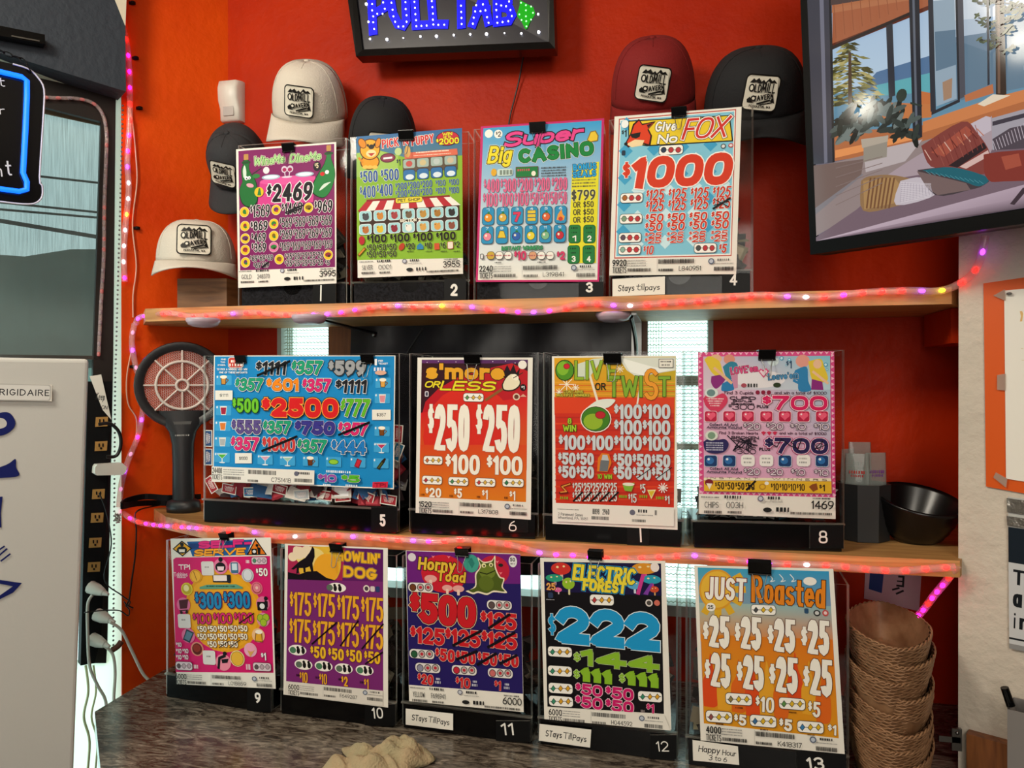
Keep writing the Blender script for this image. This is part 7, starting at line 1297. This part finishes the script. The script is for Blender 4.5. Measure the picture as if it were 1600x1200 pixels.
for p_ in spl([atZ(312, 776, Z2 + .02), atZ(262, 778, Z2 + .028), atZ(225, 776, Z2 + .03), atZ(196, 783, Z2 + .03), atZ(189, 791, Z2 + .028), atZ(212, 787, Z2 + .02), atZ(250, 786, Z2 + .01), atZ(290, 788, Z2 + .012)], 5): rows.append([p_ + V((0, 0, -.006)), p_ + V((0, .0, .006)), p_ + V((.002, .002, .006)), p_ + V((.002, .002, -.006))])
mb.grid(rows, True, False); mb.build('wrist_strap', MATTE, t)
mb = MB(); mb.tube(spl([atZ(262, 788, Z2 + .006), atZ(235, 792, Z2 + .004), atZ(214, 799, Z2 + .004), sdv(211, 812, .01), sdv(213, 830, .01), sdv(211, 870, .01), sdv(206, 905, .01), sdv(202, 935, .01), sdv(199, 945, .02), sdv(208, 950, .02)]), .0016, 6); tag(mb.build('power_cable', WIRE), 'thin black cable from the zapper racket down the orange wall', 'cable')

# ---------------------------------------------------------------- right end of the lower shelf
t = thing('condiment_holder', 'grey black plastic holder of packets right of box 8', 'holder'); c_ = atZ(1352, 845, Z2); c_.y += .02; hh = .098
def octo(R_, z, n=8): return [V((c_.x + R_ * math.cos(2 * math.pi * (k + .5) / n), c_.y + R_ * math.sin(2 * math.pi * (k + .5) / n), z)) for k in range(n)]
mb = MB(); mb.grid([octo(.043, Z2 + .001), octo(.045, Z2 + hh)], True, False); mb.grid([octo(.045, Z2 + hh), octo(.041, Z2 + hh), octo(.040, Z2 + .01)], True, False); mb.face(octo(.043, Z2 + .001)); mb.face(octo(.040, Z2 + .01)); mb.build('body', mat('dark_grey_plastic', '26282a', .5), t)
PK = trans_mat('clear_wrapper', 'e8efec', .9, .12, 1.5, .22)
for k, (a, b_, h_, rz, c, lab) in enumerate(((.018, -.012, .052, .3, '7a4a9a', 'clear packet with purple print in the grey black holder'), (-.012, -.016, .05, -.2, 'c0403a', 'clear packet with red print in the grey black holder'), (-.002, .012, .068, .1, '3a7a4a', 'tall clear packet at the back of the grey black holder'), (-.022, .01, .056, .8, '2a8a4a', 'green packet at the left of the grey black holder'))):
    q = V((c_.x + a, c_.y + b_, Z2 + .055)); d1 = V((math.cos(rz), math.sin(rz), 0)); d2 = V((-d1.y, d1.x, 0)); pk = thing('packet', lab, 'packet', (0, 0, 0), 'packets in the grey black holder')
    H2 = .045 + h_; mb = MB(); rows = []
    for j in range(6):
        f = j / 5; wv = .021 * (1 - .1 * f); th_ = .006 * math.sin(math.pi * min(1, f * .9 + .1)) + .0006; rows.append([q + V((0, 0, H2 * f)) + d1 * wv * math.cos(s_) + d2 * th_ * math.sin(s_) for s_ in [2 * math.pi * i / 12 for i in range(12)]])
    mb.grid(rows, True); mb.build('wrapper', PK, pk); S = Sheet([(0, 0), (30, 0), (30, 12), (0, 12)], [q + V((0, 0, H2 * .72)) - d1 * .015 - d2 * .0066, q + V((0, 0, H2 * .72)) + d1 * .015 - d2 * .0066, q + V((0, 0, H2 * .56)) + d1 * .015 - d2 * .0066, q + V((0, 0, H2 * .56)) - d1 * .015 - d2 * .0066]); S.mb = MB(); S.MT(15, 4, 26, 4, c); S.MT(15, 9, 20, 3, c); S.build('print', INK, pk)
t = thing('bowl', 'shiny black ribbed bowl tilted on the right end of the lower shelf', 'bowl', (0, 0, 0)); bc = atZ(1418, 853, Z2); Mx = Matrix.Translation((bc.x + .019, bc.y + .05, Z2 + .006)) @ Matrix.Rotation(r_(7), 4, 'Y') @ Matrix.Rotation(r_(15), 4, 'X')
mb = MB(); prof = [(.0001, .0), (.036, 0), (.040, .004)] + [(.040 + .028 * (k / 9) ** .6 + (.0012 if k % 2 else 0), .006 + .062 * k / 9) for k in range(10)] + [(.070, .072), (.067, .074), (.063, .068), (.05, .03), (.03, .008), (.0001, .006)]
mb.lathe(prof, (0, 0, 0), 40, 1, 1, Mx); mb.build('bowl_body', mat('black_glaze', '08080a', .28), t)
for k in range(3):
    mb = MB(); q = Mx @ V((.02 * math.cos(k * 2.2), .02 * math.sin(k * 2.2), .012)); mb.ball(q, .010, 8, .5); tag(mb.build('wrapped_candy', mat('candy_wrap', ('5a2020', '3a2a2a', '4a3024')[k], .25)), ('dark red wrapped sweet in the black bowl', 'brown wrapped sweet in the black bowl', 'tan brown wrapped sweet in the black bowl')[k], 'sweet', 'sweets in the black bowl')
# note on the wall under the lower shelf
S = Sheet([(0, 0), (88, 0), (88, 62), (0, 62)], [atY(1352, 890, YB - .004), atY(1440, 893, YB - .004), atY(1436, 955, YB - .004), atY(1350, 935, YB - .004)]); S.P([(0, 0), (88, 0), (88, 62), (0, 62)], 'c8a8b0'); S.P([(10, 0), (36, 0), (34, 44), (9, 40)], '2a3f7a'); S.L([(60, 10), (66, 10), (66, 26), (58, 26)], 3, '222'); S.L([(58, 18), (66, 18)], 2, '222'); S.L([(52, 34), (60, 30)], 3, '222'); S.L([(58, 40), (66, 34)], 3, '222')
tag(S.build('paper_note', INK), 'pink and blue paper note on the orange wall behind the woven baskets', 'note')
# ---------------------------------------------------------------- woven baskets
WICK = mat('tan_wicker', '967050', .6, var=.4, vscale=40, c2='7a5436')
bx, by = .316, 1.25
def basket_mesh():
    def cs(a, rx, ry, z, e=1.7):
        ca, sa = math.cos(a), math.sin(a); return V((rx * abs(ca) ** (2 / e) * (1 if ca >= 0 else -1), ry * abs(sa) ** (2 / e) * (1 if sa >= 0 else -1), z))
    wall = MB(); rim = MB(); n = 72; rows = []
    for j in range(13):
        f = j / 12; rows.append([cs(2 * math.pi * k / n, (.047 + .011 * f) + .0011 * math.sin(k * math.pi / 1.5 + j * math.pi), (.100 + .020 * f) + .0011 * math.sin(k * math.pi / 1.5 + j * math.pi), .058 * f) for k in range(n)])
    rows.insert(0, [V((0, 0, 0))] * n); wall.grid(rows, True)
    wall.grid([[p * .965 + V((0, 0, .004)) for p in r] for r in rows], True)
    for ph in (0, math.pi):
        q = [cs(2 * math.pi * k / 144, .0585 + .0012 * math.cos(k * .9 + ph), .1205 + .0012 * math.cos(k * .9 + ph), .058 + .0022 * math.sin(k * .9 + ph)) for k in range(145)]; rim.tube(q, .0014, 5, False)
    for zq in [.055 - .0029 * q for q in range(11)]:
        q = [cs(2 * math.pi * k / 144, .047 + .011 * zq / .058 + .0016, .100 + .020 * zq / .058 + .0016, zq + .0012 * math.sin(k * .7 + zq * 900)) for k in range(145)]; wall.tube(q, .0013, 4, False)
    return wall, rim
wl, rm = basket_mesh(); proto = None; NB = 8; ords = ('topmost', 'second', 'third', 'fourth', 'fifth', 'sixth', 'seventh', 'lowest')
TOP = CAM_Z - .375 - .058
for k in range(NB):
    z_ = TOP - k * (TOP - ZC - .002) / (NB - 1); lab = 'tan woven basket, %s of the stack at the right of the counter' % ords[k] if k in (0, 7) else 'tan woven basket, %s from the top of the stack by the white wall' % ords[k]
    if proto is None:
        proto = thing('woven_basket', lab, 'basket', (0, 0, 0), 'stacked woven baskets'); pw = wl.build('basket_wall', WICK, proto); pr = rm.build('braided_rim', WICK, proto); t = proto
    else:
        t = proto.copy(); COL.objects.link(t); t['label'] = lab
        for ch in (pw, pr): c2 = ch.copy(); COL.objects.link(c2); c2.parent = t
    t.location = (bx + .003 * math.sin(k * 2.1), by + .004 * math.cos(k * 1.7), z_); t.rotation_euler = (0, 0, r_(-8 + 5 * math.sin(k * 2.7)))
# ---------------------------------------------------------------- rag on the counter
mb = MB(); rows = []; rg = [(512, 1187), (545, 1178), (585, 1172), (612, 1160), (640, 1148), (652, 1165), (655, 1182)]
c0_ = atZ(592, 1198, ZC); n1_, n2_ = 40, 24
for j in range(n2_ + 1):
    row = []
    for k in range(n1_ + 1):
        a, b_ = k / n1_ - .5, j / n2_ - .5; ed = max(0, 1 - (abs(a) * 2) ** 4) * max(0, 1 - (abs(b_) * 2) ** 4)
        hgt = ed * (.010 + .020 * (a + .5) + .012 * math.sin(a * 9 + b_ * 5) * math.cos(b_ * 8 - a * 3) + .007 * math.sin(a * 21 + b_ * 14) + .005 * math.sin(b_ * 30 - a * 11))
        row.append(V((c0_.x + a * .135 + .012 * math.sin(b_ * 9), c0_.y + b_ * .10 + a * .035 + .008 * math.sin(a * 12), ZC + .0015 + max(0, hgt))))
    rows.append(row)
mb.grid(rows); o_ = mb.build('cleaning_rag', mat('cream_rag', 'b09a78', .95, bump=.8, bscale=250, var=.2, vscale=25, c2='a39a78')); tag(o_, 'crumpled cream rag on the granite counter in front of box 10 and 11', 'rag'); md = o_.modifiers.new('s', 'SOLIDIFY'); md.thickness = .003; md.offset = 1

# ---------------------------------------------------------------- fridge, left
FN = WN.copy(); fp = CP + ray(132, 800) * 1.16
def fr(u, v, off=0): return onp(u, v, fp + FN * off, FN)
t = thing('refrigerator', 'white refrigerator at the lower left below the window', 'refrigerator')
TRq = fr(140, 561); BRq = fr(122, 1040); BRq = TRq + (BRq - TRq) * ((TRq.z - .02) / (TRq.z - BRq.z)); TLq = TRq - WD * .62; TLq.z = TRq.z; BLq = BRq - WD * .62
mb = MB(); dp = -FN * .055; mb.hexa([BLq, BRq, BRq + dp, BLq + dp], [TLq, TRq, TRq + dp, TLq + dp]); FW = mat('white_enamel', 'c9c9c4', .35, bump=.05, bscale=200); dob = mb.build('door', FW, t); md = dob.modifiers.new('b', 'BEVEL'); md.width = .006; md.segments = 3
mb = MB(); d2 = -FN * .06; d3 = -FN * .18; i_ = -WD * .012; mb.hexa([BLq + d2, BRq + d2 + i_, BRq + d3 + i_, BLq + d3], [TLq + d2, TRq + d2 + i_, TRq + d3 + i_, TLq + d3]); mb.build('body', FW, t)
S = Sheet([(0, 0), (100, 0), (100, 26), (0, 26)], [fr(-26, 599, .004), fr(81, 601, .004), fr(81, 627, .004), fr(-26, 625, .004)]); S.RR(50, 13, 100, 26, 'b8b8b4', .15); S.RR(50, 13, 96, 23, 'dcdcd8', .15); S.T('FRIGIDAIRE', 56, 13, 82, 10, '2a2a30', None, .17, gap=.25); S.build('name_badge', INK, t)
def door_ink(f, name='blue_letter'):
    S = Sheet([(0, 0), (140, 0), (140, 660), (0, 660)], [fr(0, 540, .001), fr(140, 540, .001), fr(140, 1200, .001), fr(0, 1200, .001)]); S.mb = MB(); f(S); return S.build(name, INK, t)
nv = '1b2464'; L1 = spl2([(-30, 112), (5, 104), (18, 108), (24, 122), (16, 134), (0, 141), (-30, 142)])
door_ink(lambda S: (S.P(L1, nv), S.P(spl2([(-30, 119), (0, 113), (10, 119), (8, 127), (-6, 131), (-30, 133)]), 'c9c9c4')))
door_ink(lambda S: S.P(spl2([(-30, 200), (10, 186), (24, 177), (25, 190), (30, 202), (15, 206), (-30, 208)]), nv))
door_ink(lambda S: S.P([(-20, 236), (4, 236), (1, 262), (2, 284), (-20, 284)], nv))
for a, b in (((-4, 330), (10, 318)), ((2, 336), (15, 326)), ((-6, 322), (6, 314))): door_ink(lambda S: S.L([a, b], 3, nv), 'blue_stroke')
door_ink(lambda S: S.P([(-30, 350), (0, 366), (34, 371), (20, 386), (0, 396), (-30, 404), (-30, 398), (0, 390), (20, 376), (0, 372), (-30, 358)], nv), 'blue_stroke')
# ---------------------------------------------------------------- neon bordered board in the window
nb = EDG + WN * .15 - WD * .16; NN = (WN * .9 + V((.1, -.45, 0))).normalized(); NN = WN
def nn_(u, v, off=0): return onp(u, v, nb + NN * off, NN)
t = thing('neon_board', 'black board with glowing blue border hanging in front of the left window', 'sign')
out_ = [(-160, 60), (20, 100), (45, 108), (60, 122), (69, 140), (68, 180), (62, 276), (66, 290), (66, 306), (58, 316), (42, 319), (0, 315), (-160, 296)]
mb = MB(); mb.prism([nn_(u, v) for u, v in out_], -NN * .012); mb.build('board', mat('black_acrylic', '07080c', .15, coat=.3), t)
mb = MB(); q = spl([nn_(u, v, .001) for u, v in out_[1:]], 3); mb.tube(q, .0016, 6); mb.build('pale_edge', mat('pale_edge', 'c8c8d8', .3), t)
mb = MB(); q = [nn_(u, v, .006) for u, v in ((-160, 85), (0, 112), (34, 120), (42, 126), (42, 150), (40, 200), (36, 270), (42, 284), (42, 296), (30, 299), (0, 295), (-160, 280))]; mb.tube(q, .0045, 10); mb.build('blue_tube', glow('blue_neon', '0a62ff', 2.6), t)
for q in (('t', 22, 128, 10, 14), ('r', 23, 172, 8, 13), ('n', 18, 266, 10, 20), ('t', 33, 262, 9, 24)):
    S = Sheet([(0, 0), (60, 0), (60, 320), (0, 320)], [nn_(-20, 0, .002), nn_(40, 0, .002), nn_(40, 320, .002), nn_(-20, 320, .002)]); S.mb = MB(); S.T([q], 0, 0, 0, 0, 'c8ccd4', None, .1, sh=.15); S.build('chalk_letter', INK, t)
def chain(parent, pts, r_out, m, name):
    mb = MB(); path = spl(pts, 5); L_ = sum((b - a).length for a, b in zip(path, path[1:])); n = max(3, int(L_ / (r_out * 2.1))); acc = 0; k = 0
    for a, b in zip(path, path[1:]):
        l = (b - a).length
        while k <= n and acc + l >= L_ * k / n - 1e-9:
            p_ = a + (b - a) * ((L_ * k / n - acc) / max(l, 1e-9)); d = (b - a).normalized(); s_ = d.cross(V((.3, .2, 1) if k % 2 else (1, -.4, .1))).normalized(); q = [p_ + d * r_out * 1.5 * math.cos(w) + s_ * r_out * .8 * math.sin(w) for w in [2 * math.pi * i / 10 for i in range(11)]]; mb.tube(q, r_out * .22, 5, False); k += 1
        acc += l
    return mb.build(name, m, parent)
o_ = chain(None, [nn_(u, v, .004) for u, v in ((-12, 72), (10, 84), (32, 92), (44, 106))], .005, MATTE, 'hanging_chain'); tag(o_, 'dark link chain from the track to the neon bordered board', 'chain')
# ---------------------------------------------------------------- power strip, plugs and cords
t = thing('power_strip', 'long black power strip with tan outlets standing beside the refrigerator', 'power strip'); PO = .03
def wp(u, v, off=PO): return W_(u, v, off)
mb = MB(); mb.prism([wp(u, v) for u, v in ((137, 596), (175, 596), (158, 996), (148, 1036), (126, 1040))], -WN * .025); mb.build('strip_body', MATTE, t)
TAN = mat('tan_outlet', 'b98a4a', .5)
for u, v in ((159, 659), (158, 697), (154, 772), (152, 809), (149, 848), (147, 886)):
    mb = MB(); mb.prism([wp(u - 9, v - 7, PO + .002), wp(u + 10, v - 8, PO + .002), wp(u + 9, v + 7, PO + .002), wp(u - 10, v + 8, PO + .002)], -WN * .004); oo = mb.build('outlet', TAN, t)
    mb = MB()
    for du in (-3, 3): mb.prism([wp(u + du - 1, v - 4, PO + .003), wp(u + du + 1, v - 4, PO + .003), wp(u + du + 1, v + 1, PO + .003), wp(u + du - 1, v + 1, PO + .003)], -WN * .002)
    mb.prism([wp(u - 1.5, v + 2, PO + .003), wp(u + 1.5, v + 2, PO + .003), wp(u + 1.5, v + 5, PO + .003), wp(u - 1.5, v + 5, PO + .003)], -WN * .002); mb.build('slots', MATTE, oo)
S = Sheet([(0, 0), (40, 0), (40, 70), (0, 70)], [wp(140, 588, .036), wp(158, 585, .036), wp(174, 656, .036), wp(160, 640, .036)]); S.T([('Keep', 20, 26, 26, 12), ('ON', 22, 48, 16, 10)], 0, 0, 0, 0, '333', None, .12, rot=.3); tag(S.build('paper_tag', INK), 'pale handwritten tag taped to the top of the power strip', 'tag')
mb = MB(); mb.prism([wp(u, v, .055) for u, v in ((149, 730), (152, 726), (192, 724), (198, 730), (197, 738), (192, 742), (152, 743), (148, 740))], -WN * .03); tag(mb.build('plug_adapter', WHITEPL), 'white plug adapter sticking out of the power strip', 'adapter')
for (u, v, lab) in ((150, 923, 'white plug in the upper of the low sockets'), (160, 966, 'white plug in the middle of the low sockets'), (152, 1004, 'white plug in the lowest socket of the strip')):
    tp = thing('power_plug', lab, 'plug', (0, 0, 0), 'white plugs in the power strip'); a_ = wp(u - 9, v - 6, .034); b_ = wp(u + 12, v + 3, .06); mb = MB(); mb.tube([a_, a_ + (b_ - a_) * .5, b_], [.013, .012, .007], 10); mb.build('plug_body', WHITEPL, tp); mb = MB(); mb.tube([b_, b_ + (b_ - a_) * .35], [.006, .003], 8); mb.build('strain_relief', WHITEPL, tp)
def cord(pts, r, m, lab, off=.05): mb = MB(); mb.tube(spl([wp(u, v, off) for u, v in pts]), r, 7); return tag(mb.build('cable', m), lab, 'cord', None)
WC = mat('white_cord', 'cfc9be', .5)
cord([(154, 663), (172, 662), (186, 675), (189, 695), (182, 712), (166, 714)], .0035, WIRE, 'thick black cord looping right out of the power strip')
cord([(144, 930), (137, 945), (137, 990), (140, 1040), (152, 1070), (164, 1092), (168, 1120)], .003, WC, 'white cord hanging from the upper low plug')
cord([(172, 972), (190, 985), (205, 1015), (222, 1050), (232, 1062)], .003, WC, 'white cord running right to the granite counter', .075)
cord([(164, 1010), (176, 1022), (180, 1050), (178, 1090), (180, 1110)], .003, WC, 'white cord hanging from the lowest plug', .06)
cord([(155, 770), (166, 800), (174, 850), (163, 905), (190, 930), (203, 940), (199, 946), (194, 940)], .0013, WIRE, 'thin black cord beside the tan outlets', .06)
cord([(132, 957), (160, 954), (186, 954), (200, 962), (202, 953), (196, 946)], .0013, WIRE, 'thin black cord across the white plugs', .065)
cord([(175, 1016), (184, 1010), (190, 1002)], .006, mat('brown_cord', '5a2c1c', .5), 'short brown cord end by the lowest plug', .06)
mb = MB()
for k in range(118): mb.ball(W_(183 - 6 * (k / 118) + (9 - 9 * min(1, k / 60)), 165 + 850 * k / 118, .02), .0022, 6)
tag(mb.build('bead_chain', STEEL), 'long bead chain of the window shade on the white jamb', 'chain', None)
mb = MB(); rs = random.Random(4)
for k in range(5): mb.tube(spl([wp(184 + rs.uniform(-5, 5), 809 + rs.uniform(-8, 8), .035 + rs.uniform(0, .02)) for j in range(6)]), .0012, 5)
tag(mb.build('wire_bundle', mat('pale_wire', 'a8a098', .4)), 'small tangled bundle of pale wire right of the power strip', 'wire')
# light coloured plugs and wires at the bright floor gap
for u0, r0, lab in ((134, .0025, 'pale yellow cord hanging in the bright gap by the counter'), (146, .002, 'white cord hanging in the bright gap by the counter edge')):
    mb = MB(); mb.tube(spl([W_(u0, 1040, .03), W_(u0 + 4, 1080, .03), W_(u0 - 3, 1120, .03), W_(u0 + 6, 1160, .03), W_(u0, 1230, .03)]), r0, 8); tag(mb.build('cable', mat('pale_cord', 'd8d8a8', .5)), lab, 'cord')
